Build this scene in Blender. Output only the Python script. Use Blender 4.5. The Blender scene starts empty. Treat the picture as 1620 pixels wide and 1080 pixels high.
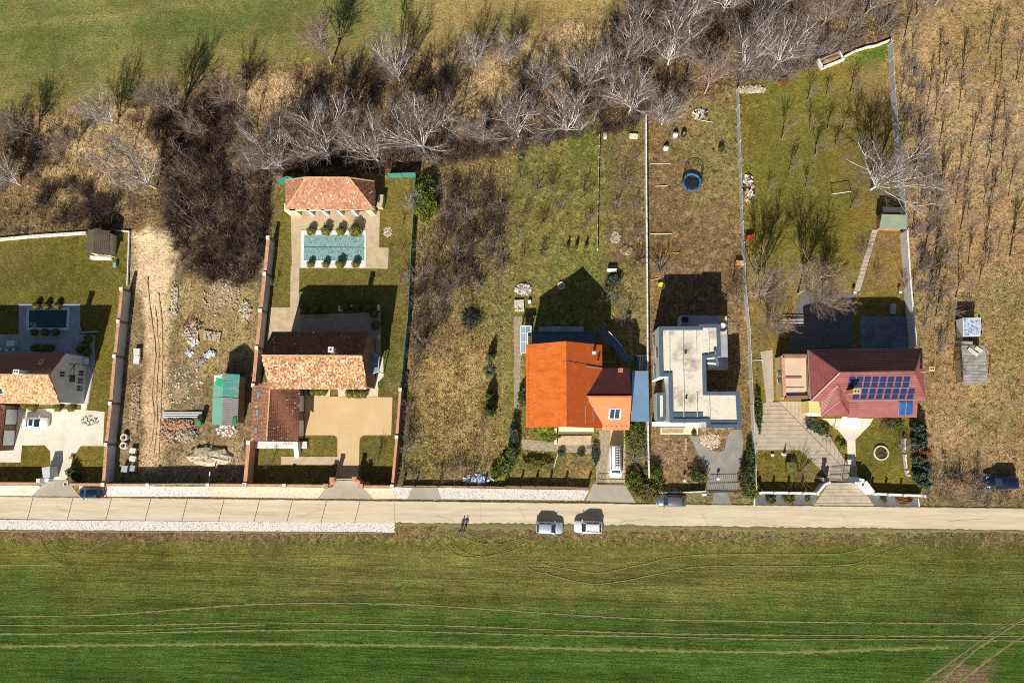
import bpy, math, random
import numpy as np
from mathutils import Vector, Matrix

random.seed(7)
rng = np.random.default_rng(11)
S = bpy.context.scene
COL = S.collection

# ------------------------------------------------------------------ camera (a drone 110 m up, looking almost straight down)
FPX = 1080.0
ALT = 110.0
_up = -Vector((80, -138, -FPX)).normalized()
_n = (Vector((0, 1, 0)) - _up * _up.y).normalized()
_e = _n.cross(_up)
RW = Matrix((_e, _n, _up))
cam_d = bpy.data.cameras.new('camera')
cam = bpy.data.objects.new('camera', cam_d)
COL.objects.link(cam)
cam_d.sensor_width = 36.0
cam_d.lens = 24.0
cam_d.clip_start = 1.0
cam_d.clip_end = 6000.0
cam.matrix_world = Matrix.Translation((0, 0, ALT)) @ RW.to_4x4()
S.camera = cam

# ------------------------------------------------------------------ light
SUN_EL = 36.5
SUN_AZ = 192.0            # degrees clockwise from north: the sun stands a little west of south
world = bpy.data.worlds.new('World')
S.world = world
world.use_nodes = True
_nt = world.node_tree
_sky = _nt.nodes.new('ShaderNodeTexSky')
_sky.sky_type = 'NISHITA'
_sky.sun_disc = False
_sky.sun_elevation = math.radians(SUN_EL)
_sky.sun_rotation = math.radians(SUN_AZ)
_sky.altitude = 150
_bg = _nt.nodes['Background']
_bg.inputs['Strength'].default_value = 0.05
_nt.links.new(_sky.outputs['Color'], _bg.inputs['Color'])
sun_d = bpy.data.lights.new('sun', 'SUN')
sun_d.energy = 5.0
sun_d.angle = math.radians(0.53)
sun_d.color = (1.0, 0.95, 0.87)
sun = bpy.data.objects.new('sun', sun_d)
COL.objects.link(sun)
_a = math.radians(SUN_AZ)
_el = math.radians(SUN_EL)
_sd = Vector((math.sin(_a) * math.cos(_el), math.cos(_a) * math.cos(_el), math.sin(_el)))
sun.rotation_euler = _sd.to_track_quat('Z', 'Y').to_euler()
sun.location = (0, 0, 150)

S.view_settings.view_transform = 'Standard'
S.view_settings.look = 'None'
S.view_settings.gamma = 1.0
S.view_settings.exposure = 0.32
S.view_settings.use_curve_mapping = False
S.render.engine = 'CYCLES'
S.cycles.max_bounces = 5
S.cycles.diffuse_bounces = 2
S.cycles.glossy_bounces = 2
S.cycles.transparent_max_bounces = 6
S.cycles.filter_width = 1.0
S.cycles.use_denoising = False

# ------------------------------------------------------------------ helpers
def W(px, py, z=0.0):
    """A point of the photograph (1620 x 1080) taken down to the height z."""
    w = RW @ Vector((px - 810.0, 540.0 - py, -FPX))
    t = (z - ALT) / w.z
    return Vector((w.x * t, w.y * t, z))

def WL(pts, z=0.0):
    return [W(p[0], p[1], z) for p in pts]

def link(o, parent=None):
    COL.objects.link(o)
    if parent is not None:
        o.parent = parent
        o.matrix_parent_inverse = Matrix.Translation(-parent.location)
    return o

def tag(o, label=None, cat=None, group=None, kind=None):
    if label: o['label'] = label
    if cat: o['category'] = cat
    if group: o['group'] = group
    if kind: o['kind'] = kind
    return o

def thing(name, label, cat, loc=(0, 0, 0), group=None):
    o = bpy.data.objects.new(name, None)
    o.empty_display_size = 0.2
    COL.objects.link(o)
    o.location = loc
    return tag(o, label, cat, group, 'thing')

def kids(o):
    return [c for c in COL.objects if c.parent == o]

_KID = {}
def dup(root, loc, rz=0.0, sc=1.0, label=None, group=None, cat=None):
    """Copy a thing built at the origin together with its parts and sub-parts."""
    if root.name not in _KID:
        _KID[root.name] = [(c, kids(c)) for c in kids(root)]
    r = root.copy(); COL.objects.link(r)
    r.location = loc; r.rotation_euler = (0, 0, rz)
    r.scale = (sc, sc, sc) if not hasattr(sc, '__len__') else sc
    if label: r['label'] = label
    if group: r['group'] = group
    if cat: r['category'] = cat
    for c, gs in _KID[root.name]:
        n = c.copy(); COL.objects.link(n); n.parent = r
        for g in gs:
            m = g.copy(); COL.objects.link(m); m.parent = n
    return r

class MB:
    """Collects faces, then links them as one mesh object."""
    def __init__(self):
        self.v = []; self.f = []; self.c = []
    def poly(self, pts, col=None):
        i = len(self.v)
        self.v += [tuple(p) for p in pts]
        self.f.append(tuple(range(i, i + len(pts))))
        if col is not None: self.c.append((len(self.f) - 1, col))
        return self
    def prism(self, pts, dz=None, vec=None, col=None):
        """pts: a planar polygon; a solid is made from it by moving a copy along vec (or down by dz)."""
        pts = [Vector(p) for p in pts]
        vec = Vector(vec) if vec is not None else Vector((0, 0, -dz))
        n = Vector((0, 0, 0))
        for i in range(len(pts)):
            a, b = pts[i], pts[(i + 1) % len(pts)]
            n += a.cross(b)
        if n.dot(vec) > 0: pts = pts[::-1]
        bot = [p + vec for p in pts]
        i = len(self.v); k = len(pts)
        self.v += [tuple(p) for p in pts] + [tuple(p) for p in bot]
        self.f.append(tuple(range(i, i + k)))
        self.f.append(tuple(range(i + 2 * k - 1, i + k - 1, -1)))
        for j in range(k):
            j2 = (j + 1) % k
            self.f.append((i + j, i + k + j, i + k + j2, i + j2))
        return self
    def box(self, c, s, rz=0.0, rot=None):
        c = Vector(c); M = rot if rot is not None else Matrix.Rotation(rz, 3, 'Z')
        x, y, z = s[0] / 2, s[1] / 2, s[2] / 2
        i = len(self.v)
        for sx, sy, sz in ((-1,-1,-1),(1,-1,-1),(1,1,-1),(-1,1,-1),(-1,-1,1),(1,-1,1),(1,1,1),(-1,1,1)):
            self.v.append(tuple(c + M @ Vector((sx * x, sy * y, sz * z))))
        for f in ((0,3,2,1),(4,5,6,7),(0,1,5,4),(1,2,6,5),(2,3,7,6),(3,0,4,7)):
            self.f.append(tuple(i + q for q in f))
        return self
    def bar(self, a, b, w, h=None):
        """A rectangular bar from a to b."""
        a, b = Vector(a), Vector(b); d = b - a
        L = d.length
        if L < 1e-6: return self
        rot = d.to_track_quat('X', 'Z').to_matrix()
        return self.box((a + b) / 2, (L, w, h if h else w), rot=rot)
    def tube(self, a, b, r0, r1=None, n=6, caps=True):
        a, b = Vector(a), Vector(b)
        if r1 is None: r1 = r0
        d = b - a
        if d.length < 1e-6: return self
        q = d.to_track_quat('Z', 'Y').to_matrix()
        i = len(self.v)
        for p, r in ((a, r0), (b, r1)):
            for k in range(n):
                t = 2 * math.pi * k / n
                self.v.append(tuple(p + q @ Vector((math.cos(t) * r, math.sin(t) * r, 0))))
        for k in range(n):
            k2 = (k + 1) % n
            self.f.append((i + k, i + k2, i + n + k2, i + n + k))
        if caps:
            self.f.append(tuple(i + n - 1 - k for k in range(n)))
            self.f.append(tuple(i + n + k for k in range(n)))
        return self
    def ring(self, c, prof, n=24):
        """Lathe a profile [(r,z),...] round the point c."""
        c = Vector(c); i = len(self.v); m = len(prof)
        for k in range(n):
            t = 2 * math.pi * k / n
            for r, z in prof:
                self.v.append((c.x + r * math.cos(t), c.y + r * math.sin(t), c.z + z))
        for k in range(n):
            k2 = (k + 1) % n
            for j in range(m - 1):
                self.f.append((i + k * m + j, i + k2 * m + j, i + k2 * m + j + 1, i + k * m + j + 1))
        return self
    def blob(self, c, r, seed=0, seg=12, rings=7, rough=.12, sq=(1, 1, 1)):
        c = Vector(c); R = random.Random(seed)
        i = len(self.v)
        for j in range(rings + 1):
            ph = math.pi * j / rings - math.pi / 2
            for k in range(seg):
                t = 2 * math.pi * k / seg
                q = r * (1 + R.uniform(-rough, rough))
                self.v.append((c.x + q * sq[0] * math.cos(ph) * math.cos(t), c.y + q * sq[1] * math.cos(ph) * math.sin(t), c.z + q * sq[2] * math.sin(ph)))
        for j in range(rings):
            for k in range(seg):
                k2 = (k + 1) % seg
                self.f.append((i + j * seg + k, i + j * seg + k2, i + (j + 1) * seg + k2, i + (j + 1) * seg + k))
        return self
    def mesh(self, name, m, smooth=False):
        me = bpy.data.meshes.new(name)
        me.from_pydata(self.v, [], self.f)
        me.materials.append(m)
        if smooth: me.polygons.foreach_set('use_smooth', [True] * len(me.polygons))
        me.update()
        return me
    def build(self, name, m, parent=None, smooth=False, label=None, cat=None, group=None, kind=None):
        o = bpy.data.objects.new(name, self.mesh(name, m, smooth))
        link(o, parent)
        return tag(o, label, cat, group, kind)

def raw_mesh(name, verts, faces, m, tint=None, smooth=False):
    """Mesh straight from numpy arrays; every face has the same number of corners. tint: one colour per face."""
    me = bpy.data.meshes.new(name)
    nv, nf, k = len(verts), len(faces), faces.shape[1]
    me.vertices.add(nv); me.loops.add(nf * k); me.polygons.add(nf)
    me.vertices.foreach_set('co', np.asarray(verts, np.float32).ravel())
    me.loops.foreach_set('vertex_index', np.asarray(faces, np.int32).ravel())
    me.polygons.foreach_set('loop_start', np.arange(0, nf * k, k, dtype=np.int32))
    me.polygons.foreach_set('loop_total', np.full(nf, k, np.int32))
    if smooth: me.polygons.foreach_set('use_smooth', np.ones(nf, bool))
    me.update(calc_edges=True)
    if tint is not None:
        at = me.color_attributes.new('tint', 'FLOAT_COLOR', 'CORNER')
        t = np.ones((nf, k, 4), np.float32); t[:, :, :3] = tint[:, None, :]
        at.data.foreach_set('color', t.ravel())
    me.materials.append(m)
    return me

def raw_obj(name, me, parent=None, **kw):
    o = bpy.data.objects.new(name, me); link(o, parent)
    return tag(o, **kw)

def inside(P, poly):
    """P: (n,2) points; poly: list of (x,y). Vectorised even-odd test."""
    x, y = P[:, 0], P[:, 1]
    r = np.zeros(len(P), bool)
    n = len(poly)
    for i in range(n):
        x1, y1 = poly[i][0], poly[i][1]; x2, y2 = poly[(i + 1) % n][0], poly[(i + 1) % n][1]
        if y1 == y2: continue
        c = ((y1 > y) != (y2 > y)) & (x < (x2 - x1) * (y - y1) / (y2 - y1) + x1)
        r ^= c
    return r

def edge_dist(P, poly):
    d = np.full(len(P), 1e9)
    n = len(poly)
    for i in range(n):
        a = np.array(poly[i][:2]); b = np.array(poly[(i + 1) % n][:2])
        ab = b - a; L = max((ab * ab).sum(), 1e-9)
        t = np.clip(((P - a) @ ab) / L, 0, 1)
        q = P - (a + t[:, None] * ab)
        d = np.minimum(d, np.sqrt((q * q).sum(1)))
    return d

_lat = rng.random((256, 256))
def vnoise(x, y, s=1.0, off=0):
    """Smooth value noise 0..1, s = cell size in metres."""
    x = np.asarray(x) / s + 37.3 + off * 17.7; y = np.asarray(y) / s + 91.1 + off * 5.3
    xi = np.floor(x).astype(int); yi = np.floor(y).astype(int)
    fx = x - xi; fy = y - yi
    fx = fx * fx * (3 - 2 * fx); fy = fy * fy * (3 - 2 * fy)
    a = _lat[xi % 256, yi % 256]; b = _lat[(xi + 1) % 256, yi % 256]
    c = _lat[xi % 256, (yi + 1) % 256]; d = _lat[(xi + 1) % 256, (yi + 1) % 256]
    return (a * (1 - fx) + b * fx) * (1 - fy) + (c * (1 - fx) + d * fx) * fy

# ------------------------------------------------------------------ materials
def _new(name):
    m = bpy.data.materials.new(name); m.use_nodes = True
    nt = m.node_tree; b = nt.nodes['Principled BSDF']
    return m, nt, b

def _noise(nt, pos, scale, detail=3, rough=.6, stretch=None, dist=0.0):
    n = nt.nodes.new('ShaderNodeTexNoise')
    n.inputs['Scale'].default_value = scale; n.inputs['Detail'].default_value = detail
    n.inputs['Roughness'].default_value = rough; n.inputs['Distortion'].default_value = dist
    if stretch:
        mp = nt.nodes.new('ShaderNodeMapping'); mp.inputs['Scale'].default_value = stretch
        if len(stretch) > 3: pass
        nt.links.new(pos, mp.inputs['Vector']); nt.links.new(mp.outputs['Vector'], n.inputs['Vector'])
    else:
        nt.links.new(pos, n.inputs['Vector'])
    return n.outputs['Fac']

def _ramp(nt, fac, a, b, lo=0.0, hi=1.0):
    r = nt.nodes.new('ShaderNodeMapRange'); r.clamp = True
    nt.links.new(fac, r.inputs['Value'])
    r.inputs['From Min'].default_value = a; r.inputs['From Max'].default_value = b
    r.inputs['To Min'].default_value = lo; r.inputs['To Max'].default_value = hi
    return r.outputs['Result']

def _mixc(nt, fac, a, b, mode='MIX'):
    m = nt.nodes.new('ShaderNodeMix'); m.data_type = 'RGBA'; m.blend_type = mode
    for s, v in ((0, fac), (6, a), (7, b)):
        if hasattr(v, 'is_linked'): nt.links.new(v, m.inputs[s])
        elif isinstance(v, (int, float)): m.inputs[s].default_value = v
        else: m.inputs[s].default_value = (v[0], v[1], v[2], 1)
    return m.outputs[2]

def _scale(nt, col, fac):
    """Multiply a colour by a number."""
    m = nt.nodes.new('ShaderNodeVectorMath'); m.operation = 'SCALE'
    nt.links.new(col, m.inputs[0]); nt.links.new(fac, m.inputs['Scale'])
    return m.outputs[0]

def mat(name, col, col2=None, sc=1.0, lo=.42, hi=.6, var=.25, fine=9.0, rough=.85, bump=.3, bsc=12.0, metal=0.0, spec=.3, tint=False, alpha=None, stretch=None, trans=0.0, coat=0.0):
    """General surface: base colour, blotches of a second colour, fine grain, light relief."""
    m, nt, b = _new(name)
    g = nt.nodes.new('ShaderNodeNewGeometry'); pos = g.outputs['Position']
    if tint:
        a = nt.nodes.new('ShaderNodeAttribute'); a.attribute_name = 'tint'; c = a.outputs['Color']
    else:
        c = nt.nodes.new('ShaderNodeRGB'); c.outputs[0].default_value = (*col, 1); c = c.outputs[0]
    if col2 is not None:
        c = _mixc(nt, _ramp(nt, _noise(nt, pos, sc, 5, .65, stretch), lo, hi), c, col2)
    if var:
        c = _scale(nt, c, _ramp(nt, _noise(nt, pos, fine, 3, .7, stretch), .3, .7, 1 - var, 1 + var))
    nt.links.new(c, b.inputs['Base Color'])
    b.inputs['Roughness'].default_value = rough
    b.inputs['Metallic'].default_value = metal
    b.inputs['Specular IOR Level'].default_value = spec
    b.inputs['Coat Weight'].default_value = coat
    if trans: b.inputs['Transmission Weight'].default_value = trans
    if alpha is not None: b.inputs['Alpha'].default_value = alpha
    if bump:
        bp = nt.nodes.new('ShaderNodeBump'); bp.inputs['Strength'].default_value = bump; bp.inputs['Distance'].default_value = .05
        nt.links.new(_noise(nt, pos, bsc, 4, .6), bp.inputs['Height']); nt.links.new(bp.outputs['Normal'], b.inputs['Normal'])
    return m

M = {}
M['bark'] = mat('pale_bark', (.76, .72, .67), (.54, .50, .46), sc=2, var=.2, bump=0)
M['twig'] = mat('grey_twigs', (.31, .255, .23), (.21, .16, .14), sc=.3, var=.25, bump=0)
M['bark_b'] = mat('tan_bark', (.46, .36, .28), (.32, .24, .18), sc=2, var=.2, bump=0)
M['bark_d'] = mat('brown_bark', (.20, .15, .11), (.12, .09, .07), sc=2, var=.2, bump=0)
M['twig_d'] = mat('dark_twigs', (.12, .078, .062), (.06, .038, .032), sc=.4, var=.3, bump=0)
M['twig_r'] = mat('fruitwood_twigs', (.34, .24, .19), (.25, .17, .13), sc=.4, var=.3, bump=0)
M['leaf'] = mat('evergreen_leaves', (.05, .085, .02), (.10, .14, .02), sc=1.5, var=.5, fine=14, bump=0, rough=.6)
M['leaf_y'] = mat('yellow_green_leaves', (.20, .24, .02), (.09, .14, .02), sc=1.2, var=.4, fine=10, bump=0, rough=.55)
M['leaf_o'] = mat('olive_leaves', (.13, .13, .018), (.17, .14, .02), sc=2, var=.4, fine=10, bump=0, rough=.7)
M['leaf_b'] = mat('blue_green_needles', (.055, .09, .055), (.10, .13, .08), sc=1.5, var=.5, fine=14, bump=0, rough=.6)
M['leaf_r'] = mat('rust_leaves', (.30, .10, .03), (.22, .11, .03), sc=1.5, var=.4, bump=0)
M['straw'] = mat('dry_grass_blades', (.62, .46, .24), (.36, .24, .12), sc=.5, var=.4, fine=4, bump=0)
M['green_bl'] = mat('green_grass_blades', (.13, .17, .03), (.22, .22, .06), sc=.4, var=.4, fine=4, bump=0)
M['field_bl'] = mat('crop_blades', (.085, .13, .022), (.26, .24, .07), sc=.25, lo=.45, hi=.65, var=.4, fine=4, bump=0)
M['white'] = mat('white_render', (.78, .77, .74), (.68, .67, .64), sc=.5, var=.05, bump=.1)
M['cream'] = mat('cream_render', (.78, .68, .48), (.70, .60, .40), sc=.6, var=.06, bump=.1)
M['yellow'] = mat('yellow_render', (.72, .60, .26), (.65, .54, .24), sc=.6, var=.06, bump=.1)
M['wallgrey'] = mat('pale_grey_wall', (.58, .58, .60), (.50, .50, .52), sc=.4, var=.07, bump=.15)
M['terra'] = mat('terracotta_cap', (.50, .24, .13), (.62, .36, .22), sc=1.5, var=.2, bump=.3)
M['brown_wall'] = mat('brown_render', (.30, .17, .12), (.26, .14, .10), sc=.8, var=.1, bump=.2)
M['brick'] = mat('red_brick', (.38, .17, .10), (.48, .27, .17), sc=2.5, var=.3, bump=.5)
M['tile'] = mat('roof_tiles', (1, 1, 1), tint=True, var=.25, fine=6, bump=.2, rough=.8)
M['maroon'] = mat('maroon_metal_tile', (.30, .095, .085), (.24, .075, .065), sc=.6, var=.12, bump=.05, rough=.45, spec=.5)
M['orange'] = mat('orange_sheet_roof', (.74, .18, .025), (.52, .115, .022), sc=.8, lo=.42, hi=.75, var=.15, fine=3, stretch=(.35, 1.4, 1), bump=.08, rough=.5, spec=.4)
M['orange_d'] = mat('rust_and_shade_orange_roof', (.50, .095, .014), (.62, .17, .05), sc=1.4, lo=.55, hi=.78, var=.15, bump=.08, rough=.55, spec=.4)  # deeper orange: rust scuffs, plus the east slope's weaker sun in the colour
M['darkred'] = mat('dark_red_sheet', (.12, .035, .03), (.10, .03, .028), sc=1, var=.1, bump=.05, rough=.6)
M['bluesheet'] = mat('blue_sheet', (.19, .31, .46), (.17, .28, .42), sc=.5, var=.05, bump=.05, rough=.5)
M['bluedeep'] = mat('deep_blue_plastic', (.03, .13, .42), (.03, .11, .36), sc=.5, var=.08, bump=0, rough=.5)
M['flatroof'] = mat('weathered_flat_roof', (.74, .66, .52), (.26, .21, .17), sc=.5, lo=.54, hi=.76, var=.16, fine=5, bump=.1)
M['slate'] = mat('slate_blue_metal', (.10, .14, .19), (.12, .16, .21), sc=.6, var=.08, bump=.05, rough=.5, metal=.3)
M['concrete'] = mat('road_concrete', (.64, .53, .37), (.51, .415, .29), sc=.8, lo=.42, hi=.68, var=.12, fine=5, bump=.2, stretch=(.07, 1.3, 1))
M['apron'] = mat('grey_apron_concrete', (.37, .33, .26), (.42, .37, .29), sc=.5, var=.1, bump=.15)
M['paleconc'] = mat('pale_yard_concrete', (.74, .67, .54), (.60, .53, .42), sc=.35, lo=.45, hi=.68, var=.08, bump=.1)
M['tan'] = mat('tan_yard_paving', (.62, .44, .22), (.68, .50, .27), sc=.3, lo=.4, hi=.65, var=.08, fine=12, bump=.1)
M['tandeck'] = mat('stone_deck', (.58, .45, .28), (.48, .37, .23), sc=.8, var=.16, fine=6, bump=.2)
M['bluedeck'] = mat('shade_grey_deck', (.42, .43, .46), (.34, .35, .38), sc=.5, var=.08, bump=.1)  # darkened grey: shade put into the colour of surfaces lying in shadow
M['stonepath'] = mat('crazy_stone_path', (.40, .32, .22), (.27, .21, .15), sc=3, var=.3, fine=8, bump=.4)
M['paver'] = mat('board_paving', (.50, .41, .30), (.42, .34, .25), sc=.9, var=.13, fine=6, bump=.15)
M['joint'] = mat('dark_joint', (.10, .08, .06), var=.2, bump=.1)
M['gravel'] = mat('white_gravel', (.74, .68, .61), (.22, .17, .13), sc=6.0, lo=.53, hi=.62, var=.25, fine=9, bump=.6, bsc=8)
M['gravel_c'] = mat('cream_gravel', (.74, .60, .43), (.42, .27, .16), sc=5.0, lo=.53, hi=.64, var=.2, fine=14, bump=.6, bsc=8)
M['asphalt'] = mat('grey_gravel_yard', (.24, .23, .20), (.30, .27, .22), sc=.6, var=.16, fine=10, bump=.3)
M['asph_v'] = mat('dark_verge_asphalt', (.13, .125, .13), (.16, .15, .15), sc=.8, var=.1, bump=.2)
M['glass'] = mat('dark_glass', (.03, .045, .06), var=0, bump=0, rough=.12, spec=.8)
M['glass_l'] = mat('pale_canopy_glass', (.20, .32, .42), var=.1, bump=0, rough=.15, spec=.8)
M['frame_w'] = mat('white_frame', (.80, .80, .80), var=0, bump=0, rough=.5)
M['frame_b'] = mat('brown_frame', (.16, .08, .05), var=.1, bump=0, rough=.6)
M['solar'] = mat('solar_cells', (.010, .024, .10), (.022, .022, .065), sc=.6, lo=.45, hi=.6, var=.2, fine=3, bump=0, rough=.4, spec=.25)
M['solar_l'] = mat('thermal_glass', (.012, .05, .17), (.02, .10, .30), sc=.5, var=.1, fine=3, bump=0, rough=.3, spec=.5)
M['alu'] = mat('aluminium', (.55, .57, .60), var=.05, bump=0, rough=.4, metal=.6)
M['black'] = mat('black_rubber', (.018, .018, .02), var=.1, bump=0, rough=.7)
M['iron'] = mat('black_iron', (.03, .03, .035), var=.1, bump=0, rough=.6)
M['wood'] = mat('weathered_wood', (.42, .32, .20), (.30, .22, .14), sc=2, var=.2, bump=.3)
M['wood_p'] = mat('pale_planks', (.74, .66, .50), (.60, .52, .38), sc=2, var=.1, bump=.2)
M['brownroof'] = mat('brown_felt_roof', (.115, .078, .06), (.14, .10, .08), sc=.8, var=.12, bump=.2)
M['hutgreen'] = mat('green_sheet', (.19, .42, .30), (.26, .36, .22), sc=1.2, lo=.5, hi=.7, var=.15, bump=.1)
M['huthot'] = mat('vivid_green_sheet', (.02, .42, .16), var=.1, bump=.05)
M['teal'] = mat('teal_sheet', (.10, .38, .36), (.48, .42, .16), sc=1.4, lo=.52, hi=.60, var=.15, stretch=(.3, 2.5, 1), bump=.05)
M['greyfelt'] = mat('grey_felt', (.36, .33, .31), (.30, .28, .26), sc=1.2, var=.12, bump=.2)
M['sage'] = mat('sage_sheet', (.26, .31, .22), (.22, .27, .19), sc=.8, var=.1, bump=.1)
M['tarp'] = mat('teal_fence_sheet', (.06, .24, .20), var=.15, bump=.2)
M['corr'] = mat('grey_corrugated', (.42, .40, .37), (.26, .23, .21), sc=1.4, var=.2, stretch=(.6, 2.0, 1), bump=.1)
M['stone'] = mat('white_stone', (.82, .78, .70), (.62, .56, .46), sc=2, var=.15, bump=.4)
M['soil'] = mat('dug_soil', (.42, .30, .17), (.32, .22, .12), sc=1.5, var=.25, fine=5, bump=.6)
M['beigerub'] = mat('pale_rubble', (.60, .50, .34), (.42, .33, .22), sc=2.2, var=.25, bump=.6)
M['plastic_b'] = mat('blue_plastic', (.06, .22, .55), var=.1, bump=0, rough=.5)
M['plastic_y'] = mat('yellow_plastic', (.62, .58, .04), var=.1, bump=0, rough=.5)
M['plastic_r'] = mat('red_plastic', (.55, .07, .04), var=.1, bump=0, rough=.5)
M['plastic_g'] = mat('green_plastic', (.07, .28, .10), var=.1, bump=0, rough=.5)
M['tarpaulin'] = mat('blue_white_sheeting', (.55, .60, .70), (.10, .16, .30), sc=3, lo=.45, hi=.6, var=.2, bump=.4)
M['net'] = mat('trampoline_mat', (.02, .022, .026), var=.1, bump=0)
M['skin'] = mat('skin', (.52, .32, .22), var=.05, bump=0, rough=.6)
M['jacket'] = mat('navy_cloth', (.03, .07, .18), var=.2, bump=0)
M['jacket2'] = mat('blue_cloth', (.08, .20, .42), var=.2, bump=0)
M['trouser'] = mat('dark_trousers', (.02, .022, .03), var=.2, bump=0)
M['hair'] = mat('brown_hair', (.05, .03, .02), var=.3, bump=0)
M['beige_terr'] = mat('beige_terrace', (.72, .52, .38), (.66, .47, .34), sc=.6, var=.06, bump=.05)
M['orange_w'] = mat('brick_orange_wall', (.62, .34, .19), (.54, .27, .15), sc=.8, var=.12, bump=.2)

def water_mat(name, col, bump, sc, stretch=(1, 1, 1)):
    m, nt, b = _new(name)
    g = nt.nodes.new('ShaderNodeNewGeometry'); pos = g.outputs['Position']
    c = _mixc(nt, _ramp(nt, _noise(nt, pos, .5, 4), .4, .6), col, tuple(x * 1.35 for x in col))
    nt.links.new(c, b.inputs['Base Color']); b.inputs['Roughness'].default_value = .12
    bp = nt.nodes.new('ShaderNodeBump'); bp.inputs['Strength'].default_value = bump; bp.inputs['Distance'].default_value = .08
    nt.links.new(_noise(nt, pos, sc, 3, .5, stretch, .8), bp.inputs['Height']); nt.links.new(bp.outputs['Normal'], b.inputs['Normal'])
    return m
M['rubst'] = mat('dirty_rubble_stone', (.56, .50, .41), (.34, .28, .21), sc=3, var=.3, bump=.4)
def stained_roof():
    m = M['flatroof']; nt = m.node_tree; b = nt.nodes['Principled BSDF']
    src = b.inputs['Base Color'].links[0].from_socket
    g = nt.nodes.new('ShaderNodeNewGeometry'); n = _noise(nt, g.outputs['Position'], .9, 5, .7)
    for (px, py, rad) in ((1085, 553, 2.3), (1086, 628, 2.0), (1067, 565, .9), (1128, 528, 1.0), (1100, 578, 1.0)):
        c = W(px, py, 7.1); d = nt.nodes.new('ShaderNodeVectorMath'); d.operation = 'DISTANCE'
        nt.links.new(g.outputs['Position'], d.inputs[0]); d.inputs[1].default_value = c
        q = nt.nodes.new('ShaderNodeMath'); q.operation = 'MULTIPLY'
        nt.links.new(_ramp(nt, d.outputs['Value'], 0, rad, 1, 0), q.inputs[0]); nt.links.new(_ramp(nt, n, .35, .65), q.inputs[1])
        src = _mixc(nt, q.outputs[0], src, (.16, .12, .09))
    nt.links.new(src, b.inputs['Base Color'])
stained_roof()
M['water'] = water_mat('dark_pool_water', (.012, .06, .075), .3, 2.0)
M['cover'] = mat('wrinkled_pool_cover', (.27, .42, .39), (.10, .19, .19), sc=2.2, lo=.52, hi=.58, var=.15, stretch=(3.2, .8, 1), bump=.6, bsc=3, rough=.3, spec=.6)

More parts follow.
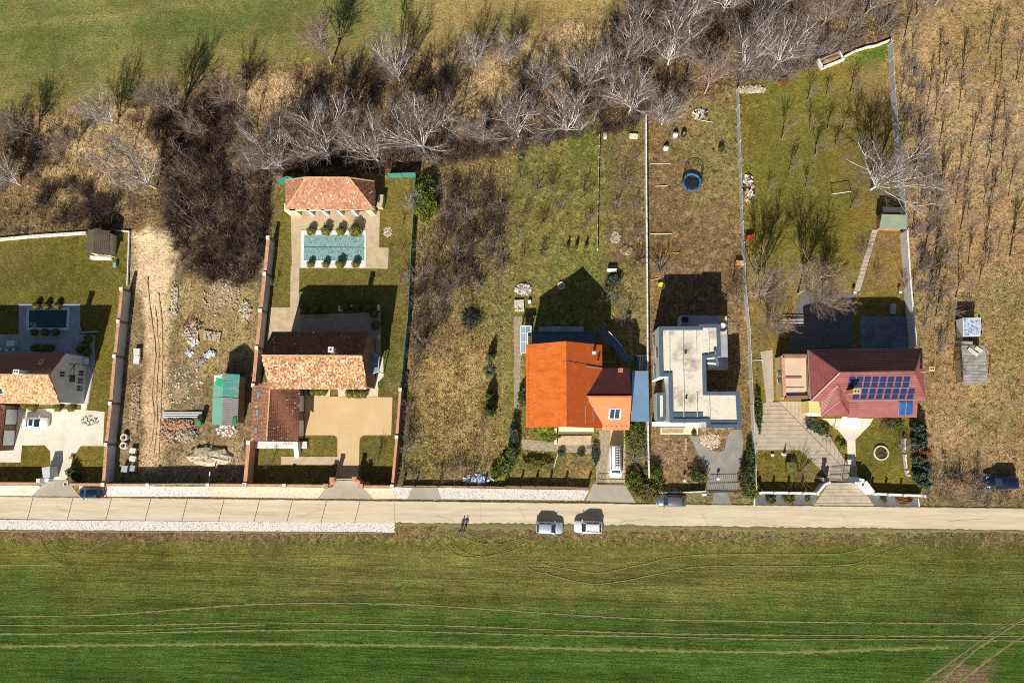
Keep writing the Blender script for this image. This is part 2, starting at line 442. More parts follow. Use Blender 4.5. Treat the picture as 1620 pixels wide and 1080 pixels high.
# ================================================================== GROUND
# One sheet to the horizon, dense near the houses. Its colour attribute is the ground's own colour (what grows or lies there).
PAINT = [
 # polygon (photo points on the ground), albedo, feather m, edge wobble m, opacity
 ([(-400,-400),(2100,-400),(2100,300),(-400,300)], (.30,.215,.105), 1, 2, 1),
 # upper field
 ([(-400,-600),(1090,-600),(1010,-5),(960,22),(880,40),(820,62),(740,70),(640,80),(520,98),(430,105),(330,120),(240,150),(100,170),(0,186),(-400,240)], (.30,.235,.075), 1.5, 1.6, 1),
 ([(-400,-600),(700,-600),(650,20),(620,60),(520,60),(430,70),(330,85),(240,112),(100,132),(0,150),(-400,200)], (.215,.235,.065), 5, 4, .9),
 ([(180,60),(320,20),(470,20),(380,60),(250,85)], (.10,.16,.03), 4, 3, .5),
 ([(-100,40),(140,20),(150,60),(60,90),(-100,110)], (.12,.175,.03), 4, 3, .6),
 ([(-20,38),(160,24),(330,-6),(330,4),(160,34),(-20,48)], (.31,.28,.09), 1, .5, .8),
 ([(640,-100),(1010,-100),(960,20),(870,40),(720,60),(650,60)], (.44,.33,.12), 4, 3, .85),
 # the wild strip
 ([(-200,235),(0,190),(100,172),(240,152),(330,122),(430,108),(520,100),(640,84),(740,74),(820,66),(880,44),(960,26),(1010,0),(1040,-300),(1420,-300),(1420,60),(1330,90),(1200,140),(1000,190),(810,240),(640,275),(440,282),(300,340),(200,365),(0,378),(-200,390)], (.16,.10,.052), 1.5, 2, .9),
 ([(60,190),(150,172),(230,190),(250,240),(180,330),(90,300),(50,240)], (.72,.50,.25), 3, 3, .85),
 ([(0,270),(60,250),(100,330),(60,370),(0,370)], (.29,.20,.10), 3, 3, .7),
 ([(405,125),(450,112),(500,125),(520,150),(490,190),(430,200),(400,170)], (.78,.54,.28), 2, 2, .9),
 ([(540,190),(620,130),(640,160),(600,200),(560,225)], (.60,.40,.19), 2, 2, .75),
 ([(700,105),(790,100),(800,140),(760,190),(700,200),(690,150)], (.74,.52,.25), 3, 2, .85),
 ([(830,75),(880,55),(960,40),(980,80),(930,110),(880,130),(840,110)], (.80,.56,.29), 2.5, 2, .9),
 ([(1010,30),(1050,90),(1060,180),(1000,220),(960,140)], (.28,.19,.10), 3, 2, .6),
 ([(1210,100),(1330,60),(1400,30),(1410,60),(1330,92),(1230,130)], (.14,.095,.07), 3, 2, .8),
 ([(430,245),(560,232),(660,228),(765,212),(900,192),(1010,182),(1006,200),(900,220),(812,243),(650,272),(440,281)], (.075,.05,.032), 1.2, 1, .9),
 # right meadow
 ([(1412,60),(1460,30),(2300,-300),(2300,805),(1465,800),(1462,560),(1425,300)], (.48,.32,.15), 1.5, 1, 1),
 ([(1420,130),(1480,120),(1560,150),(1700,130),(1700,300),(1500,300),(1430,280)], (.52,.37,.20), 5, 3, .7),
 ([(1465,660),(1570,660),(1590,780),(1465,780)], (.42,.28,.15), 5, 3, .7),
 ([(1470,320),(1520,300),(1530,480),(1500,600),(1465,560)], (.26,.175,.085), 4, 3, .6),
 ([(1545,470),(1640,440),(1640,600),(1580,620),(1550,560)], (.24,.21,.055), 4, 3, .7),
 ([(1520,640),(1600,630),(1610,690),(1530,690)], (.23,.20,.06), 3, 3, .6),
 ([(1465,775),(1660,780),(1660,806),(1465,800)], (.25,.17,.095), 1, .5, .8),
 ([(1480,20),(1620,-20),(1620,110),(1520,120)], (.30,.22,.075), 4, 3, .6),
 # plot 1 lawn
 ([(-300,400),(0,380),(140,370),(205,366),(203,455),(170,765),(-300,765)], (.20,.165,.030), .3, .2, 1),
 ([(-20,400),(60,390),(50,440),(-20,430)], (.23,.18,.055), 2, 2, .6),
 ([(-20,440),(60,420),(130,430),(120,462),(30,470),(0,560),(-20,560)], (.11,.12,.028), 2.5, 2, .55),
 ([(130,415),(180,415),(170,450),(140,450)], (.12,.13,.03), 2, 1, .6),
 # plot 2 soil
 ([(205,366),(275,362),(420,300),(432,376),(386,765),(172,765),(203,455)], (.30,.22,.115), .5, .5, 1),
 ([(212,368),(272,366),(280,400),(268,450),(262,540),(250,620),(236,560),(228,480),(212,440)], (.98,.74,.44), 1, .8, 1),
 ([(234,500),(264,500),(264,640),(258,745),(228,750),(224,640)], (.80,.56,.32), .8, .5, .95),
 ([(275,440),(300,430),(410,440),(405,560),(330,600),(280,560)], (.52,.38,.16), 2, 1.5, .7),
 ([(275,340),(420,270),(425,400),(405,450),(330,450),(285,430),(270,380)], (.13,.09,.06), 2, 2, .9),
 ([(290,700),(375,695),(385,740),(285,742)], (.50,.36,.19), 1, .5, .85),
 ([(330,590),(385,590),(385,700),(330,700)], (.27,.18,.10), 1.5, 1, .6),
 # plot 3 lawn
 ([(441,284),(657,273),(633,765),(386,765),(432,376)], (.20,.165,.038), .3, .2, 1),
 ([(598,500),(636,500),(630,690),(600,620)], (.115,.12,.028), 2, 1, .6),
 ([(615,600),(632,600),(628,650),(612,640)], (.27,.19,.10), 1.5, .6, .6),
 # plot 4 wild garden
 ([(657,273),(812,246),(806,500),(797,765),(633,765)], (.29,.215,.075), .6, .5, 1),
 ([(690,290),(806,260),(806,420),(760,470),(700,440),(668,400)], (.20,.15,.07), 3, 2, .7),
 ([(652,430),(700,420),(720,520),(680,580),(645,560)], (.17,.125,.065), 2.5, 2, .7),
 ([(720,440),(800,430),(803,540),(740,530)], (.22,.21,.06), 3, 2, .6),
 ([(670,560),(765,545),(770,660),(680,670)], (.48,.35,.13), 3, 2, .8),
 ([(760,500),(803,500),(800,700),(765,700)], (.21,.19,.055), 2, 1, .6),
 ([(690,670),(780,670),(775,740),(700,745)], (.44,.30,.125), 2, 1.5, .7),
 ([(640,680),(690,700),(690,762),(636,762)], (.17,.17,.05), 2, 1, .5),
 # plot 5
 ([(812,246),(1024,190),(1030,770),(797,768)], (.24,.20,.055), .6, .5, 1),
 ([(812,260),(945,215),(945,260),(870,300),(812,330)], (.19,.19,.05), 3, 2, .6),
 ([(955,225),(1022,200),(1024,420),(960,420)], (.255,.175,.085), 1, 1, .85),
 ([(890,190),(945,180),(945,250),(905,260)], (.12,.17,.025), 2, 1.5, .7),
 ([(870,385),(945,380),(950,440),(870,430)], (.15,.20,.04), 2.5, 2, .6),
 ([(955,215),(975,215),(972,330),(955,330)], (.15,.17,.04), 1.5, 1, .5),
 ([(960,425),(1000,440),(1000,480),(965,500)], (.14,.18,.03), 2, 1, .6),
 ([(970,430),(1024,430),(1026,580),(980,580)], (.27,.19,.09), 2, 1, .7),
 ([(815,713),(935,715),(935,745),(815,745)], (.17,.17,.045), 1, .6, .8),
 ([(880,715),(930,715),(930,765),(880,765)], (.28,.19,.08), 1, .6, .7),
 ([(985,670),(1026,670),(1026,765),(985,765)], (.20,.17,.06), 1, .6, .8),
 # plot 6
 ([(1024,190),(1120,160),(1168,136),(1178,350),(1188,560),(1198,780),(1030,775)], (.27,.175,.08), .5, .5, 1),
 ([(1060,190),(1168,165),(1174,330),(1130,350),(1090,330),(1070,250)], (.26,.205,.075), 3, 2, .9),
 ([(1115,170),(1166,160),(1168,230),(1130,220)], (.20,.20,.05), 2, 2, .6),
 ([(1070,330),(1150,320),(1165,450),(1060,450)], (.20,.135,.07), 4, 2, .7),
 ([(1035,690),(1095,690),(1115,740),(1060,750),(1040,740)], (.29,.19,.11), 1, 1, .9),
 ([(1085,775),(1128,775),(1135,798),(1085,797)], (.28,.24,.10), 1, .5, .8),
 ([(1168,680),(1195,680),(1197,770),(1168,770)], (.22,.17,.06), .6, .5, .8),
 # plot 7 lawn
 ([(1168,136),(1300,108),(1330,90),(1412,62),(1425,220),(1450,560),(1462,785),(1198,785),(1186,500)], (.26,.195,.038), .4, .3, 1),
 ([(1330,92),(1408,66),(1412,90),(1370,105),(1335,108)], (.10,.19,.015), .8, .6, .9),
 ([(1175,150),(1300,120),(1320,200),(1300,320),(1185,330)], (.15,.17,.035), 5, 3, .55),
 ([(1340,110),(1412,100),(1418,200),(1360,170)], (.33,.24,.10), 3, 2, .8),
 ([(1350,210),(1425,200),(1440,330),(1350,320)], (.20,.15,.06), 3, 2, .8),
 ([(1200,280),(1330,280),(1340,400),(1220,400)], (.15,.165,.032), 5, 3, .5),
 ([(1190,440),(1330,430),(1340,470),(1260,520),(1190,500)], (.34,.24,.09), 3, 2, .75),
 ([(1370,400),(1430,400),(1430,462),(1360,462)], (.29,.19,.065), 2, 1, .8),
 ([(1360,362),(1432,362),(1432,400),(1370,400)], (.22,.15,.075), 1, 1, .8),
 ([(1190,515),(1210,515),(1215,560),(1195,600)], (.23,.18,.075), 1, 1, .8),
 ([(1205,710),(1290,715),(1300,765),(1200,765)], (.18,.155,.03), 1, 1, .8),
 ([(1350,665),(1440,660),(1440,765),(1360,750)], (.175,.16,.03), 1, 1, .8),
 # road verge and the lower field
 ([(-400,765),(2100,790),(2100,812),(-400,790)], (.24,.19,.09), .3, .3, .9),
 ([(-400,836),(620,838),(640,828),(1620,838),(2100,842),(2100,1300),(-400,1300)], (.22,.13,.075), .2, .2, 1),
 ([(640,828),(1620,838),(2000,842),(2000,860),(1150,852),(640,846)], (.23,.19,.075), .6, .4, .8),
 ([(700,830),(860,830),(860,845),(700,845)], (.30,.20,.11), 1, .5, .6),
 ([(-400,852),(400,856),(700,849),(1140,854),(1330,860),(2100,862),(2100,1500),(-400,1500)], (.175,.172,.034), .7, .5, 1),
 ([(-400,900),(2100,905),(2100,1500),(-400,1500)], (.125,.152,.030), 4, 2, .8),
 ([(-400,960),(2100,965),(2100,1500),(-400,1500)], (.060,.118,.018), 4, 2, .9),
 ([(380,870),(1250,880),(1200,940),(480,930)], (.20,.175,.055), 5, 3, .6),
 ([(-100,905),(40,900),(60,950),(-100,960)], (.10,.15,.022), 3, 2, .7),
 ([(1280,880),(1700,870),(1700,960),(1300,950)], (.125,.155,.030), 5, 3, .7),
 ([(1500,1050),(1570,1052),(1545,1100),(1470,1100)], (.27,.17,.11), 1.5, 1, .8),
]
ROUGH = [   # where the soil is uneven enough to feel (amplitude in m)
 ([(-200,235),(0,195),(240,160),(430,115),(640,95),(820,75),(960,30),(1040,-300),(1420,-300),(1410,50),(1200,130),(1000,185),(810,235),(640,268),(450,270),(270,330),(60,340),(-200,380)], .55),
 ([(208,375),(420,310),(425,400),(390,735),(210,735)], .28),
 ([(1470,60),(1900,0),(1900,770),(1470,770)], .16),
 ([(665,285),(800,255),(795,740),(645,740)], .14),
 ([(960,230),(1018,220),(1018,500),(960,500)], .10),
]
def poly_w(p): return [tuple(W(a, b)[:2]) for a, b in p]

def relief(x, y):
    """Height of the wild ground at (x, y): hollows of up to half a metre, zero elsewhere."""
    P = np.stack([x, y], 1); z = np.zeros(len(P))
    for pl, amp in ROUGH:
        pw = poly_w(pl); ins = inside(P, pw)
        if not ins.any(): continue
        d = edge_dist(P[ins], pw)
        f = np.clip(d / 2.0, 0, 1)
        q = P[ins]
        n = .55 * vnoise(q[:, 0], q[:, 1], 2.6, 3) + .3 * vnoise(q[:, 0], q[:, 1], 1.0, 4) + .15 * vnoise(q[:, 0], q[:, 1], .5, 5)
        z[ins] -= amp * f * (1 - n)
    return z

def axis(lo, hi, step, far):
    a = list(np.arange(lo, hi, step))
    d = step; q = a[-1]
    while q < far: d *= 1.45; q += d; a.append(q)
    d = step; q = a[0]
    while q > -far: d *= 1.45; q -= d; a.insert(0, q)
    return np.array(a)

gx = axis(-100, 100, .42, 2600); gy = axis(-52, 90, .42, 2600)
XX, YY = np.meshgrid(gx, gy)
P = np.stack([XX.ravel(), YY.ravel()], 1)
C = np.tile(np.array((.26, .20, .09)), (len(P), 1))
near = (np.abs(P[:, 0]) < 260) & (np.abs(P[:, 1]) < 260)
wx = vnoise(P[:, 0], P[:, 1], 2.2, 1) - .5 + .5 * (vnoise(P[:, 0], P[:, 1], .8, 8) - .5)
wy = vnoise(P[:, 0], P[:, 1], 2.2, 2) - .5 + .5 * (vnoise(P[:, 0], P[:, 1], .8, 9) - .5)
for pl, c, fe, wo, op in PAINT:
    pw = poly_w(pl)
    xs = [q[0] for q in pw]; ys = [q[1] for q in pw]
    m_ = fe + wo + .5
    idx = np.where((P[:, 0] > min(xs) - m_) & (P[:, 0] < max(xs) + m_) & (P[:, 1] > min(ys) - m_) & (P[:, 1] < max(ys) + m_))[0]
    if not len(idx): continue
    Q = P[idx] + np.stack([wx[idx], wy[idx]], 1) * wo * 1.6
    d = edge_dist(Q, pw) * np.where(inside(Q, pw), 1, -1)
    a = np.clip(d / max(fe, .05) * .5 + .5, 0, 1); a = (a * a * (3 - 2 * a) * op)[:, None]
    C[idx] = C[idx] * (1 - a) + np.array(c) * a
# patches where the growth is drier or greener
n1 = vnoise(P[:, 0], P[:, 1], 7, 6); n2 = vnoise(P[:, 0], P[:, 1], 1.7, 7)
C *= (.66 + .28 * n1 + .20 * n2)[:, None]
C[:, 0] *= .93 + .16 * vnoise(P[:, 0], P[:, 1], 3.1, 10)
Z = np.zeros(len(P)); Z[near] = relief(P[near, 0], P[near, 1])
nx, ny = len(gx), len(gy)
ii = (np.arange(ny - 1)[:, None] * nx + np.arange(nx - 1)[None, :]).ravel()
faces = np.stack([ii, ii + 1, ii + nx + 1, ii + nx], 1)

def ground_material():
    m, nt, b = _new('living_ground')
    g = nt.nodes.new('ShaderNodeNewGeometry'); pos = g.outputs['Position']
    a = nt.nodes.new('ShaderNodeAttribute'); a.attribute_name = 'tint'; c = a.outputs['Color']
    w = a.outputs['Alpha']
    def mul(x, k, add=0.0):      # x * (w * k + add)
        q = nt.nodes.new('ShaderNodeMath'); q.operation = 'MULTIPLY_ADD'; nt.links.new(w, q.inputs[0]); q.inputs[1].default_value = k; q.inputs[2].default_value = add
        r = nt.nodes.new('ShaderNodeMath'); r.operation = 'MULTIPLY'; nt.links.new(x, r.inputs[0]); nt.links.new(q.outputs[0], r.inputs[1])
        return r.outputs[0]
    c = _mixc(nt, mul(_ramp(nt, _noise(nt, pos, .9, 6, .78, None, .9), .50, .60, 0, 1), .75, .10), c, _mixc(nt, .35, _scale(nt, c, _ramp(nt, _noise(nt, pos, .3, 2), 0, 1, 1.75, 2.0)), (.50, .34, .14)))
    c = _mixc(nt, mul(_ramp(nt, _noise(nt, pos, 1.6, 6, .8, (1, 1, 1), .9), .52, .61, 0, 1), .68, .20), c, (.035, .028, .010))
    # drill rows of the fields
    rows = _ramp(nt, _noise(nt, pos, 1.0, 4, .75, (.16, 5.0, 1)), .38, .62, .62, 1.42)
    band = _ramp(nt, _noise(nt, pos, 1.0, 5, .6, (.02, .55, 1)), .36, .64, .78, 1.25)
    rb = nt.nodes.new('ShaderNodeMath'); rb.operation = 'MULTIPLY'; nt.links.new(rows, rb.inputs[0]); nt.links.new(band, rb.inputs[1]); rows = rb.outputs[0]
    mr = nt.nodes.new('ShaderNodeMix'); mr.data_type = 'FLOAT'
    nt.links.new(_ramp(nt, w, 0.0, .30), mr.inputs[0]); nt.links.new(rows, mr.inputs[2]); mr.inputs[3].default_value = 1.0
    c = _scale(nt, c, mr.outputs[0])
    f = _ramp(nt, _noise(nt, pos, 4.4, 4, .85, (1, 1.15, 1), 1.8), .36, .64, .42, 1.75)
    c = _scale(nt, c, f)
    nt.links.new(c, b.inputs['Base Color']); b.inputs['Roughness'].default_value = 1.0
    b.inputs['Specular IOR Level'].default_value = .05
    bp = nt.nodes.new('ShaderNodeBump'); bp.inputs['Strength'].default_value = 1.0; bp.inputs['Distance'].default_value = .3
    nt.links.new(_noise(nt, pos, 3.4, 5, .75, None, 1.0), bp.inputs['Height']); nt.links.new(bp.outputs['Normal'], b.inputs['Normal'])
    return m
gm = ground_material()
me = raw_mesh('ground', np.column_stack([P, Z]), faces, gm, smooth=True)
at = me.color_attributes.new('tint', 'FLOAT_COLOR', 'POINT')
WM = np.ones(len(P))
for pl, v in (([(-400,852),(2100,858),(2100,1500),(-400,1500)], 0.0), ([(-400,-600),(1000,-600),(960,15),(820,60),(520,96),(330,118),(100,168),(-400,238)], .22), ([(-300,380),(205,366),(170,765),(-300,765)], .35), ([(441,284),(657,273),(633,765),(386,765)], .3), ([(212,368),(272,366),(280,400),(262,540),(250,740),(228,740),(212,440)], .35), ([(1168,136),(1412,62),(1462,785),(1198,785)], .35)):
    pw = poly_w(pl); ins = inside(P, pw); WM[ins] = v + (1 - v) * np.clip(1 - edge_dist(P[ins], pw) / 2.0, 0, 1)
at.data.foreach_set('color', np.column_stack([np.clip(C, 0, 1), WM]).astype(np.float32).ravel())
raw_obj('ground', me, kind='structure')

# ------------------------------------------------------------------ paved surfaces (px outlines, top height)
def sheet(name, pts, z, m, parent=None, deep=.12, kind='structure'):
    return MB().prism([Vector((*W(a, b)[:2], z)) for a, b in pts], deep).build(name, m, parent, kind=None if parent else kind)

M['stain'] = mat('worn_concrete', (.50, .41, .285), (.44, .355, .24), sc=.7, lo=.4, hi=.6, var=.14, fine=5, bump=.15)
M['shadepave'] = mat('shaded_pool_cover', (.13, .16, .20), (.20, .23, .27), sc=.5, var=.15, bump=.2)  # second one: terrace darkened and blued, the house shadow is in its colour
# the road: slabs on a dark bed, left half; longer pours on the right
bed = sheet('road', [(-300,784),(1700,804.5),(1900,806),(1900,842),(1700,840),(-300,821.5)], .02, M['joint'])
def road_y(x, t):   # t=0 upper edge, 1 lower edge
    return (785 + (804 - 785) * x / 1620.0) * (1 - t) + ((820 if x < 0 else 820 + 19.0 * x / 1620.0)) * t
cuts = [-240,-180,-120,-70,-8,53,116,177,239,297,355,411,463,517,570,625,760,905,1050,1195,1340,1485,1640,1900]
for i in range(len(cuts) - 1):
    a, b = cuts[i], cuts[i + 1]
    sk = 9 if a < 600 else 0; sk2 = 9 if b < 600 else 0
    g_ = .5 if b < 640 else .06
    g2 = .5 if a < 600 else .06
    sheet('slab', [(a + g2, road_y(a, 0)), (b - g_, road_y(b, 0)), (b - sk2 - g_, road_y(b, 1)), (a - sk + g2, road_y(a, 1))], .06, M['concrete'], bed, .08)

for pts in ([(-300,821.5),(0,821.5),(625,827),(625,842),(-300,838)],):
    sheet('gravel_strip', pts, .05, M['gravel'])
sheet('gravel_verge', [(165,768.5),(335,769),(335,785),(170,785.5)], .045, M['gravel'])
sheet('gravel_verge', [(330,769),(518,770.5),(503,788),(334,785.5)], .047, M['gravel_c'])
sheet('gravel_verge', [(574,771),(625,771.5),(625,788.5),(592,789)], .045, M['gravel_c'])
sheet('gravel_verge', [(625.5,770),(652,771),(644,789),(625.5,788.5)], .047, M['gravel'])
sheet('gravel_verge', [(692,771),(932,775),(924,791),(698,789)], .045, M['gravel'])
sheet('verge', [(-300,767),(60,768),(66,770),(50,784.5),(-300,784)], .05, M['paleconc'])
sheet('verge', [(125,768.5),(164,768.5),(168,785),(128,785)], .05, M['paleconc'])
sheet('asphalt_verge', [(1194,781),(1292,781),(1284,798.5),(1193,798)], .045, M['asph_v'])
sheet('asphalt_verge', [(1371,783),(1452,787),(1453,801),(1384,800)], .045, M['asph_v'])
sheet('kerb', [(1193,781),(1194.5,781),(1194.5,799),(1192,799)], .09, M['white'])
sheet('kerb', [(1451.5,788),(1453.2,788),(1455,801.5),(1453,801.5)], .09, M['white'])
# drives between the road and the gates
for nm, pts in (('drive_apron', [(76,758),(106,758),(127,785.5),(50,784.5)]),
                ('drive_apron', [(528,760),(562,760),(592,789),(504,788)]),
                ('drive_apron', [(652,771),(691,771),(699,789.5),(644,789)]),
                ('drive_apron', [(938,765),(988,765),(1006,795),(926,791.5)])):
    sheet(nm, pts, .052, M['apron'])
sheet('drive_apron', [(1130,777),(1150,777),(1158,798),(1126,797)], .052, M['asphalt'])
ap = sheet('drive_apron', [(1313,761),(1352,761),(1372,783),(1383,801),(1286,800),(1298,783)], .04, M['joint'])
for q in range(7):
    y0, y1 = 762 + q * 5.6, 762 + (q + 1) * 5.6 - .45
    def ex(y): return (np.interp(y, [761, 783, 800], [1313, 1298, 1286]), np.interp(y, [761, 783, 801], [1352, 1372, 1383]))
    l0, r0 = ex(y0); l1, r1 = ex(y1)
    sheet('plank', [(l0, y0), (r0, y0), (r1, min(y1, 800)), (l1, min(y1, 800))], .055, M['paver'], ap, .05)

# yard 1
sheet('yard', [(-120,640),(133,648),(166,651),(163,705),(128,705),(120,717),(115,722),(111,750),(104,758),(79,758),(80,735),(80,714),(71,704),(35,704),(33,731),(-120,731)], .05, M['paleconc'])
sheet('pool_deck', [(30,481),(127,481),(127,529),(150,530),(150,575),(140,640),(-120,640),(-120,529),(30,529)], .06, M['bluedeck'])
sheet('side_path', [(141,580),(146,590),(137,648),(128,648)], .065, M['paleconc'])
# yard 3
sheet('yard', [(480,627),(621,628),(619,688),(576,688),(571,691),(569,695),(568,735),(566,757),(530,757),(534,735),(534,694),(532,690),(528,688),(470,688),(470,650)], .05, M['tan'])
sheet('garden_path', [(445,722),(534,722),(534,734.5),(445,734.5)], .055, M['tandeck'])
sheet('pool_deck', [(460,334),(601,334),(600,392),(615,392),(614,425),(474,424),(473,485),(459,486),(460,422),(462,420)], .05, M['tandeck'])
sheet('terrace', [(427,486),(460,486),(473,484),(475,498),(602,494),(603,560),(596,590),(420,560),(424,522)], .055, M['tandeck'])
sheet('side_path', [(596,590),(606,560),(607,595),(598,604),(597,627),(588,627)], .06, M['paleconc'])
sheet('white_bed', [(480,612),(523,612),(522,627),(481,627)], .07, M['gravel_c'])
sheet('white_bed', [(535,613),(599,613),(598,627.5),(535,627)], .07, M['gravel_c'])
# yard 5: stone paths
sheet('stone_path', [(813,500),(826,500),(824,560),(823,600),(822,645),(813,645),(813,590)], .05, M['stonepath'])
sheet('stone_path', [(826,694),(880,699),(947,700),(948,680),(967,680),(962,765),(943,765),(943,735),(938,718),(926,717),(828,711),(822,704)], .05, M['stonepath'])
sheet('drive', [(966,680),(990,680),(989,765),(958,765)], .055, M['tandeck'])
# yard 6
sheet('gravel_drive', [(1090,688),(1106,690),(1113,706),(1135,715),(1146,712),(1150,690),(1158,679),(1173,679),(1176,700),(1172,735),(1166,748),(1168,776),(1119,776),(1119,750),(1108,725)], .04, M['asphalt'])
# yard 7
dr = sheet('board_drive', [(1190,657),(1206,657),(1206,638),(1214,634),(1278,634),(1280,655),(1290,662),(1305,676),(1342,735),(1357,736),(1357,762),(1312,762),(1300,745),(1265,712),(1192,712)], .03, M['joint'])
sheet('garden_path', [(1203,556),(1222,553),(1224,632),(1208,656),(1212,634)], .045, M['paver'])
sheet('garden_path', [(1300,662),(1352,661),(1381,662),(1376,672),(1353,695),(1354,736),(1341,736),(1340,698),(1326,680)], .055, M['paleconc'])
fp = sheet('garden_path', [(1350,462),(1380,362),(1390,362),(1362,462)], .03, M['joint'])
for q in range(15):
    t0, t1 = q / 15.0, (q + 1) / 15.0 - .006
    def pt(t, s): return (1350.5 + (1380 - 1350.5) * t + s * (10 - 1 * t), 461 - 98 * t)
    sheet('paver', [pt(t0, 0), pt(t0, 1), pt(t1, 1), pt(t1, 0)], .05, M['paver'], fp, .05)
sheet('terrace', [(1262,475),(1272,464),(1350,464),(1350,556),(1246,556),(1250,520)], .04, M['asph_v'])  # near-black paving: the shadow of the house is put into the colour
sheet('terrace', [(1360,500),(1436,500),(1440,556),(1360,556)], .05, M['shadepave'])
# concentric boards of the drive
def boards():
    poly = [(1191,657.5),(1206.5,657.5),(1206.5,638.5),(1214,634.5),(1277,634.5),(1279,655.5),(1290,662.5),(1304,676.5),(1341,735.5),(1356,736.5),(1356,761),(1313,761),(1300.5,744.5),(1265,711.5),(1192.5,711.5)]
    pw = poly_w(poly)
    # L-shaped courses: horizontal boards left of the diagonal, upright ones right of it
    k = 0
    for i in range(22):
        y0 = 636 + i * 6.4; y1 = y0 + 5.9
        xr = 1232 + i * 6.3
        clip_piece([(1185, y0), (xr, y0), (xr + 5.6, y1), (1185, y1)], poly)
        x0 = 1232.6 + i * 6.3; x1 = x0 + 5.7
        clip_piece([(x0 + 0, 600), (x1, 600), (x1, y0 + 5.6), (x0, y0 - .5)], poly)

def clip_piece(q, poly):
    """Intersect a convex piece q with the yard outline (Sutherland-Hodgman, q is the clipper)."""
    out = list(poly)
    area = sum(q[i][0] * q[(i + 1) % 4][1] - q[(i + 1) % 4][0] * q[i][1] for i in range(4))
    if area < 0: q = q[::-1]
    for i in range(4):
        a, b = q[i], q[(i + 1) % 4]
        inp, out = out, []
        if not inp: return
        def side(p): return (b[0] - a[0]) * (p[1] - a[1]) - (b[1] - a[1]) * (p[0] - a[0])
        for j in range(len(inp)):
            p, r = inp[j], inp[(j + 1) % len(inp)]
            sp, sr = side(p), side(r)
            if sp >= 0: out.append(p)
            if (sp >= 0) != (sr >= 0):
                t = sp / (sp - sr); out.append((p[0] + (r[0] - p[0]) * t, p[1] + (r[1] - p[1]) * t))
    # drop repeated corners
    o2 = [p for j, p in enumerate(out) if math.dist(p, out[j - 1]) > .05]
    if len(o2) < 3: return
    ar = abs(sum(o2[i][0] * o2[(i + 1) % len(o2)][1] - o2[(i + 1) % len(o2)][0] * o2[i][1] for i in range(len(o2)))) / 2
    if ar < 4: return
    sheet('plank', o2, .052, M['paver'], dr, .045)
boards()
# little lawns inside yard 1 and 3 are the ground itself; raised edges:
def edging(name, pts, z, m, w=.12, closed=True):
    mb = MB(); n = len(pts)
    for i in range(n if closed else n - 1):
        a = W(*pts[i]); b = W(*pts[(i + 1) % n]); a.z = b.z = z / 2
        d = (b - a).normalized() * w * .5
        mb.bar(a - d * .9, b + d * .9, w, z)
    return mb.build(name, m, kind='structure')

# worn tracks in the fields: shallow ridges of pushed-up turf, thin raised ribbons that follow the ground
def ribbon(name, pts, width, z, m, seed=0):
    """Smooth curve through the photo points, ragged edges."""
    R = random.Random(seed)
    ws = [W(*p) for p in pts]; cur = []
    for i in range(len(ws) - 1):
        p0 = ws[max(i - 1, 0)]; p1 = ws[i]; p2 = ws[i + 1]; p3 = ws[min(i + 2, len(ws) - 1)]
        n = max(2, int((p2 - p1).length / .5))
        for k in range(n):
            t = k / n
            cur.append(.5 * ((2 * p1) + (-p0 + p2) * t + (2 * p0 - 5 * p1 + 4 * p2 - p3) * t * t + (-p0 + 3 * p1 - 3 * p2 + p3) * t ** 3))
    cur.append(ws[-1])
    v = []; f = []
    for i, p in enumerate(cur):
        d = (cur[min(i + 1, len(cur) - 1)] - cur[max(i - 1, 0)]).normalized(); s = Vector((-d.y, d.x, 0))
        wq = .65 + .6 * float(vnoise(p.x, p.y, 6, seed)); a = width * wq * (.5 + R.uniform(-.22, .22)); b = width * wq * (.5 + R.uniform(-.22, .22))
        q = p + s * R.uniform(-.03, .03)
        hh = z + R.uniform(0, .02)
        for t_, h_ in ((a, -.01), (a * .3, hh), (-b * .3, hh), (-b, -.01)):
            v.append((q.x + s.x * t_, q.y + s.y * t_, h_))
        if i:
            for k in range(3): f.append((4 * i - 4 + k, 4 * i - 3 + k, 4 * i + 1 + k, 4 * i + k))
    me = bpy.data.meshes.new(name); me.from_pydata(v, [], f); me.materials.append(m); me.update()
    return raw_obj(name, me, kind='structure')
M['trk_l'] = mat('pale_track_turf', (.165, .175, .038), (.125, .15, .028), sc=1.1, lo=.4, hi=.6, var=.35, fine=5, bump=.3)
M['trk_d'] = mat('shaded_furrow_strip', (.07, .07, .022), (.05, .075, .015), sc=.8, lo=.45, hi=.6, var=.35, fine=5, bump=.3)
M['trk_s'] = mat('straw_track', (.185, .165, .06), (.14, .15, .04), sc=.9, lo=.45, hi=.62, var=.35, fine=5, bump=.3)
M['trk_r'] = mat('rutted_soil', (.50, .36, .21), (.66, .49, .30), sc=1.5, lo=.4, hi=.6, var=.3, fine=4, bump=.5)
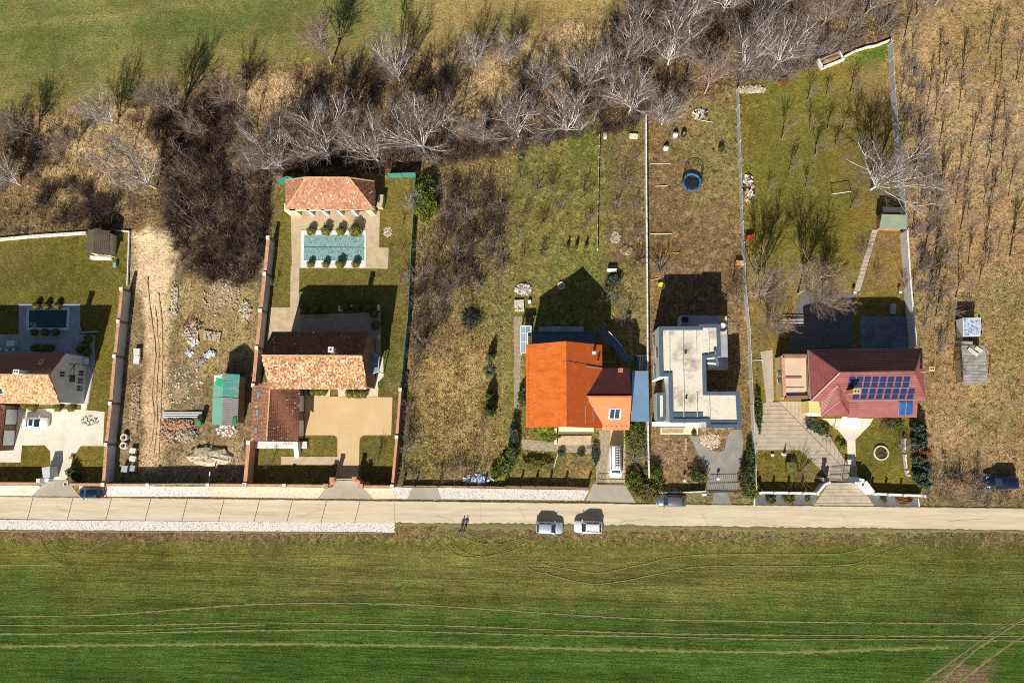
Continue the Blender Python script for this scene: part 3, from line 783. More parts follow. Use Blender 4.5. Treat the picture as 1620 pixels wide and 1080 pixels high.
TR = [
 ([(-60,975),(0,974.5),(170,971),(400,955),(600,954),(700,958),(1000,977),(1220,982),(1600,986),(1700,986)], .35, 'trk_s', .05),
 ([(-60,989),(0,988),(200,988),(420,984),(620,987),(750,990),(1000,1000),(1220,1003),(1500,1005),(1700,1006)], .3, 'trk_s', .05),
 ([(-60,1002),(100,1001),(330,991),(420,987)], .25, 'trk_l', .05),
 ([(-60,1001),(150,1001),(400,996),(600,996),(800,1002),(1000,1005),(1220,1010),(1400,1010),(1640,1013)], .35, 'trk_l', .06),
 ([(-60,1022),(0,1021),(400,1017),(620,1019),(860,1023),(1000,1026),(1220,1030),(1420,1024),(1500,1022)], .7, 'trk_l', .06),
 ([(820,854),(824,880),(840,900),(870,908),(930,922),(980,919),(1040,907),(1120,895),(1330,893),(1380,880),(1430,862)], .3, 'trk_l', .06),
 ([(832,852),(838,872),(856,890),(905,900),(950,905),(1010,893),(1100,877),(1300,876),(1340,873),(1380,862)], .25, 'trk_l', .05),
 ([(700,848),(706,862),(724,877),(760,881),(800,873),(840,860)], .25, 'trk_l', .05),
 ([(712,848),(722,864),(742,875),(770,879),(812,866),(834,856)], .2, 'trk_l', .05),
 ([(730,848),(758,858),(790,860),(820,852),(850,844)], .25, 'trk_l', .05),
 ([(65,853),(76,872),(98,891)], .2, 'trk_l', .05), ([(78,853),(92,870),(125,874),(165,858)], .2, 'trk_l', .05),
 ([(92,852),(108,868),(135,870),(170,856)], .2, 'trk_l', .05),
 ([(1480,1085),(1540,1030),(1600,990),(1640,970)], .45, 'trk_s', .05),
 ([(1450,1085),(1500,1050),(1570,1000),(1640,968)], .35, 'trk_s', .05),
 ([(1510,1085),(1560,1045),(1620,1005),(1660,985)], .45, 'trk_s', .05),
 ([(-60,893),(40,893),(100,892)], .25, 'trk_s', .03),
]
for i, (p, w, mm, z) in enumerate(TR):
    ribbon('wheel_track', p, w, z, M[mm], i)
    if w > .28:   # dark strip beside the turf ridge: furrow shade put into the colour
        ribbon('wheel_track', [(a, b + 1.9 + w) for a, b in p], w * .55, .012, M['trk_d'], i + 50)

# soil and turf creeping over the road edges
M['edge_soil'] = mat('edge_soil', (.20, .14, .075), (.16, .16, .04), sc=1.2, lo=.4, hi=.6, var=.4, fine=5, bump=.4)
for i, (a_, b_, t_, dy, w_) in enumerate(((625, 1700, 1, .6, .75), (-60, 1700, 0, -.4, .35), (700, 1100, 1, 1.6, 1.3), (1150, 1500, 1, 1.4, 1.0))):
    ribbon('soil_edge', [(x, road_y(x, t_) + dy) for x in np.arange(a_, b_, 40)], w_, .075, M['edge_soil'], 80 + i)
ribbon('soil_edge', [(x, 838.5 + 3.8 * max(x, 0) / 625) for x in np.arange(-60, 640, 35)], .5, .07, M['edge_soil'], 90)
ribbon('soil_edge', [(625.5, 829), (626, 834), (625.5, 842)], .6, .07, M['edge_soil'], 91)
for k, (dx, w_) in enumerate(((0, .35), (16, .4), (8, .2))):
    ribbon('wheel_track', [(232 + dx + k * 2, 440 + 25 * k), (238 + dx, 500), (245 + dx * .7, 560), (240 + dx * .9, 620), (243 + dx * .6, 670), (230 + dx * 1.2, 738)], w_ * .7, .02, M['trk_r'], 95 + k)

for k, (x, y, dx, dy) in enumerate(((688,815,30,9),(820,800,12,22),(980,826,44,-6),(1110,812,14,20),(1210,830,50,3),(1330,812,16,22),(1500,824,60,-5),(330,800,22,12),(480,815,30,-9),(90,800,18,12))):
    R = random.Random(k); ribbon('crack', [(x + dx * t + R.uniform(-1.5, 1.5), y + dy * t + R.uniform(-1.5, 1.5)) for t in (0, .25, .5, .75, 1)], .045, .064, M['joint'], 200 + k)

# ================================================================== BUILDINGS
def lerp(a, b, t): return a + (b - a) * t

def roof_plane(parent, name, pts, m, thick=.16, part=True, label=None):
    return MB().prism(pts, thick).build(name, m, parent, label=label)

def plane_axes(pts):
    n = Vector((0, 0, 0))
    for i in range(len(pts)): n += pts[i].cross(pts[(i + 1) % len(pts)])
    if n.z < 0: n = -n
    n.normalize()
    u = Vector((0, 0, 1)).cross(n)
    u = u.normalized() if u.length > 1e-4 else Vector((1, 0, 0))
    v = n.cross(u)            # up the slope
    return u, v, n

def tiles(parent, pts, cols, wts, tw=.21, tl=.30, seed=0, name='roof_tiles', lift=.03, curve=.035):
    """Lay overlapping clay tiles on a roof plane; joined into one part because each shows under 4 pixels."""
    R = np.random.default_rng(seed)
    u, v, n = plane_axes(pts); o = pts[0]
    p2 = [((p - o).dot(u), (p - o).dot(v)) for p in pts]
    x0, x1 = min(p[0] for p in p2), max(p[0] for p in p2); y0, y1 = min(p[1] for p in p2), max(p[1] for p in p2)
    gx_, gy_ = np.meshgrid(np.arange(x0, x1, tw), np.arange(y0, y1, tl))
    c = np.stack([gx_.ravel() + tw / 2, gy_.ravel() + tl / 2], 1)
    c = c[inside(c, p2)]
    k = len(c)
    if not k: return None
    h = R.uniform(0, .018, k) + lift
    U, V_, N = np.array(u), np.array(v), np.array(n)
    base = np.array(o)[None, :] + c[:, :1] * U + c[:, 1:] * V_
    def P_(a, b, hh): return base + a * tw / 2 * U + (b * tl / 2) * V_ + (hh)[:, None] * N
    lo_, hi_ = h + .03, h - .012
    verts = np.stack([P_(-1, -1.12, lo_), P_(0, -1.12, lo_ + curve), P_(1, -1.12, lo_), P_(1, 1, hi_), P_(0, 1, hi_ + curve), P_(-1, 1, hi_), P_(-1, -1.12, h * 0 + .002), P_(1, -1.12, h * 0 + .002)], 1).reshape(-1, 3)
    i = (np.arange(k) * 8)[:, None]
    F = np.concatenate([i + np.array([[0, 1, 4, 5]]), i + np.array([[1, 2, 3, 4]]), i + np.array([[6, 7, 2, 0]])])
    cols = np.array(cols); w = np.array(wts) / sum(wts)
    t = cols[R.choice(len(cols), k, p=w)] * R.uniform(.78, 1.2, (k, 1))
    blot = vnoise(base[:, 0], base[:, 1] + base[:, 2], 1.6, seed)
    t = t * (.86 + .28 * blot)[:, None]
    me = raw_mesh(name, verts, F, M['tile'], np.concatenate([t, t, t * .8]))
    return raw_obj(name, me, parent, kind='stuff')

def ribs(parent, pts, m, step=.35, h=.035, w=.05, along='across', name='roof_ribs', seed=0):
    """Fine raised seams on a sheet roof, joined into one part."""
    u, v, n = plane_axes(pts); o = pts[0]
    if along == 'down': a_, b_ = v, u
    else: a_, b_ = u, v
    p2 = [((p - o).dot(a_), (p - o).dot(b_)) for p in pts]
    lo, hi = min(p[1] for p in p2), max(p[1] for p in p2)
    mb = MB(); q = lo + step * .6
    while q < hi - .05:
        xs = []
        for i in range(len(p2)):
            (xa, ya), (xb, yb) = p2[i], p2[(i + 1) % len(p2)]
            if (ya > q) != (yb > q): xs.append(xa + (xb - xa) * (q - ya) / (yb - ya))
        xs.sort()
        for i in range(0, len(xs) - 1, 2):
            if xs[i + 1] - xs[i] > .15:
                A = o + a_ * (xs[i] + .03) + b_ * q; B = o + a_ * (xs[i + 1] - .03) + b_ * q
                j = len(mb.v)
                for p in (A, B):
                    mb.v += [tuple(p - b_ * w), tuple(p + n * h), tuple(p + b_ * w * .35)]
                mb.f += [(j, j + 3, j + 4, j + 1), (j + 1, j + 4, j + 5, j + 2)]
        q += step
    if not mb.f: return None
    return mb.build(name, m, parent, kind='stuff')

def cap_line(parent, a, b, m, w=.22, h=.1, name='ridge_cap', up=.05):
    z = Vector((0, 0, up))
    return MB().bar(a + z, b + z, w, h).build(name, m, parent)

def inset(q, d):
    """Shrink a plan polygon (counter-clockwise or clockwise) by d."""
    n = len(q); out = []
    area = sum(q[i].x * q[(i + 1) % n].y - q[(i + 1) % n].x * q[i].y for i in range(n))
    s = 1 if area > 0 else -1
    for i in range(n):
        a, b, c = q[i - 1], q[i], q[(i + 1) % n]
        d1 = (b - a).to_2d().normalized(); d2 = (c - b).to_2d().normalized()
        n1 = Vector((-d1.y, d1.x)) * s; n2 = Vector((-d2.y, d2.x)) * s
        k = 1 + n1.dot(n2)
        k = max(k, .3)
        off = (n1 + n2) / k * d
        out.append(Vector((b.x + off.x, b.y + off.y, b.z)))
    return out

def opening(parent, a, b, z0, w, h, t=.5, out=None, fm='frame_w', gm_='glass', kind='window', bars=1, depth=.07):
    """A window or door on the wall line a-b (plan points), sill height z0, centred at fraction t; out = outward normal."""
    a = Vector((a[0], a[1], 0)); b = Vector((b[0], b[1], 0)); u = (b - a).normalized()
    n = Vector((u.y, -u.x, 0)) if out is None else Vector(out).normalized()
    c = a + (b - a) * t
    L = c - u * w / 2; Rr = c + u * w / 2
    mb = MB(); f = .07
    zz = Vector((0, 0, 1))
    o_ = n * depth / 2
    for p, q in ((L, L), (Rr, Rr)):
        mb.bar(p + zz * z0 + o_, p + zz * (z0 + h) + o_, depth, f)
    mb.bar(L + zz * (z0) + o_, Rr + zz * z0 + o_, depth, f); mb.bar(L + zz * (z0 + h) + o_, Rr + zz * (z0 + h) + o_, depth, f)
    for k in range(bars):
        p = L + u * w * (k + 1) / (bars + 1)
        mb.bar(p + zz * z0 + o_, p + zz * (z0 + h) + o_, depth * .7, f * .8)
    fr = mb.build(kind, M[fm], parent)
    q = [L + zz * z0, Rr + zz * z0, Rr + zz * (z0 + h), L + zz * (z0 + h)]
    q = [p + n * .028 for p in q]
    MB().prism(q, vec=-n * .02).build('pane' if kind == 'window' else 'door_leaf', M[gm_], fr)
    if kind == 'window' and z0 > .6:
        MB().bar(L - u * .06 + zz * (z0 - .06) + n * .06, Rr + u * .06 + zz * (z0 - .06) + n * .06, .16, .05).build('sill', M['stone'], fr)
    return fr

def on_roof(parent, pts, plane, up=.1, m='frame_w', g='glass', name='skylight'):
    """A roof window whose outline (photo points already in space) lies on a roof plane."""
    u, v, n = plane_axes(plane)
    base = [p + n * .0 for p in pts]
    fr = MB().prism([p + n * up for p in base], vec=-n * (up + .03)).build(name, M[m], parent)
    c = sum(base, Vector()) / len(base)
    if up > .11: MB().bar(lerp(base[0], base[1], .5) + n * (up + .03), lerp(base[2], base[3], .5) + n * (up + .03), .09, .05).build('frame', M[m], fr)
    MB().prism([c + (p - c) * .78 + n * (up + .012) for p in base], vec=-n * .02).build('pane', M[g], fr)
    return fr

def wplane(px, py, plane):
    """Photo point cast onto a 3-D plane given by three points."""
    a, b, c = plane[0], plane[1], plane[2]
    n = (b - a).cross(c - a)
    d = RW @ Vector((px - 810.0, 540.0 - py, -FPX)); o = Vector((0, 0, ALT))
    return o + d * ((a - o).dot(n) / d.dot(n))

def chimney(parent, px, py, ztop, zlow, w, m='brick', cap='stone', l=None, rz=0):
    p = W(px, py, ztop)
    o = MB().box((p.x, p.y, (ztop + zlow) / 2), (l or w, w, ztop - zlow), rz).build('chimney', M[m], parent)
    MB().box((p.x, p.y, ztop + .05), ((l or w) + .14, w + .14, .1), rz).build('cap', M[cap], o)
    for s in ((0,) if not l else (-1, 1)):
        MB().tube((p.x + s * (l or w) * .22, p.y, ztop + .1), (p.x + s * (l or w) * .22, p.y, ztop + .16), w * .2, n=8).build('flue', M['black'], o)
    return o

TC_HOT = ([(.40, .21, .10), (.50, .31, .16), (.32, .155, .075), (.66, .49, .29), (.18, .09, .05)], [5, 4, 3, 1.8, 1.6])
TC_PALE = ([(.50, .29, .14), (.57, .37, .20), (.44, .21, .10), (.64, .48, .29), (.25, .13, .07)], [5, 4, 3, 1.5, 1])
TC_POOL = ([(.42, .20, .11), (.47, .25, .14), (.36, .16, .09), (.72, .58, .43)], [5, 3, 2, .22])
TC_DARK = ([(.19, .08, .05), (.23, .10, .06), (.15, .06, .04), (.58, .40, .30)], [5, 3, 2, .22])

def gable_block(parent, NW, NE, SE, SW, RW_, RE, wall, ze, roof_mats, tcols=None, oh=.35, seed=0, base=0.0):
    """House body under a two-pitched roof with its ridge RW_-RE. Corners are eave points."""
    nplane = [NW, NE, RE, RW_]; splane = [SW, SE, RE, RW_][::-1]
    rn = roof_plane(parent, 'roof_slope', nplane, M[roof_mats[0]]); rs = roof_plane(parent, 'roof_slope', splane, M[roof_mats[1]])
    if tcols:
        tiles(rn, nplane, *tcols[0], seed=seed); tiles(rs, splane, *tcols[1], seed=seed + 1)
    q = inset([NW, NE, SE, SW], oh)
    zt = ze - .2
    MB().prism([Vector((p.x, p.y, zt)) for p in q], zt - base).build('wall', M[wall], parent)
    for (a, b, r, s) in ((q[0], q[3], RW_, 1), (q[1], q[2], RE, -1)):
        d = (q[1] - q[0]).normalized() * s * .3
        t = Vector((r.x, r.y, 0)) ; e = (b - a)
        f = ((t - a).dot(e)) / e.dot(e)
        apex = a + e * f; apex = Vector((apex.x, apex.y, r.z - .2))
        tri = [Vector((a.x, a.y, zt - .001)), Vector((b.x, b.y, zt - .001)), apex]
        MB().prism(tri, vec=d).build('gable', M[wall], parent)
    cap_line(parent, RW_, RE, M['tile_cap'])
    return nplane, splane, q

M['tile_cap'] = mat('ridge_tiles', (.62, .33, .17), (.75, .5, .3), sc=3, var=.3, bump=.3)
M['clay'] = mat('clay_underlay', (.30, .13, .07), var=.2, bump=.2)

# ---------------------------------------------------------------- house 1 (far left, white with tiled roof)
h1 = thing('house', 'white house with orange tiled gable roof and windowed end wall, beside the small dark pool', 'house', W(60, 600))
e, r = 5.8, 9.5
NE, SE = W(103, 557, e), W(95, 638.5, e); RE = W(77.5, 593, r)
dx = (W(0, 560, e) - NE).normalized()
NWp, SWp, RWp = NE + dx * 22, SE + (W(0, 637, e) - SE).normalized() * 22, RE + (W(0, 592.5, r) - RE).normalized() * 22
np1, sp1, q1 = gable_block(h1, NWp, NE, SE, SWp, RWp, RE, 'white', e, ('clay', 'clay'), (TC_PALE, TC_PALE), oh=.18, seed=3)
chimney(h1, 26, 588, 10.9, 8.9, .6, 'white', l=.9)
for (a, b) in ((18, 573), (64, 573)):
    on_roof(h1, [wplane(a - 4, b + 4, np1), wplane(a + 2, b + 4, np1), wplane(a + 6, b - 4, np1), wplane(a, b - 4, np1)], np1)
on_roof(h1, [wplane(-2, 623, sp1), wplane(7, 623, sp1), wplane(3, 612, sp1), wplane(-4, 612, sp1)], sp1)
A, B = q1[1], q1[2]     # east gable wall, north to south
out = Vector((B - A)).normalized(); out = Vector((-out.y, out.x, 0))
if out.x < 0: out = -out
opening(h1, A, B, 5.25, .95, 1.1, .42, out, bars=1)
opening(h1, A, B, 2.9, 1.1, 1.1, .49, out, 'frame_b', bars=2)
for t in (.36, .52, .68): opening(h1, A, B, .9, .95, 1.25, t, out, bars=1)
mbp = MB()
mbp.tube(A + out * .09 + Vector((0, 0, 4.2 - 5.1)) + (B - A) * .1, A + out * .09 + (B - A) * .1, .05, n=6)
mbp.v = []; mbp.f = []
P_ = lambda t, z: Vector((lerp(A.x, B.x, t), lerp(A.y, B.y, t), z)) + out * .07
for a_, b_ in (((.18, .3), (.18, 3.2)), ((.18, 3.2), (.44, 3.2)), ((.2, 3.25), (.2, 4.4)), ((.44, 3.2), (.44, 5.0)), ((.2, 3.3), (.4, 4.2))):
    mbp.tube(P_(*a_), P_(*b_), .035, n=5)
mbp.build('drainpipe', M['iron'], h1)
MB().box(P_(.1, 1.0) + out * .25, (.45, .9, .8)).build('air_conditioner', M['frame_w'], h1)
MB().bar(Vector((A.x, A.y, 4.83)) + out * .12, Vector((B.x, B.y, 4.83)) + out * .12, .1, .14).build('gable_trim', M['terra'], h1) if False else None
# its wing: a roof slope going off to the west and a wall of garage bays
WE = 3.4
wa, wb = W(8, 641, WE), W(0, 713, WE)
wing = [wa, wb, wb + Vector((-5, 0, 2.2)), wa + Vector((-5, 0, 2.2))]
rw_ = roof_plane(h1, 'wing_roof', wing, M['clay']); tiles(rw_, wing, *TC_DARK, seed=9)
MB().prism([Vector((wa.x - .5, wa.y, 3.1)), Vector((wb.x - .5, wb.y, 3.1)), Vector((wb.x - 8, wb.y, 3.1)), Vector((wa.x - 8, wa.y, 3.1))], 3.1).build('wing_wall', M['brown_wall'], h1)
for t in (.25, .72):
    opening(h1, (wa.x - .5, wa.y), (wb.x - .5, wb.y), .05, 2.6, 2.5, t, (1, 0, 0), 'frame_b', 'frame_w', 'door', bars=0, depth=.1)

# ---------------------------------------------------------------- house 3 (tiled house with wing) and its pool house
h3 = thing('house', 'L-shaped house with speckled orange clay tiles and dark tiled wing beside the tan yard', 'house', W(520, 590))
e, r = 6.0, 9.6
NW, NE = W(430, 525.5, e), W(583, 525, e); SE = W(580.5, 615, e); RWq, RE = W(414, 562, r), W(573, 563, r)
SW = W(442, 614, e); SWfull = SE + (SW - SE) * 1.0
SWf = Vector((NW.x + (SE.x - NE.x), SE.y + (NW.y - NE.y), e))
np3, sp3, q3 = gable_block(h3, NW, NE, SE, SWf, RWq, RE, 'brown_wall', e, ('clay', 'clay'), (TC_DARK, TC_HOT), oh=.4, seed=21)  # same roof, darker tiles on the north slope: shade put into the colour
A, B = q3[1], q3[2]; out = Vector((1, 0, 0))
chimney(h3, 523.5, 553, 10.5, 9.2, .7, 'cream')
opening(h3, q3[2], q3[3], .1, 1.6, 2.3, .30, (0, -1, 0), 'frame_b', kind='door', gm_='frame_b')
for t in (.12, .50, .66): opening(h3, q3[2], q3[3], 1.0, 1.2, 1.3, t, (0, -1, 0))
for t in (.2, .4, .6, .8): opening(h3, q3[0], q3[1], 1.0, 1.2, 1.3, t, (0, 1, 0))
# veranda roof edge and white band over the front door
MB().bar(W(474, 611, 3.0), W(526, 611, 3.0), .9, .16).build('porch_slab', M['white'], h3)
# white-framed glass balcony on the east gable
bal = MB()
c0, c1, c2, c3 = W(587, 556, 3.1), W(600, 565, 3.1), W(598, 588, 3.1), W(586, 592, 3.1)
for a_, b_ in ((c0, c1), (c1, c2), (c2, c3), (lerp(c0, c3, .5), lerp(c1, c2, .5))): bal.bar(a_, b_, .09)
bal.bar(W(599, 588, 3.1), Vector((*W(599, 588, 3.1)[:2], 0)), .12); bal.bar(c1, Vector((c1.x, c1.y, 0)), .12)
bf = bal.build('canopy_frame', M['frame_w'], h3)
MB().prism([c0, c1, c2, c3], .03).build('pane', M['glass_l'], bf)
# wing: ridge north-south
ze, zr = 3.6, 5.9
RN, RS = W(428, 602, zr), W(422, 697, zr)
EN, ES = W(473, 614.5, ze), W(471.5, 697, ze); WN, WS = W(402, 610, ze), W(396, 697.5, ze)
ep = [EN, ES, RS, RN]; wp = [WN, WS, RS, RN]
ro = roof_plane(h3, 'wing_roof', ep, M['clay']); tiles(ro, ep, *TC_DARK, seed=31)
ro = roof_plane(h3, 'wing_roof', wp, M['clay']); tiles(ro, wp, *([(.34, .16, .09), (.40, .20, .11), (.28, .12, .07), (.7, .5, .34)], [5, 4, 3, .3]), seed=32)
cap_line(h3, RN, RS, M['tile_cap'])
for y_, x_ in ((624, 409), (652.5, 407), (680, 405)):
    on_roof(h3, [wplane(x_ - 2.5, y_ + 7, wp), wplane(x_ + 2.5, y_ + 7, wp), wplane(x_ + 3.5, y_ - 6, wp), wplane(x_ - 1.5, y_ - 6, wp)], wp, m='frame_b', g='glass_l')
qq = [Vector((WN.x + .25, WN.y, 3.35)), Vector((EN.x - .45, EN.y, 3.35)), Vector((ES.x - .45, ES.y + .3, 3.35)), Vector((WS.x + .25, WS.y + .3, 3.35))]
MB().prism(qq, 3.35).build('wing_wall', M['brown_wall'], h3)
MB().prism([Vector((WS.x + .3, WS.y + .32, 3.34)), Vector((ES.x - .5, ES.y + .32, 3.34)), Vector((RS.x, RS.y + .32, zr - .2))], vec=(0, .3, 0)).build('gable', M['brown_wall'], h3)
for t in (.29, .79):
    opening(h3, (qq[1].x, qq[1].y), (qq[2].x, qq[2].y), .1, 2.7, 2.6, t, (1, 0, 0), 'frame_b', 'white', 'door', bars=0, depth=.12)
# front terrace with balustrade and a white slanting stair wall
tb = MB().prism([Vector((*W(a, b)[:2], .45)) for a, b in ((405, 698), (487, 698), (487, 709), (405, 709))], .5).build('front_terrace', M['white'], h3)
rail = MB()
p0, p1 = W(445, 704, 1.3), W(464, 704, 1.3)
rail.bar(p0, p1, .1)
for k in range(9):
    q = lerp(p0, p1, k / 8); rail.bar(q, Vector((q.x, q.y, .45)), .07)
rail.build('balustrade', M['frame_w'], h3)
MB().prism([W(463, 699, 2.4), W(470.5, 699, 2.4), W(473, 722, .75), W(466, 722, .75)], 1.0).build('stair_cheek', M['white'], h3)
MB().prism([Vector((*W(a, b)[:2], .3)) for a, b in ((466, 716), (473, 716), (474, 724), (467, 724))], .35).build('step', M['white'], h3)

ph = thing('pool_house', 'pool house with hipped orange tile roof over white columns, north of the covered swimming pool', 'pavilion', W(523, 310))
e, r = 2.9, 5.0
pw_ = [W(452, 285, e), W(452.5, 330.5, e), W(592, 332, e), W(592.5, 287, e)]
RA, RB = W(485, 280.5, r), W(552, 281, r)
back = (W(485, 276, e).y - RA.y) - 1.0
NWc = Vector((pw_[0].x, pw_[0].y, e)); NEc = Vector((pw_[3].x, pw_[3].y, e))
for pl, tc, sd in (([pw_[1], pw_[2], RB, RA], TC_POOL, 41), ([pw_[0], pw_[1], RA], TC_POOL, 42), ([pw_[2], pw_[3], RB], TC_DARK, 43), ([pw_[0], RA, RB, pw_[3]], TC_DARK, 44)):  # east and north slopes get darker tiles: their shade is in the colour
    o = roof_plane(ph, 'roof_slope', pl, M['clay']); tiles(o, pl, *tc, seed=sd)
for a_, b_ in ((RA, RB), (RA, pw_[1]), (RB, pw_[2]), (RA, pw_[0]), (RB, pw_[3])): cap_line(ph, a_, b_, M['tile_cap'], .18, .08)
q = inset(pw_, .5)
zz = 2.65
MB().prism([Vector((q[0].x, q[0].y, zz)), Vector((q[0].x, q[0].y - 2.6, zz)), Vector((q[3].x, q[3].y - 2.6, zz)), Vector((q[3].x, q[3].y, zz))], zz).build('wall', M['cream'], ph)
for xa, xb in ((455, 476), (581, 594)):
    a_, b_ = W(xa + 4, 341, 0), W(xb + 1, 341, 0)
    MB().prism([Vector((a_.x, a_.y, zz)), Vector((b_.x, b_.y, zz)), Vector((b_.x, b_.y + 1.3, zz)), Vector((a_.x, a_.y + 1.3, zz))], zz).build('end_wall', M['cream'], ph)
for x_ in (495, 518, 541, 564):
    p = W(x_ + 1, 341.5, 0)
    MB().box((p.x, p.y + .25, zz / 2), (.5, .5, zz)).build('column', M['white'], ph)
MB().bar(Vector((q[1].x, W(500, 341).y + .25, 2.5)), Vector((q[2].x, W(500, 341).y + .25, 2.5)), .45, .3).build('lintel', M['cream'], ph)
for t in (.3, .5, .7): opening(ph, (q[0].x, q[0].y - 2.6), (q[3].x, q[3].y - 2.6), .2, 1.7, 2.0, t, (0, -1, 0), bars=1)

# ---------------------------------------------------------------- house 5 (orange sheet roof)
h5 = thing('house', 'house with bright orange sheet metal roof and a blue lean-to on its east side', 'house', W(890, 610))
e, r = 6.6, 10.3
NW, SW = W(832, 545, e), W(832, 676, e); NE, SE = W(952.5, 545.5, e), W(953, 677, e)
RN, RS = W(894.5, 539.5, r), W(895, 675, r)
lp = [NW, SW, RS, RN]; rp_full = [NE, SE, RS, RN]
o1 = roof_plane(h5, 'roof_slope', lp, M['orange']); ribs(o1, lp, M['orange'], .36, .022, .04)
# notch where the cross wing meets: valley point
VP = wplane(927, 627, rp_full)
V1 = wplane(953, 600, rp_full); V2 = wplane(953, 657, rp_full)
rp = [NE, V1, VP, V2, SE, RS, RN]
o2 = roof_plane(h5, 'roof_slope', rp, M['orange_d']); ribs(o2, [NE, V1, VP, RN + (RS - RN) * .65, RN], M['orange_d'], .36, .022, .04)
cap_line(h5, RN, RS, M['orange'], .3, .06, up=.03)
zv = VP.z
CE = W(999, 627, zv); CN, CS = W(996, 582, e - .1), W(995.5, 680, e - .4)
CNw, CSw = W(953, 582, e - .1), W(953, 680, e - .4)
cn = [V1, CNw, CN, CE, VP]; cs = [V2, CSw, CS, CE, VP]
def flatten(pl, m, nm, thick=.16):
    # the wing planes are not perfectly flat: split them in triangles from the valley point
    mb = MB()
    v = pl[-1]
    for i in range(len(pl) - 2): mb.prism([pl[i], pl[i + 1], v], thick)
    return mb.build(nm, m, h5)
flatten(cn, M['darkred'], 'wing_roof'); flatten(cs, M['orange'], 'wing_roof')  # dark red north slope: shade on the orange sheet put into the colour
MB().bar(VP + Vector((0, 0, .05)), CE + Vector((0, 0, .05)), .2, .08).build('ridge_cap', M['orange'], h5)
for a_, b_ in ((VP, V1), (VP, V2)): MB().bar(a_ + Vector((0, 0, .07)), b_ + Vector((0, 0, .07)), .12, .05).build('valley_flashing', M['iron'], h5)
for k in range(22):
    q = lerp(NW, SW, (k + .6) / 22) + Vector((.35, 0, .24)); MB().box(q, (.09, .09, .12)).build('snow_guard', M['darkred'], h5)
for k in range(5):
    q = lerp(CSw, CS, (k + .8) / 5.4) + Vector((0, .5, .28)); MB().box(q, (.1, .1, .12)).build('snow_guard', M['darkred'], h5)
csp = [CSw, CS, CE]
on_roof(h5, [wplane(962, 663, csp), wplane(981, 663, csp), wplane(983, 645, csp), wplane(964, 645, csp)], csp, .12)
for x_ in (926, 938):
    MB().bar(wplane(x_, 641, rp_full) + Vector((0, 0, .12)), wplane(x_ + .5, 669 if x_ < 930 else 666, rp_full) + Vector((0, 0, .12)), .07, .07).build('snow_rail', M['alu'], h5)
MB().bar(wplane(928, 579, rp_full) + Vector((0, 0, .15)), wplane(952, 582.5, rp_full) + Vector((0, 0, .15)), .12, .1).build('gutter_pipe', M['alu'], h5)
MB().tube(W(864, 571.5, 7.5) * 1, W(894, 572, r + .1), .03, n=4).build('cable', M['iron'], h5)
MB().tube(W(896, 571, r), wplane(928, 578, rp_full) + Vector((0, 0, .15)), .03, n=4).build('cable', M['iron'], h5)
cp = W(940, 557, 9.2); MB().tube((cp.x, cp.y, 6.6), (cp.x, cp.y, 9.2), .2, n=10).build('flue', M['alu'], h5)
MB().tube((cp.x, cp.y, 9.2), (cp.x, cp.y, 9.4), .34, .1, n=10).build('flue_cowl', M['stone'], h5)
cp = W(946, 571, 8.0); MB().tube((cp.x, cp.y, 6.8), (cp.x, cp.y, 8.0), .14, n=8).build('vent_pipe', M['plastic_r'], h5)
cp = W(982, 585, 7.6); MB().box((cp.x, cp.y, 6.8), (.7, .55, 1.6)).build('chimney', M['brick'], h5)
q = inset([NW, NE, SE, SW], .5)
MB().prism([Vector((p.x, p.y, 6.1)) for p in q], 6.1).build('wall', M['cream'], h5)
for a_, b_, rr, s in ((q[0], q[1], RN, -1), (q[3], q[2], RS, 1)):
    MB().prism([Vector((a_.x, a_.y, 6.099)), Vector((b_.x, b_.y, 6.099)), Vector((rr.x, a_.y, r - .35))], vec=(0, .3 * s, 0)).build('gable', M['cream'], h5)
wq = [Vector((q[1].x, CN.y - .5, 5.6)), Vector((CN.x - .5, CN.y - .5, 5.6)), Vector((CS.x - .5, CS.y + .5, 5.5)), Vector((q[1].x, CS.y + .5, 5.5))]
MB().prism([Vector((p.x, p.y, 5.5)) for p in wq], 5.5).build('wing_wall', M['cream'], h5)
MB().prism([Vector((CN.x - .5, CN.y - .5, 5.499)), Vector((CS.x - .5, CS.y + .5, 5.499)), Vector((CE.x - .5, CE.y, zv - .35))], vec=(-.3, 0, 0)).build('gable', M['cream'], h5)
opening(h5, wq[2], wq[3], .05, 3.2, 2.4, .5, (0, -1, 0), 'frame_b', 'brown_wall', 'door', bars=0)
for t in (.2, .4, .6, .8):
    opening(h5, q[3], q[2], 3.6, 1.2, 1.3, t, (0, -1, 0)); opening(h5, q[0], q[1], 3.6, 1.2, 1.3, t, (0, 1, 0))
    opening(h5, q[0], q[3], 1.2, 1.2, 1.4, t, (-1, 0, 0))
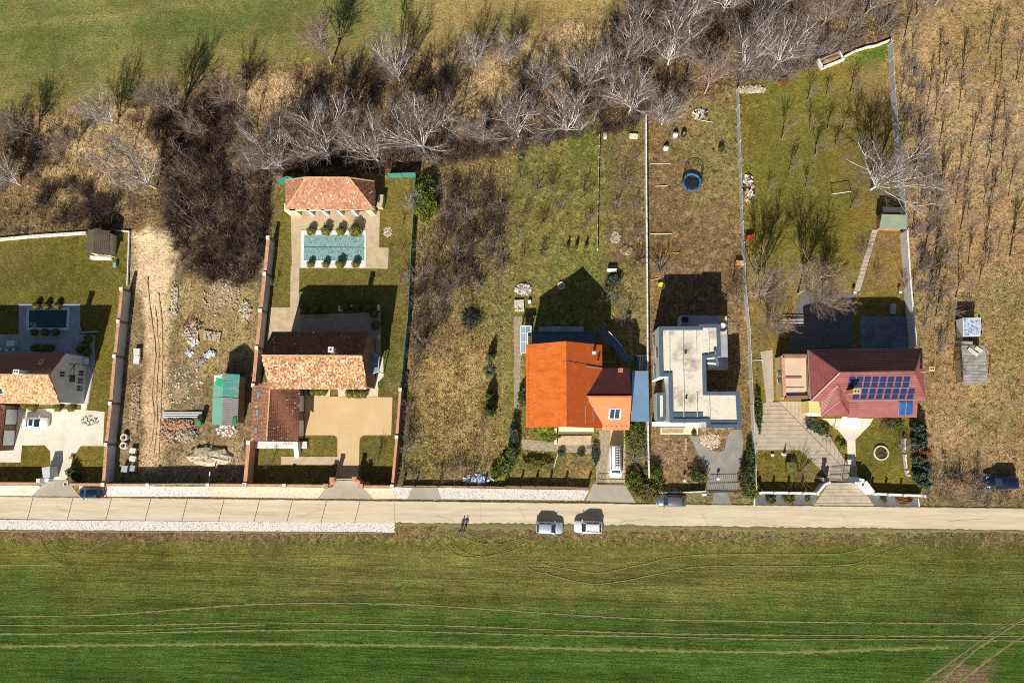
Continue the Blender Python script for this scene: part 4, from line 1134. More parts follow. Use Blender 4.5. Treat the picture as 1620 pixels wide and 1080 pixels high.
# north flat extension, glazed cold frame, south terrace canopies
nx0 = [W(841, 525, 3.4), W(942, 525, 3.4), W(942, 548, 3.4), W(841, 548, 3.4)]
MB().prism(nx0, 3.4).build('extension', M['cream'], h5)
MB().prism([p + Vector((0, 0, .12)) for p in nx0], .115).build('extension_roof', M['slate'], h5)
for i in range(4):
    MB().bar(nx0[i] + Vector((0, 0, .2)), nx0[(i + 1) % 4] + Vector((0, 0, .2)), .16, .16).build('parapet', M['slate'], h5)
MB().prism([W(852, 516, .5), W(923, 516, .5), W(923, 524, .5), W(852, 524, .5)], .5).build('step', M['bluedeck'], h5)
for pts, z_, mm in (([(883.5, 672), (940, 672), (940, 685.5), (884, 685.5)], 3.0, 'cream'), ([(883, 689.5), (936, 689), (935, 704), (882, 703)], .25, 'tandeck')):
    MB().prism([W(a, b, z_) for a, b in pts], .14 if z_ > 1 else .3).build('terrace_roof' if z_ > 1 else 'terrace_floor', M[mm], h5)
MB().bar(W(884, 686, 3.1), W(941, 686, 3.1), .12, .2).build('terrace_beam', M['frame_b'], h5)
for x_ in (884.5, 912, 940): MB().bar(W(x_, 686, 3.0), Vector((*W(x_, 686, 3.0)[:2], 0)), .2).build('post', M['cream'], h5)
MB().prism([W(877, 677, .6), W(881, 677, .6), W(881, 703, .6), W(877, 703, .6)], .65).build('terrace_kerb', M['cream'], h5)
cf = MB()
gl = [W(824, 515.5, 2.4), W(840, 515.5, 2.4), W(840, 525, 2.4), W(834.5, 525, 2.4), W(834.5, 557, 2.4), W(824, 558, 2.4)]
for i in range(6): cf.bar(gl[i], gl[(i + 1) % 6], .16)
for y_ in (526, 540): cf.bar(W(824, y_, 2.42), W(835, y_, 2.42), .13)
for x_ in (827.5, 831): cf.bar(W(x_, 516, 2.42), W(x_, 557, 2.42), .1)
for p in (gl[0], gl[1], gl[4], gl[5]): cf.bar(p, Vector((p.x, p.y, 0)), .14)
cf = cf.build('glass_porch', M['frame_w'], h5)
MB().prism(gl, .04).build('pane', M['glass_l'], cf)
# blue lean-to on posts
lt = thing('lean_to', 'plain blue sheet lean-to roof between the orange roofed house and the white fence', 'lean-to roof', W(1010, 626))
lr = [W(1000, 586.5, 3.9), W(1025.5, 586.5, 2.9), W(1027.5, 667, 2.9), W(998, 666.5, 3.9)]
o = MB().prism(lr, .06).build('roof_sheet', M['bluesheet'], lt)
for p in (lr[1], lr[2], lerp(lr[1], lr[2], .5)): MB().bar(p + Vector((-.2, 0, -.07)), Vector((p.x - .2, p.y, 0)), .12).build('post', M['frame_w'], lt)
d0 = [W(994.5, 586, 3.0), W(1003, 586, 3.0), W(1000, 628, 3.4), W(998, 628, 3.4)]
MB().prism(d0, .06).build('side_panel', M['bluedeep'], lt)

# ---------------------------------------------------------------- house 6 (white, flat roof)
h6 = thing('house', 'white flat-roofed modern house with slate blue parapets and a stained pale roof', 'house', W(1100, 600))
zr = 7.3
R6 = [(1042.5,516),(1106,516),(1106,512.5),(1139.5,512.5),(1141,563),(1134,564),(1117,566.5),(1118,619),(1170,619),(1173,676.5),(1118,676.5),(1118,667.5),(1060,667.5),(1058,595),(1044,595.5)]
R6w = [W(a, b, zr) for a, b in R6]
MB().prism([p + Vector((0, 0, -.35)) for p in R6w], zr - .35).build('wall', M['white'], h6)
i6 = inset(R6w, .55)
MB().prism([p + Vector((0, 0, -.25)) for p in i6], .09).build('roof_deck', M['flatroof'], h6)
for i in range(len(R6w)):
    a_, b_ = R6w[i], R6w[(i + 1) % len(R6w)]; c_, d_ = i6[(i + 1) % len(R6w)], i6[i]
    MB().prism([a_, b_, c_, d_], .345).build('parapet', M['slate'], h6)
# felt seams and the raised light well strip on the roof
for x_ in (1058.5, 1080, 1101, 1120.5):
    for (ya, yb) in (((521, 585), (585, 660)) if x_ < 1100 else ((521, 560), (620, 660))):
        MB().bar(W(x_ + (1 if ya > 570 else 0), ya, zr - .15), W(x_ + (2 if ya > 570 else .5), yb, zr - .15), .09, .03).build('felt_seam', M['stone'], h6)
        MB().bar(W(x_ + 1.2 + (1 if ya > 570 else 0), ya, zr - .156), W(x_ + 1.2 + (2 if ya > 570 else .5), yb, zr - .156), .05, .02).build('seam_joint', M['joint'], h6)
MB().bar(W(1142, 626, zr - .15), W(1142, 662, zr - .15), .09, .03).build('felt_seam', M['stone'], h6)
MB().prism([W(1064, 652, zr - .148), W(1112, 652, zr - .148), W(1112, 661, zr - .148), W(1064, 661, zr - .148)], .01).build('roof_gutter', M['slate'], h6)
MB().prism([W(1124, 665, zr - .147), W(1166, 665, zr - .147), W(1166, 670.5, zr - .147), W(1124, 670.5, zr - .147)], .01).build('roof_gutter', M['slate'], h6)
for x_, y_ in ((1085, 558), (1086, 629)):
    p = W(x_, y_, zr); MB().tube((p.x, p.y, zr - .2), (p.x, p.y, zr + .1), .14, n=8).build('roof_vent', M['iron'], h6)
MB().bar(W(1131, 553, zr + .05), W(1135, 578, zr - .6), .35, .3).build('roof_arm', M['slate'], h6)
MB().bar(W(1119, 574, zr - .7), W(1135, 576, zr - .7), .25, .25).build('canopy_edge', M['frame_w'], h6)
# low side rooms
def low(pts, z_, wm, rm, par=True):
    w_ = [W(a, b, z_) for a, b in pts]
    MB().prism([p + Vector((0, 0, -.2)) for p in w_], z_ - .2).build('annex_wall', M[wm], h6)
    ii_ = inset(w_, .4)
    MB().prism([p + Vector((0, 0, -.12)) for p in (ii_ if par else w_)], .075).build('annex_roof', M[rm], h6)
    if par:
        n = len(w_)
        for i in range(n): MB().prism([w_[i], w_[(i + 1) % n], ii_[(i + 1) % n], ii_[i]], .195).build('parapet', M['slate'], h6)
low([(1039.5, 621), (1053, 621), (1053, 665), (1040, 665)], 4.2, 'white', 'flatroof')
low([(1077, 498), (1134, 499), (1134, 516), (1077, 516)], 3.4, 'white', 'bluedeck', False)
low([(1134.3, 499), (1150.5, 500), (1150.5, 529), (1134.3, 529)], 3.3, 'white', 'beige_terr', False)
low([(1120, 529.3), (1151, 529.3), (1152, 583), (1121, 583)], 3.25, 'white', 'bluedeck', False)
MB().bar(W(1032, 603, 3.2), W(1052, 596, 3.4), .3, .25).build('canopy_edge', M['frame_w'], h6)
MB().prism([W(1032, 667, 1.2), W(1109, 668, 1.2), W(1109, 674, 1.2), W(1032, 674, 1.2)], 1.2).build('front_ledge', M['white'], h6)
MB().prism([W(a, b, .4) for a, b in ((1045, 674), (1104, 674), (1104, 687), (1045, 687))], .4).build('front_terrace', M['cream'], h6)
MB().prism([W(a, b, .75) for a, b in ((1045, 677), (1083.5, 677), (1083.5, 686.5), (1045, 686.5))], .33).build('planter', M['cream'], h6)
MB().prism([W(a, b, .78) for a, b in ((1047.5, 678.5), (1081.5, 678.5), (1081.5, 684.7), (1047.5, 684.7))], .02).build('planter_soil', M['soil'], h6)
sw = (R6w[11], R6w[12])
for t in (.25, .65): opening(h6, R6w[10], R6w[9], 1.0, 1.6, 1.6, t, (0, -1, 0), 'iron')
for t in (.2, .5, .8): opening(h6, R6w[14], R6w[0], 1.2 if t != .5 else 4.2, 1.3, 1.3, t, (-1, 0, 0), 'iron')
for t in (.3, .7): opening(h6, R6w[12], R6w[11], 3.9, 2.2, 1.5, t, (0, -1, 0), 'iron')
for y_ in (626, 639, 654):
    p = W(1051.3 + 1, y_, 5.0); MB().box((p.x + .15, p.y, 5.0), (.3, .45, .5)).build('wall_lamp', M['iron'], h6) if False else None
p = W(1084, 505.5, 3.45); MB().box((p.x, p.y, 3.4), (.9, .8, .4)).build('roof_hatch', M['iron'], h6)
sd_ = W(1143, 517, 3.4); MB().ring((sd_.x, sd_.y, 3.32), [(.75, 0), (.75, .25), (.62, .25), (.62, 0)], 16).build('roof_vent', M['slate'], h6)
dsh = thing('satellite_dish', 'white satellite dish on the corner of the flat roof', 'satellite dish', W(1142, 514, 4.0))
MB().ring(W(1142.5, 515.5, 4.3), [(.02, -.12), (.25, -.08), (.45, .03)], 14).build('dish', M['frame_w'], dsh)
MB().tube(Vector((*W(1142.5, 515.5, 4.3)[:2], 3.26)), W(1142.5, 515.5, 4.2), .05, n=6).build('mast', M['alu'], dsh)

# ---------------------------------------------------------------- house 7 (maroon hipped roof with solar panels)
h7 = thing('house', 'house with maroon hipped metal tile roof and rows of solar panels, at the right', 'house', W(1370, 600))
e, r = 5.8, 9.4
NW, NE, SE, SW = W(1278.5, 553.5, e), W(1458, 551, e), W(1465, 632, e), W(1283, 634, e)
RA, RB = W(1329, 589, r), W(1446, 587.5, r)
sp7 = [SW, SE, RB, RA]
for pl in ([NW, NE, RB, RA], sp7, [NW, SW, RA], [NE, SE, RB]):
    o = roof_plane(h7, 'roof_slope', pl, M['maroon']); ribs(o, pl, M['maroon'], .42, .05, .07)
for a_, b_ in ((RA, RB), (RA, NW), (RA, SW), (RB, NE), (RB, SE)): cap_line(h7, a_, b_, M['maroon'], .2, .08)
for a_, b_ in ((NW, SW), (SW, SE), (SE, NE), (NE, NW)): MB().bar(a_ + Vector((0, 0, -.1)), b_ + Vector((0, 0, -.1)), .13, .12).build('gutter', M['alu'], h7)
q = inset([NW, NE, SE, SW], .55)
MB().prism([Vector((p.x, p.y, 5.55)) for p in q], 5.55).build('wall', M['yellow'], h7)
lowp = [W(1343, 633.5, 4.3), W(1452, 633.5, 4.3), W(1450.5, 660, 3.0), W(1322.5, 661, 3.0), W(1330, 636, 4.2)]
lw = [W(1343, 633.5, 4.9), W(1452, 633.5, 4.9), W(1450.5, 660, 3.05), W(1341, 661, 3.05)]
o = roof_plane(h7, 'porch_roof', lw, M['maroon']); ribs(o, lw, M['maroon'], .36, .04, .06); ribs(o, lw, M['maroon'], .5, .03, .04, 'down')
a7, b7 = W(1346, 656, 3.0), W(1448, 655, 3.0)
MB().prism([Vector((a7.x, a7.y, 2.75)), Vector((b7.x, b7.y, 2.75)), Vector((b7.x, b7.y + 4, 2.75)), Vector((a7.x, a7.y + 4, 2.75))], 2.75).build('porch_wall', M['yellow'], h7)
# small hipped bay in front
zb = 6.2
AP = wplane(1326, 609.5, sp7) + Vector((0, 0, .05)); RI = W(1328.5, 633.5, 7.0)
DL, DLs, DRs, DR = W(1298, 634, 5.6), W(1299, 657.5, 4.6), W(1344, 656.5, 4.6), W(1343.5, 633, 5.6)
for pl in ([AP, DL, DLs, RI], [DLs, DRs, RI], [AP, RI, DRs, DR]):
    mb = MB(); 
    if len(pl) == 4: mb.prism([pl[0], pl[1], pl[2]], .14); mb.prism([pl[0], pl[2], pl[3]], .14)
    else: mb.prism(pl, .14)
    o = mb.build('bay_roof', M['maroon'], h7)
    for tr_ in ([pl[:3], [pl[0], pl[2], pl[3]]] if len(pl) == 4 else [pl]): ribs(o, tr_, M['maroon'], .42, .04, .06)
for a_, b_ in ((AP, RI), (RI, DLs), (RI, DRs), (AP, DL), (AP, DR)): cap_line(h7, a_, b_, M['maroon'], .16, .07)
MB().prism([Vector((*W(a, b, 4.2)[:2], 4.2)) for a, b in ((1302, 630), (1340, 630), (1340, 653), (1302, 653))], 4.2).build('bay_wall', M['yellow'], h7)
# yellow side block and beige roof terrace
MB().prism([W(a, b, 3.4) for a, b in ((1279, 634), (1300, 634), (1300, 653), (1280, 653))], 3.4).build('side_wall', M['yellow'], h7)
MB().prism([W(a, b, 1.1) for a, b in ((1278, 653), (1300, 653), (1300, 658), (1279, 658))], 1.1).build('step', M['stone'], h7)
za = 3.6
ta = [(1237, 563), (1277, 563), (1278, 628), (1240, 629)]
tw_ = [W(a, b, za) for a, b in ta]
MB().prism([p + Vector((0, 0, -.1)) for p in tw_], za - .1).build('annex_wall', M['yellow'], h7)
MB().prism([p + Vector((0, 0, -.02)) for p in inset(tw_, .3)], .07).build('annex_roof', M['beige_terr'], h7)
for i in range(4):
    a_, b_ = tw_[i], tw_[(i + 1) % 4]; MB().bar(a_ + Vector((0, 0, .15)), b_ + Vector((0, 0, .15)), .5 if i != 1 else .3, .5).build('parapet', M['brown_wall'] if i != 3 else M['terra'], h7)
MB().bar(W(1242, 597, za + .05), W(1268, 597, za + .05), .25, .12).build('roof_joint', M['brown_wall'], h7)
MB().bar(W(1243, 613, za + .03), W(1272, 613, za + .03), .08, .06).build('roof_joint', M['wood'], h7)
for y_ in (589, 601): opening(h7, tw_[3] + Vector((0, 0, 0)), tw_[0], 1.4, .45, 1.5, 1 - (y_ - 563) / 66.0, (-1, 0, 0), 'iron', bars=0)
opening(h7, W(1280, 653, 3.4), W(1300, 653, 3.4), 1.0, 1.3, 1.2, .4, (0, -1, 0), 'frame_w')
for t in (.2, .5, .8): opening(h7, a7, b7, 1.0, 1.3, 1.2, t, (0, -1, 0), 'frame_w')
# white canopy over the door
MB().prism([W(1333, 659, 2.6), W(1356, 659, 2.6), W(1363, 678, 2.3), W(1327, 676, 2.3)], .1).build('door_canopy', M['frame_w'], h7)
for x_, y_ in ((1329, 675), (1361, 676.5)): MB().bar(W(x_, y_, 2.25), Vector((*W(x_, y_, 2.25)[:2], 0)), .1).build('post', M['frame_w'], h7)
chimney(h7, 1355, 619, 9.7, 6.4, .6, 'terra', 'tan', l=.9)
chimney(h7, 1474, 583.5, 9.6, 0.0, .5, 'terra', 'tan', l=.65)
# solar panels: a block of 2 x 8 above another, each panel a part
def panel_grid(x0a, x1a, x0b, x1b, y0, y1, cols, rows, m, up=.16):
    u_, v_, n_ = plane_axes(sp7)
    for j in range(rows):
        for i in range(cols):
            t0, t1 = i / cols, (i + 1) / cols - .035; s0, s1 = j / rows + .02, (j + 1) / rows - .04
            def g(t, s):
                xa = lerp(x0a, x0b, s); xb = lerp(x1a, x1b, s)
                return wplane(lerp(xa, xb, t), lerp(y0, y1, s), sp7) + n_ * up
            MB().prism([g(t0, s0), g(t1, s0), g(t1, s1), g(t0, s1)], vec=-n_ * .06).build('solar_panel', M[m], h7)
    for s in (.25, .75):
        for k in (0, 1):
            pass
    mb = MB()
    for j in range(rows + 1):
        s = j / rows
        mb.bar(wplane(lerp(x0a, x0b, s), lerp(y0, y1, s), sp7) + n_ * (up - .09), wplane(lerp(x1a, x1b, s), lerp(y0, y1, s), sp7) + n_ * (up - .09), .07, .1)
    mb.build('panel_rail', M['alu'], h7)
panel_grid(1344.5, 1443, 1340.5, 1439.5, 594, 612.5, 8, 2, 'solar')
panel_grid(1352, 1450.5, 1348.5, 1446.5, 613.5, 631, 8, 2, 'solar')
lu, lv, ln = plane_axes(lw)
for xa, xb in ((1421.5, 1431.5), (1432.7, 1443.5)):
    g = [wplane(x, y, lw) + ln * .2 for x, y in ((xa, 634.5), (xb, 634.5), (xb - .8, 655), (xa - 1.2, 655))]
    MB().prism(g, vec=-ln * .1).build('thermal_panel', M['solar_l'], h7)
    MB().bar(g[0] + ln * .01, g[3] + ln * .01, .07, .05).build('panel_rail', M['alu'], h7)

# ---------------------------------------------------------------- small buildings
sh = thing('garden_shed', 'small shed with brown gable roof and white wall at the top of the left lawn', 'shed', W(160, 390))
zr, ze = 3.3, 2.4
RN, RS = W(150, 362.5, zr), W(146, 400, zr)
l = [RN, RS, W(136.5, 401, ze), W(138.5, 364, ze)]; rr_ = [RN, RS, W(172, 404, ze), W(174, 365, ze)]
for pl in (l, rr_): o = roof_plane(sh, 'roof_slope', pl, M['brownroof'], .1); ribs(o, pl, M['brownroof'], .3, .02, .04)
b0 = [W(139, 401, ze), W(170, 403.5, ze), W(172, 366, ze), W(141, 365, ze)]
MB().prism([Vector((p.x, p.y, 2.2)) for p in inset(b0, .15)], 2.2).build('wall', M['wood_p'], sh)
MB().prism([W(142, 404, .5), W(176, 407, .5), W(176, 411, .5), W(142, 410, .5)], .5).build('step', M['stone'], sh)
opening(sh, inset(b0, .15)[0], inset(b0, .15)[1], .1, 1.0, 1.9, .5, (0, -1, 0), 'frame_b', 'wood', 'door', bars=0)

hg = thing('tool_hut', 'patched green and grey gable hut on the building plot', 'hut', W(358, 632))
zr, ze = 4.0, 2.9
RN, RM, RS = W(353.5, 591, zr), W(352, 627.5, zr), W(350, 672, zr)
seg = [([RN, lerp(RN, RS, .45), W(337, 628.5, ze), W(338.5, 592, ze)], 'hutgreen'), ([RN, lerp(RN, RS, .45), W(377, 629, ze), W(379.5, 592, ze)], 'teal'),
       ([lerp(RN, RS, .462), RS, W(334.5, 671.5, ze), W(336, 629.5, ze)], 'hutgreen'), ([lerp(RN, RS, .462), RS, W(375, 672.5, ze), W(377, 630, ze)], 'greyfelt')]
for k, (pl, mm) in enumerate(seg):
    if k > 1: pl = [p - Vector((0, 0, .12)) for p in pl]
    o = roof_plane(hg, 'roof_sheet', pl, M[mm], .06); ribs(o, pl, M[mm], .3, .02, .05, 'down' if k != 1 else 'across')
MB().prism([wplane(342, 597, seg[0][0]) + Vector((0, 0, .05)), wplane(352, 600, seg[0][0]) + Vector((0, 0, .05)), wplane(351, 612, seg[0][0]) + Vector((0, 0, .05)), wplane(343, 609, seg[0][0]) + Vector((0, 0, .05))], .03).build('roof_patch', M['huthot'], hg)
MB().prism([wplane(338.5, 594, seg[0][0]) + Vector((0, 0, .04)), wplane(352, 592.5, seg[0][0]) + Vector((0, 0, .04)), wplane(351, 598, seg[0][0]) + Vector((0, 0, .04)), wplane(339, 603, seg[0][0]) + Vector((0, 0, .04))], .03).build('roof_patch', M['stone'], hg)
MB().prism([wplane(368, 660, seg[3][0]), wplane(374, 659, seg[3][0]), wplane(374, 671, seg[3][0]), wplane(367, 671, seg[3][0])], .03).build('roof_patch', M['plastic_g'], hg)
b0 = [W(339, 593, ze), W(378, 593, ze), W(374, 670, ze), W(336, 670, ze)]
MB().prism([Vector((p.x, p.y, 2.75)) for p in inset(b0, .15)], 2.75).build('wall', M['wood'], hg)
for a_, b_, ap_, s in ((b0[0], b0[1], RN, -1), (b0[3], b0[2], RS, 1)):
    MB().prism([Vector((a_.x + .2, a_.y + .16 * s, 2.749)), Vector((b_.x - .2, b_.y + .16 * s, 2.749)), Vector((ap_.x, a_.y + .16 * s, zr - .25))], vec=(0, .1 * s, 0)).build('gable', M['wood'], hg)

h8 = thing('garden_hut', 'low hut with sage green sheet roof behind the big bare tree in the right garden', 'hut', W(1410, 345))
pl = [W(1395, 339, 2.7), W(1435.5, 340, 2.7), W(1435, 362.5, 2.3), W(1391, 361.5, 2.3)]
o = roof_plane(h8, 'roof_sheet', pl, M['sage'], .08); ribs(o, pl, M['sage'], .5, .02, .03)
pl2 = [W(1396, 327, 1.9), W(1432, 328, 1.9), W(1433, 336, 2.3), W(1397, 335, 2.3)]
roof_plane(h8, 'back_roof', pl2, M['asph_v'], .08)
MB().prism([Vector((p.x, p.y, 2.15)) for p in inset([W(1395, 334, 2.2), W(1434, 335, 2.2), W(1434, 361, 2.2), W(1393, 360, 2.2)], .2)], 2.15).build('wall', M['brick'], h8)

st = thing('lean_shed', 'long shed with weathered grey corrugated roof in the dry meadow at the right', 'shed', W(1540, 574))
for k, (ya, yb, x0, x1) in enumerate(((546, 553, 1521, 1558), (552.6, 560, 1521.5, 1558.5), (559.6, 567, 1522, 1559.2), (566.6, 574, 1522.5, 1559.8), (573.6, 581, 1523, 1560.3), (580.6, 588, 1523.4, 1560.8), (587.6, 595, 1523.8, 1561.2), (594.6, 607, 1524.2, 1561.6))):
    z_ = 2.7 - .04 * k
    q_ = [W(x0, ya, z_ - .05), W(x1, ya, z_ - .05), W(x1 + .5, yb, z_), W(x0 + .5, yb, z_)]
    o = roof_plane(st, 'roof_sheet', q_, M['corr'], .04); ribs(o, q_, M['corr'], .24, .03, .06, 'across')
roof_plane(st, 'roof_sheet', [W(1520.5, 540, 2.5), W(1539, 540, 2.5), W(1539, 545, 2.5), W(1520.5, 545, 2.5)], M['corr'], .04)
b0 = [W(1524, 546, 2.4), W(1556, 546, 2.4), W(1558, 604, 2.2), W(1526, 604, 2.2)]
MB().prism([Vector((p.x, p.y, 2.2)) for p in b0], 2.2).build('wall', M['wood'], st)
for i, (a_, b_) in enumerate((((1532, 551), (1547, 562)), ((1543, 549.5), (1554, 556)))):
    o = MB().bar(W(*a_, 2.86), W(*b_, 2.86), .55, .04).build('plank', M['wood_p'])
    tag(o, 'longer pale board lying slantwise on the corrugated shed roof' if i == 0 else 'shorter pale board lying on the corrugated shed roof', 'board')
cv = thing('caravan', 'white box trailer with blue shaded end just north of the corrugated shed', 'trailer', W(1537, 517))
q_ = [W(1523, 503, 2.2), W(1551.5, 502, 2.2), W(1551, 531, 2.2), W(1524, 532, 2.2)]
MB().prism(q_, 1.75).build('body', M['frame_w'], cv)
MB().prism([p + Vector((0, 0, .04)) for p in inset(q_, .12)], .035).build('roof_panel', M['tarpaulin'], cv)
for x_, y_ in ((1524, 508), (1524, 526), (1550.5, 508), (1550.5, 526)):
    p = W(x_, y_, .35); MB().tube((p.x - .12, p.y, .35), (p.x + .12, p.y, .35), .35, n=12).build('wheel', M['black'], cv)
MB().bar(W(1537, 532, .5), W(1537, 538, .4), .08).build('tow_bar', M['iron'], cv)

# ================================================================== WALLS AND FENCES
def run(name, label, cat, pts, h, th, body, cap=None, post=None, post_w=.4, post_h=None, npan=None, span=None, group=None, cap_w=None, panel='wall_panel', pcap=None, every=True, strut=False):
    """A wall or fence along plan points: panels, cap stones and posts, each a part."""
    pts = [Vector((p[0], p[1], 0)) for p in pts]
    t = thing(name, label, cat, pts[0], group)
    nodes = [pts[0]]
    for a, b in zip(pts[:-1], pts[1:]):
        n = npan if npan else max(1, round((b - a).length / span)) if span else 1
        for k in range(n): nodes.append(lerp(a, b, (k + 1) / n))
    post_h = post_h or h + .15
    for a, b in zip(nodes[:-1], nodes[1:]):
        d = (b - a)
        if d.length < .2: continue
        u = d.normalized() * (post_w / 2 if post else 0)
        A, B = a + u, b - u
        o = MB().bar(A + Vector((0, 0, h / 2)), B + Vector((0, 0, h / 2)), th, h).build(panel, M[body], t)
        if cap: MB().bar(A + Vector((0, 0, h + .04)), B + Vector((0, 0, h + .04)), cap_w or th + .12, .09).build('cap', M[cap], t)
    if post:
        me = MB().box((0, 0, post_h / 2), (post_w, max(th + .06, post_w * .9), post_h)).mesh('post', M[post])
        mc = MB().box((0, 0, post_h + .05), (post_w + .14, post_w + .14, .1)).mesh('post_cap', M[pcap]) if pcap else None
        ms = MB().tube((0, .35, 0), (0, .02, post_h), .04, n=5).mesh('strut', M[post]) if strut else None
        for i, p in enumerate(nodes):
            o = bpy.data.objects.new('post', me); link(o, t); o.location = p
            if mc:
                c = bpy.data.objects.new('post_cap', mc); COL.objects.link(c); c.parent = o
            if ms:
                c = bpy.data.objects.new('strut', ms); COL.objects.link(c); c.parent = o
    return t
def TP(pts, z):   # plan points from the photo points of the wall's top
    return [W(a, b, z) for a, b in pts]

run('plaster_wall', 'tall white plastered garden wall with terracotta coping on the east side of the left lawn', 'wall',
    TP([(192,457),(187,508),(181,563),(174.5,638),(167.5,703),(163,766)], 2.35), 2.2, .35, 'wallgrey', 'terra', 'brown_wall', .45, 2.4, cap_w=.55, pcap='white')
run('garden_kerb', 'narrow white kerb wall along the top of the left lawn beside the shed', 'low wall', [W(-60, 384), W(0, 379.5), W(60, 374), W(138, 369)], .35, .5, 'stone')
run('garden_kerb', 'thin pale wire-topped kerb running south from the shed corner of the left lawn', 'low wall', [W(186, 365.5), W(206, 366.5), W(204.5, 410), W(203, 452)], .4, .18, 'stone')
run('plaster_wall', 'long plastered garden wall with terracotta coping west of the tiled pool house', 'wall',
    TP([(424,376),(418.5,433),(412,491),(406,550),(400.5,609)], 2.3), 2.15, .4, 'wallgrey', 'terra', 'brown_wall', .45, 2.35, cap_w=.6, pcap='white')
run('brick_wall', 'orange brick garden wall running from the dark tiled wing down to the street', 'wall', TP([(393,700),(387,766.5)], 2.3), 2.15, .5, 'orange_w', 'orange_w', 'orange_w', .5, 2.3, cap_w=.6, pcap='stone')
run('brick_wall', 'slim orange brick garden wall on the east side of the tan yard', 'wall', TP([(633,616),(627.5,691),(620.5,768.5)], 2.3), 2.15, .3, 'brown_wall', 'orange_w', 'brown_wall', .4, 2.35, cap_w=.42, pcap='stone')
run('board_fence', 'dark green boarded fence running north from the slim brick wall', 'fence', TP([(633.5,613),(645,500),(650,400),(657.5,275)], 1.7), 1.7, .06, 'tarp', None, 'iron', .1, 1.75, span=2.5, panel='fence_panel')
run('sheet_fence', 'short teal sheet fence at the northwest corner of the pool house', 'fence', TP([(436,286),(452,279),(468,279.5)], 2.0), 2.0, .05, 'tarp', None, 'iron', .08, 2.0, npan=1, panel='fence_panel')
run('sheet_fence', 'short teal sheet fence between the pool house and the dark evergreen bush', 'fence', TP([(611,274.5),(657,273)], 2.0), 2.0, .05, 'tarp', None, 'iron', .08, 2.0, npan=2, panel='fence_panel')
# street walls
run('street_wall', 'street wall with orange coping left of the open white gate', 'wall', TP([(-60,765),(0,765),(58,765.5)], 1.9), 1.8, .4, 'white', 'orange_w', cap_w=.5)
run('street_wall', 'street wall with orange coping in front of the navy hatchback and the building plot', 'wall', TP([(104,766),(163,766.5),(234,767)], 2.0), 1.9, .3, 'white', 'orange_w', 'white', .45, 2.1, cap_w=.4, pcap='stone')
run('site_fence', 'torn pale sheeting fence along the street side of the building plot', 'fence', TP([(236,766),(285,765),(332,766)], 2.1), 2.1, .05, 'wood_p', None, 'wood', .09, 2.2, npan=2, panel='fence_panel')
run('street_wall', 'brown capped street wall between the building plot and the brick gate pillars', 'wall', TP([(329,767),(386,767.5),(450,768),(514,769)], 2.2), 2.1, .3, 'white', 'terra', 'brown_wall', .45, 2.3, cap_w=.45, pcap='stone')
run('gate_wing_wall', 'slanting orange wing wall left of the brick gate', 'wall', TP([(517,768.5),(527,758)], 2.2), 2.1, .45, 'orange_w', 'orange_w', 'orange_w', .6, 2.7, cap_w=.55, pcap='terra')
run('gate_wing_wall', 'slanting orange wing wall right of the brick gate', 'wall', TP([(562,757.5),(572,768.5)], 2.2), 2.1, .45, 'orange_w', 'orange_w', 'orange_w', .6, 2.7, cap_w=.55, pcap='terra')
run('street_wall', 'short orange capped street wall right of the brick gate', 'wall', TP([(574.5,769.5),(620,770)], 2.2), 2.1, .3, 'white', 'terra', cap_w=.45)
run('gate', 'white bar gate between the brick gate pillars', 'gate', TP([(529.5,757.5),(560,757.5)], 1.6), 1.6, .06, 'frame_w', panel='gate_leaf', npan=2)
run('street_fence', 'low weathered street fence with square posts in front of the wild plot', 'fence', TP([(635,769),(655,769),(692,769.5),(740,770),(765,770),(797,771)], 1.4), .7, .15, 'wood', None, 'brown_wall', .28, 1.7, panel='fence_panel')
run('street_fence', 'low brown street fence with dark posts before the orange roofed house', 'fence', TP([(800,770),(822,770.5),(846,770.5),(868,771),(893,771.5),(930,773)], 1.4), 1.0, .3, 'brown_wall', None, 'brown_wall', .3, 1.9, panel='fence_panel')
# fences between plots 5, 6 and 7
run('plank_fence', 'old dark board fence in the middle of the vegetable plot behind the orange house', 'fence', TP([(948.5,214),(946.5,300),(945,394)], .9), .9, .07, 'wood', None, 'frame_w', .12, 1.0, span=2.0, panel='fence_panel')
run('concrete_fence', 'pale concrete panel fence between the orange house and the white flat-roofed house', 'fence', TP([(1022.3,184),(1022.6,300),(1024,440),(1024.6,560),(1025.5,700),(1027,755)], 1.7), 1.65, .12, 'wallgrey', 'stone', 'stone', .16, 1.8, span=2.6, panel='fence_panel')
run('mesh_fence', 'grey sheet fence with slanting white props on the west edge of the big lawn', 'fence', TP([(1169,138),(1172.5,250),(1176,350),(1181,450)], 1.7), 1.6, .05, 'wallgrey', None, 'stone', .12, 1.8, span=3.0, panel='fence_panel', strut=True)
run('sheet_fence', 'white sheeted garden fence between the white house and the boarded drive', 'fence', TP([(1181,452),(1187,520),(1190.5,600),(1194,680),(1196.5,742),(1197,774)], 1.8), 1.75, .05, 'white', None, 'frame_w', .1, 1.8, span=3.2, panel='fence_panel')
run('mesh_fence', 'bluish grey sheet fence with white props on the east edge of the big lawn', 'fence', TP([(1413,64),(1417,140),(1423,215),(1431,300),(1436,362)], 1.8), 1.7, .05, 'wallgrey', None, 'stone', .12, 1.85, span=3.0, panel='fence_panel', strut=True)
run('plaster_wall', 'pale plastered garden wall east of the maroon roofed house', 'wall', TP([(1436,364),(1440,430),(1444,480),(1449,530),(1449.5,548)], 2.2), 2.1, .18, 'white', 'stone', cap_w=.24, span=4)
run('edge_wall', 'white boundary kerb along the far end of the big lawn', 'low wall', TP([(1331,92),(1352,81),(1372,74),(1385,72),(1411,62)], .5), .5, .25, 'stone', span=3)
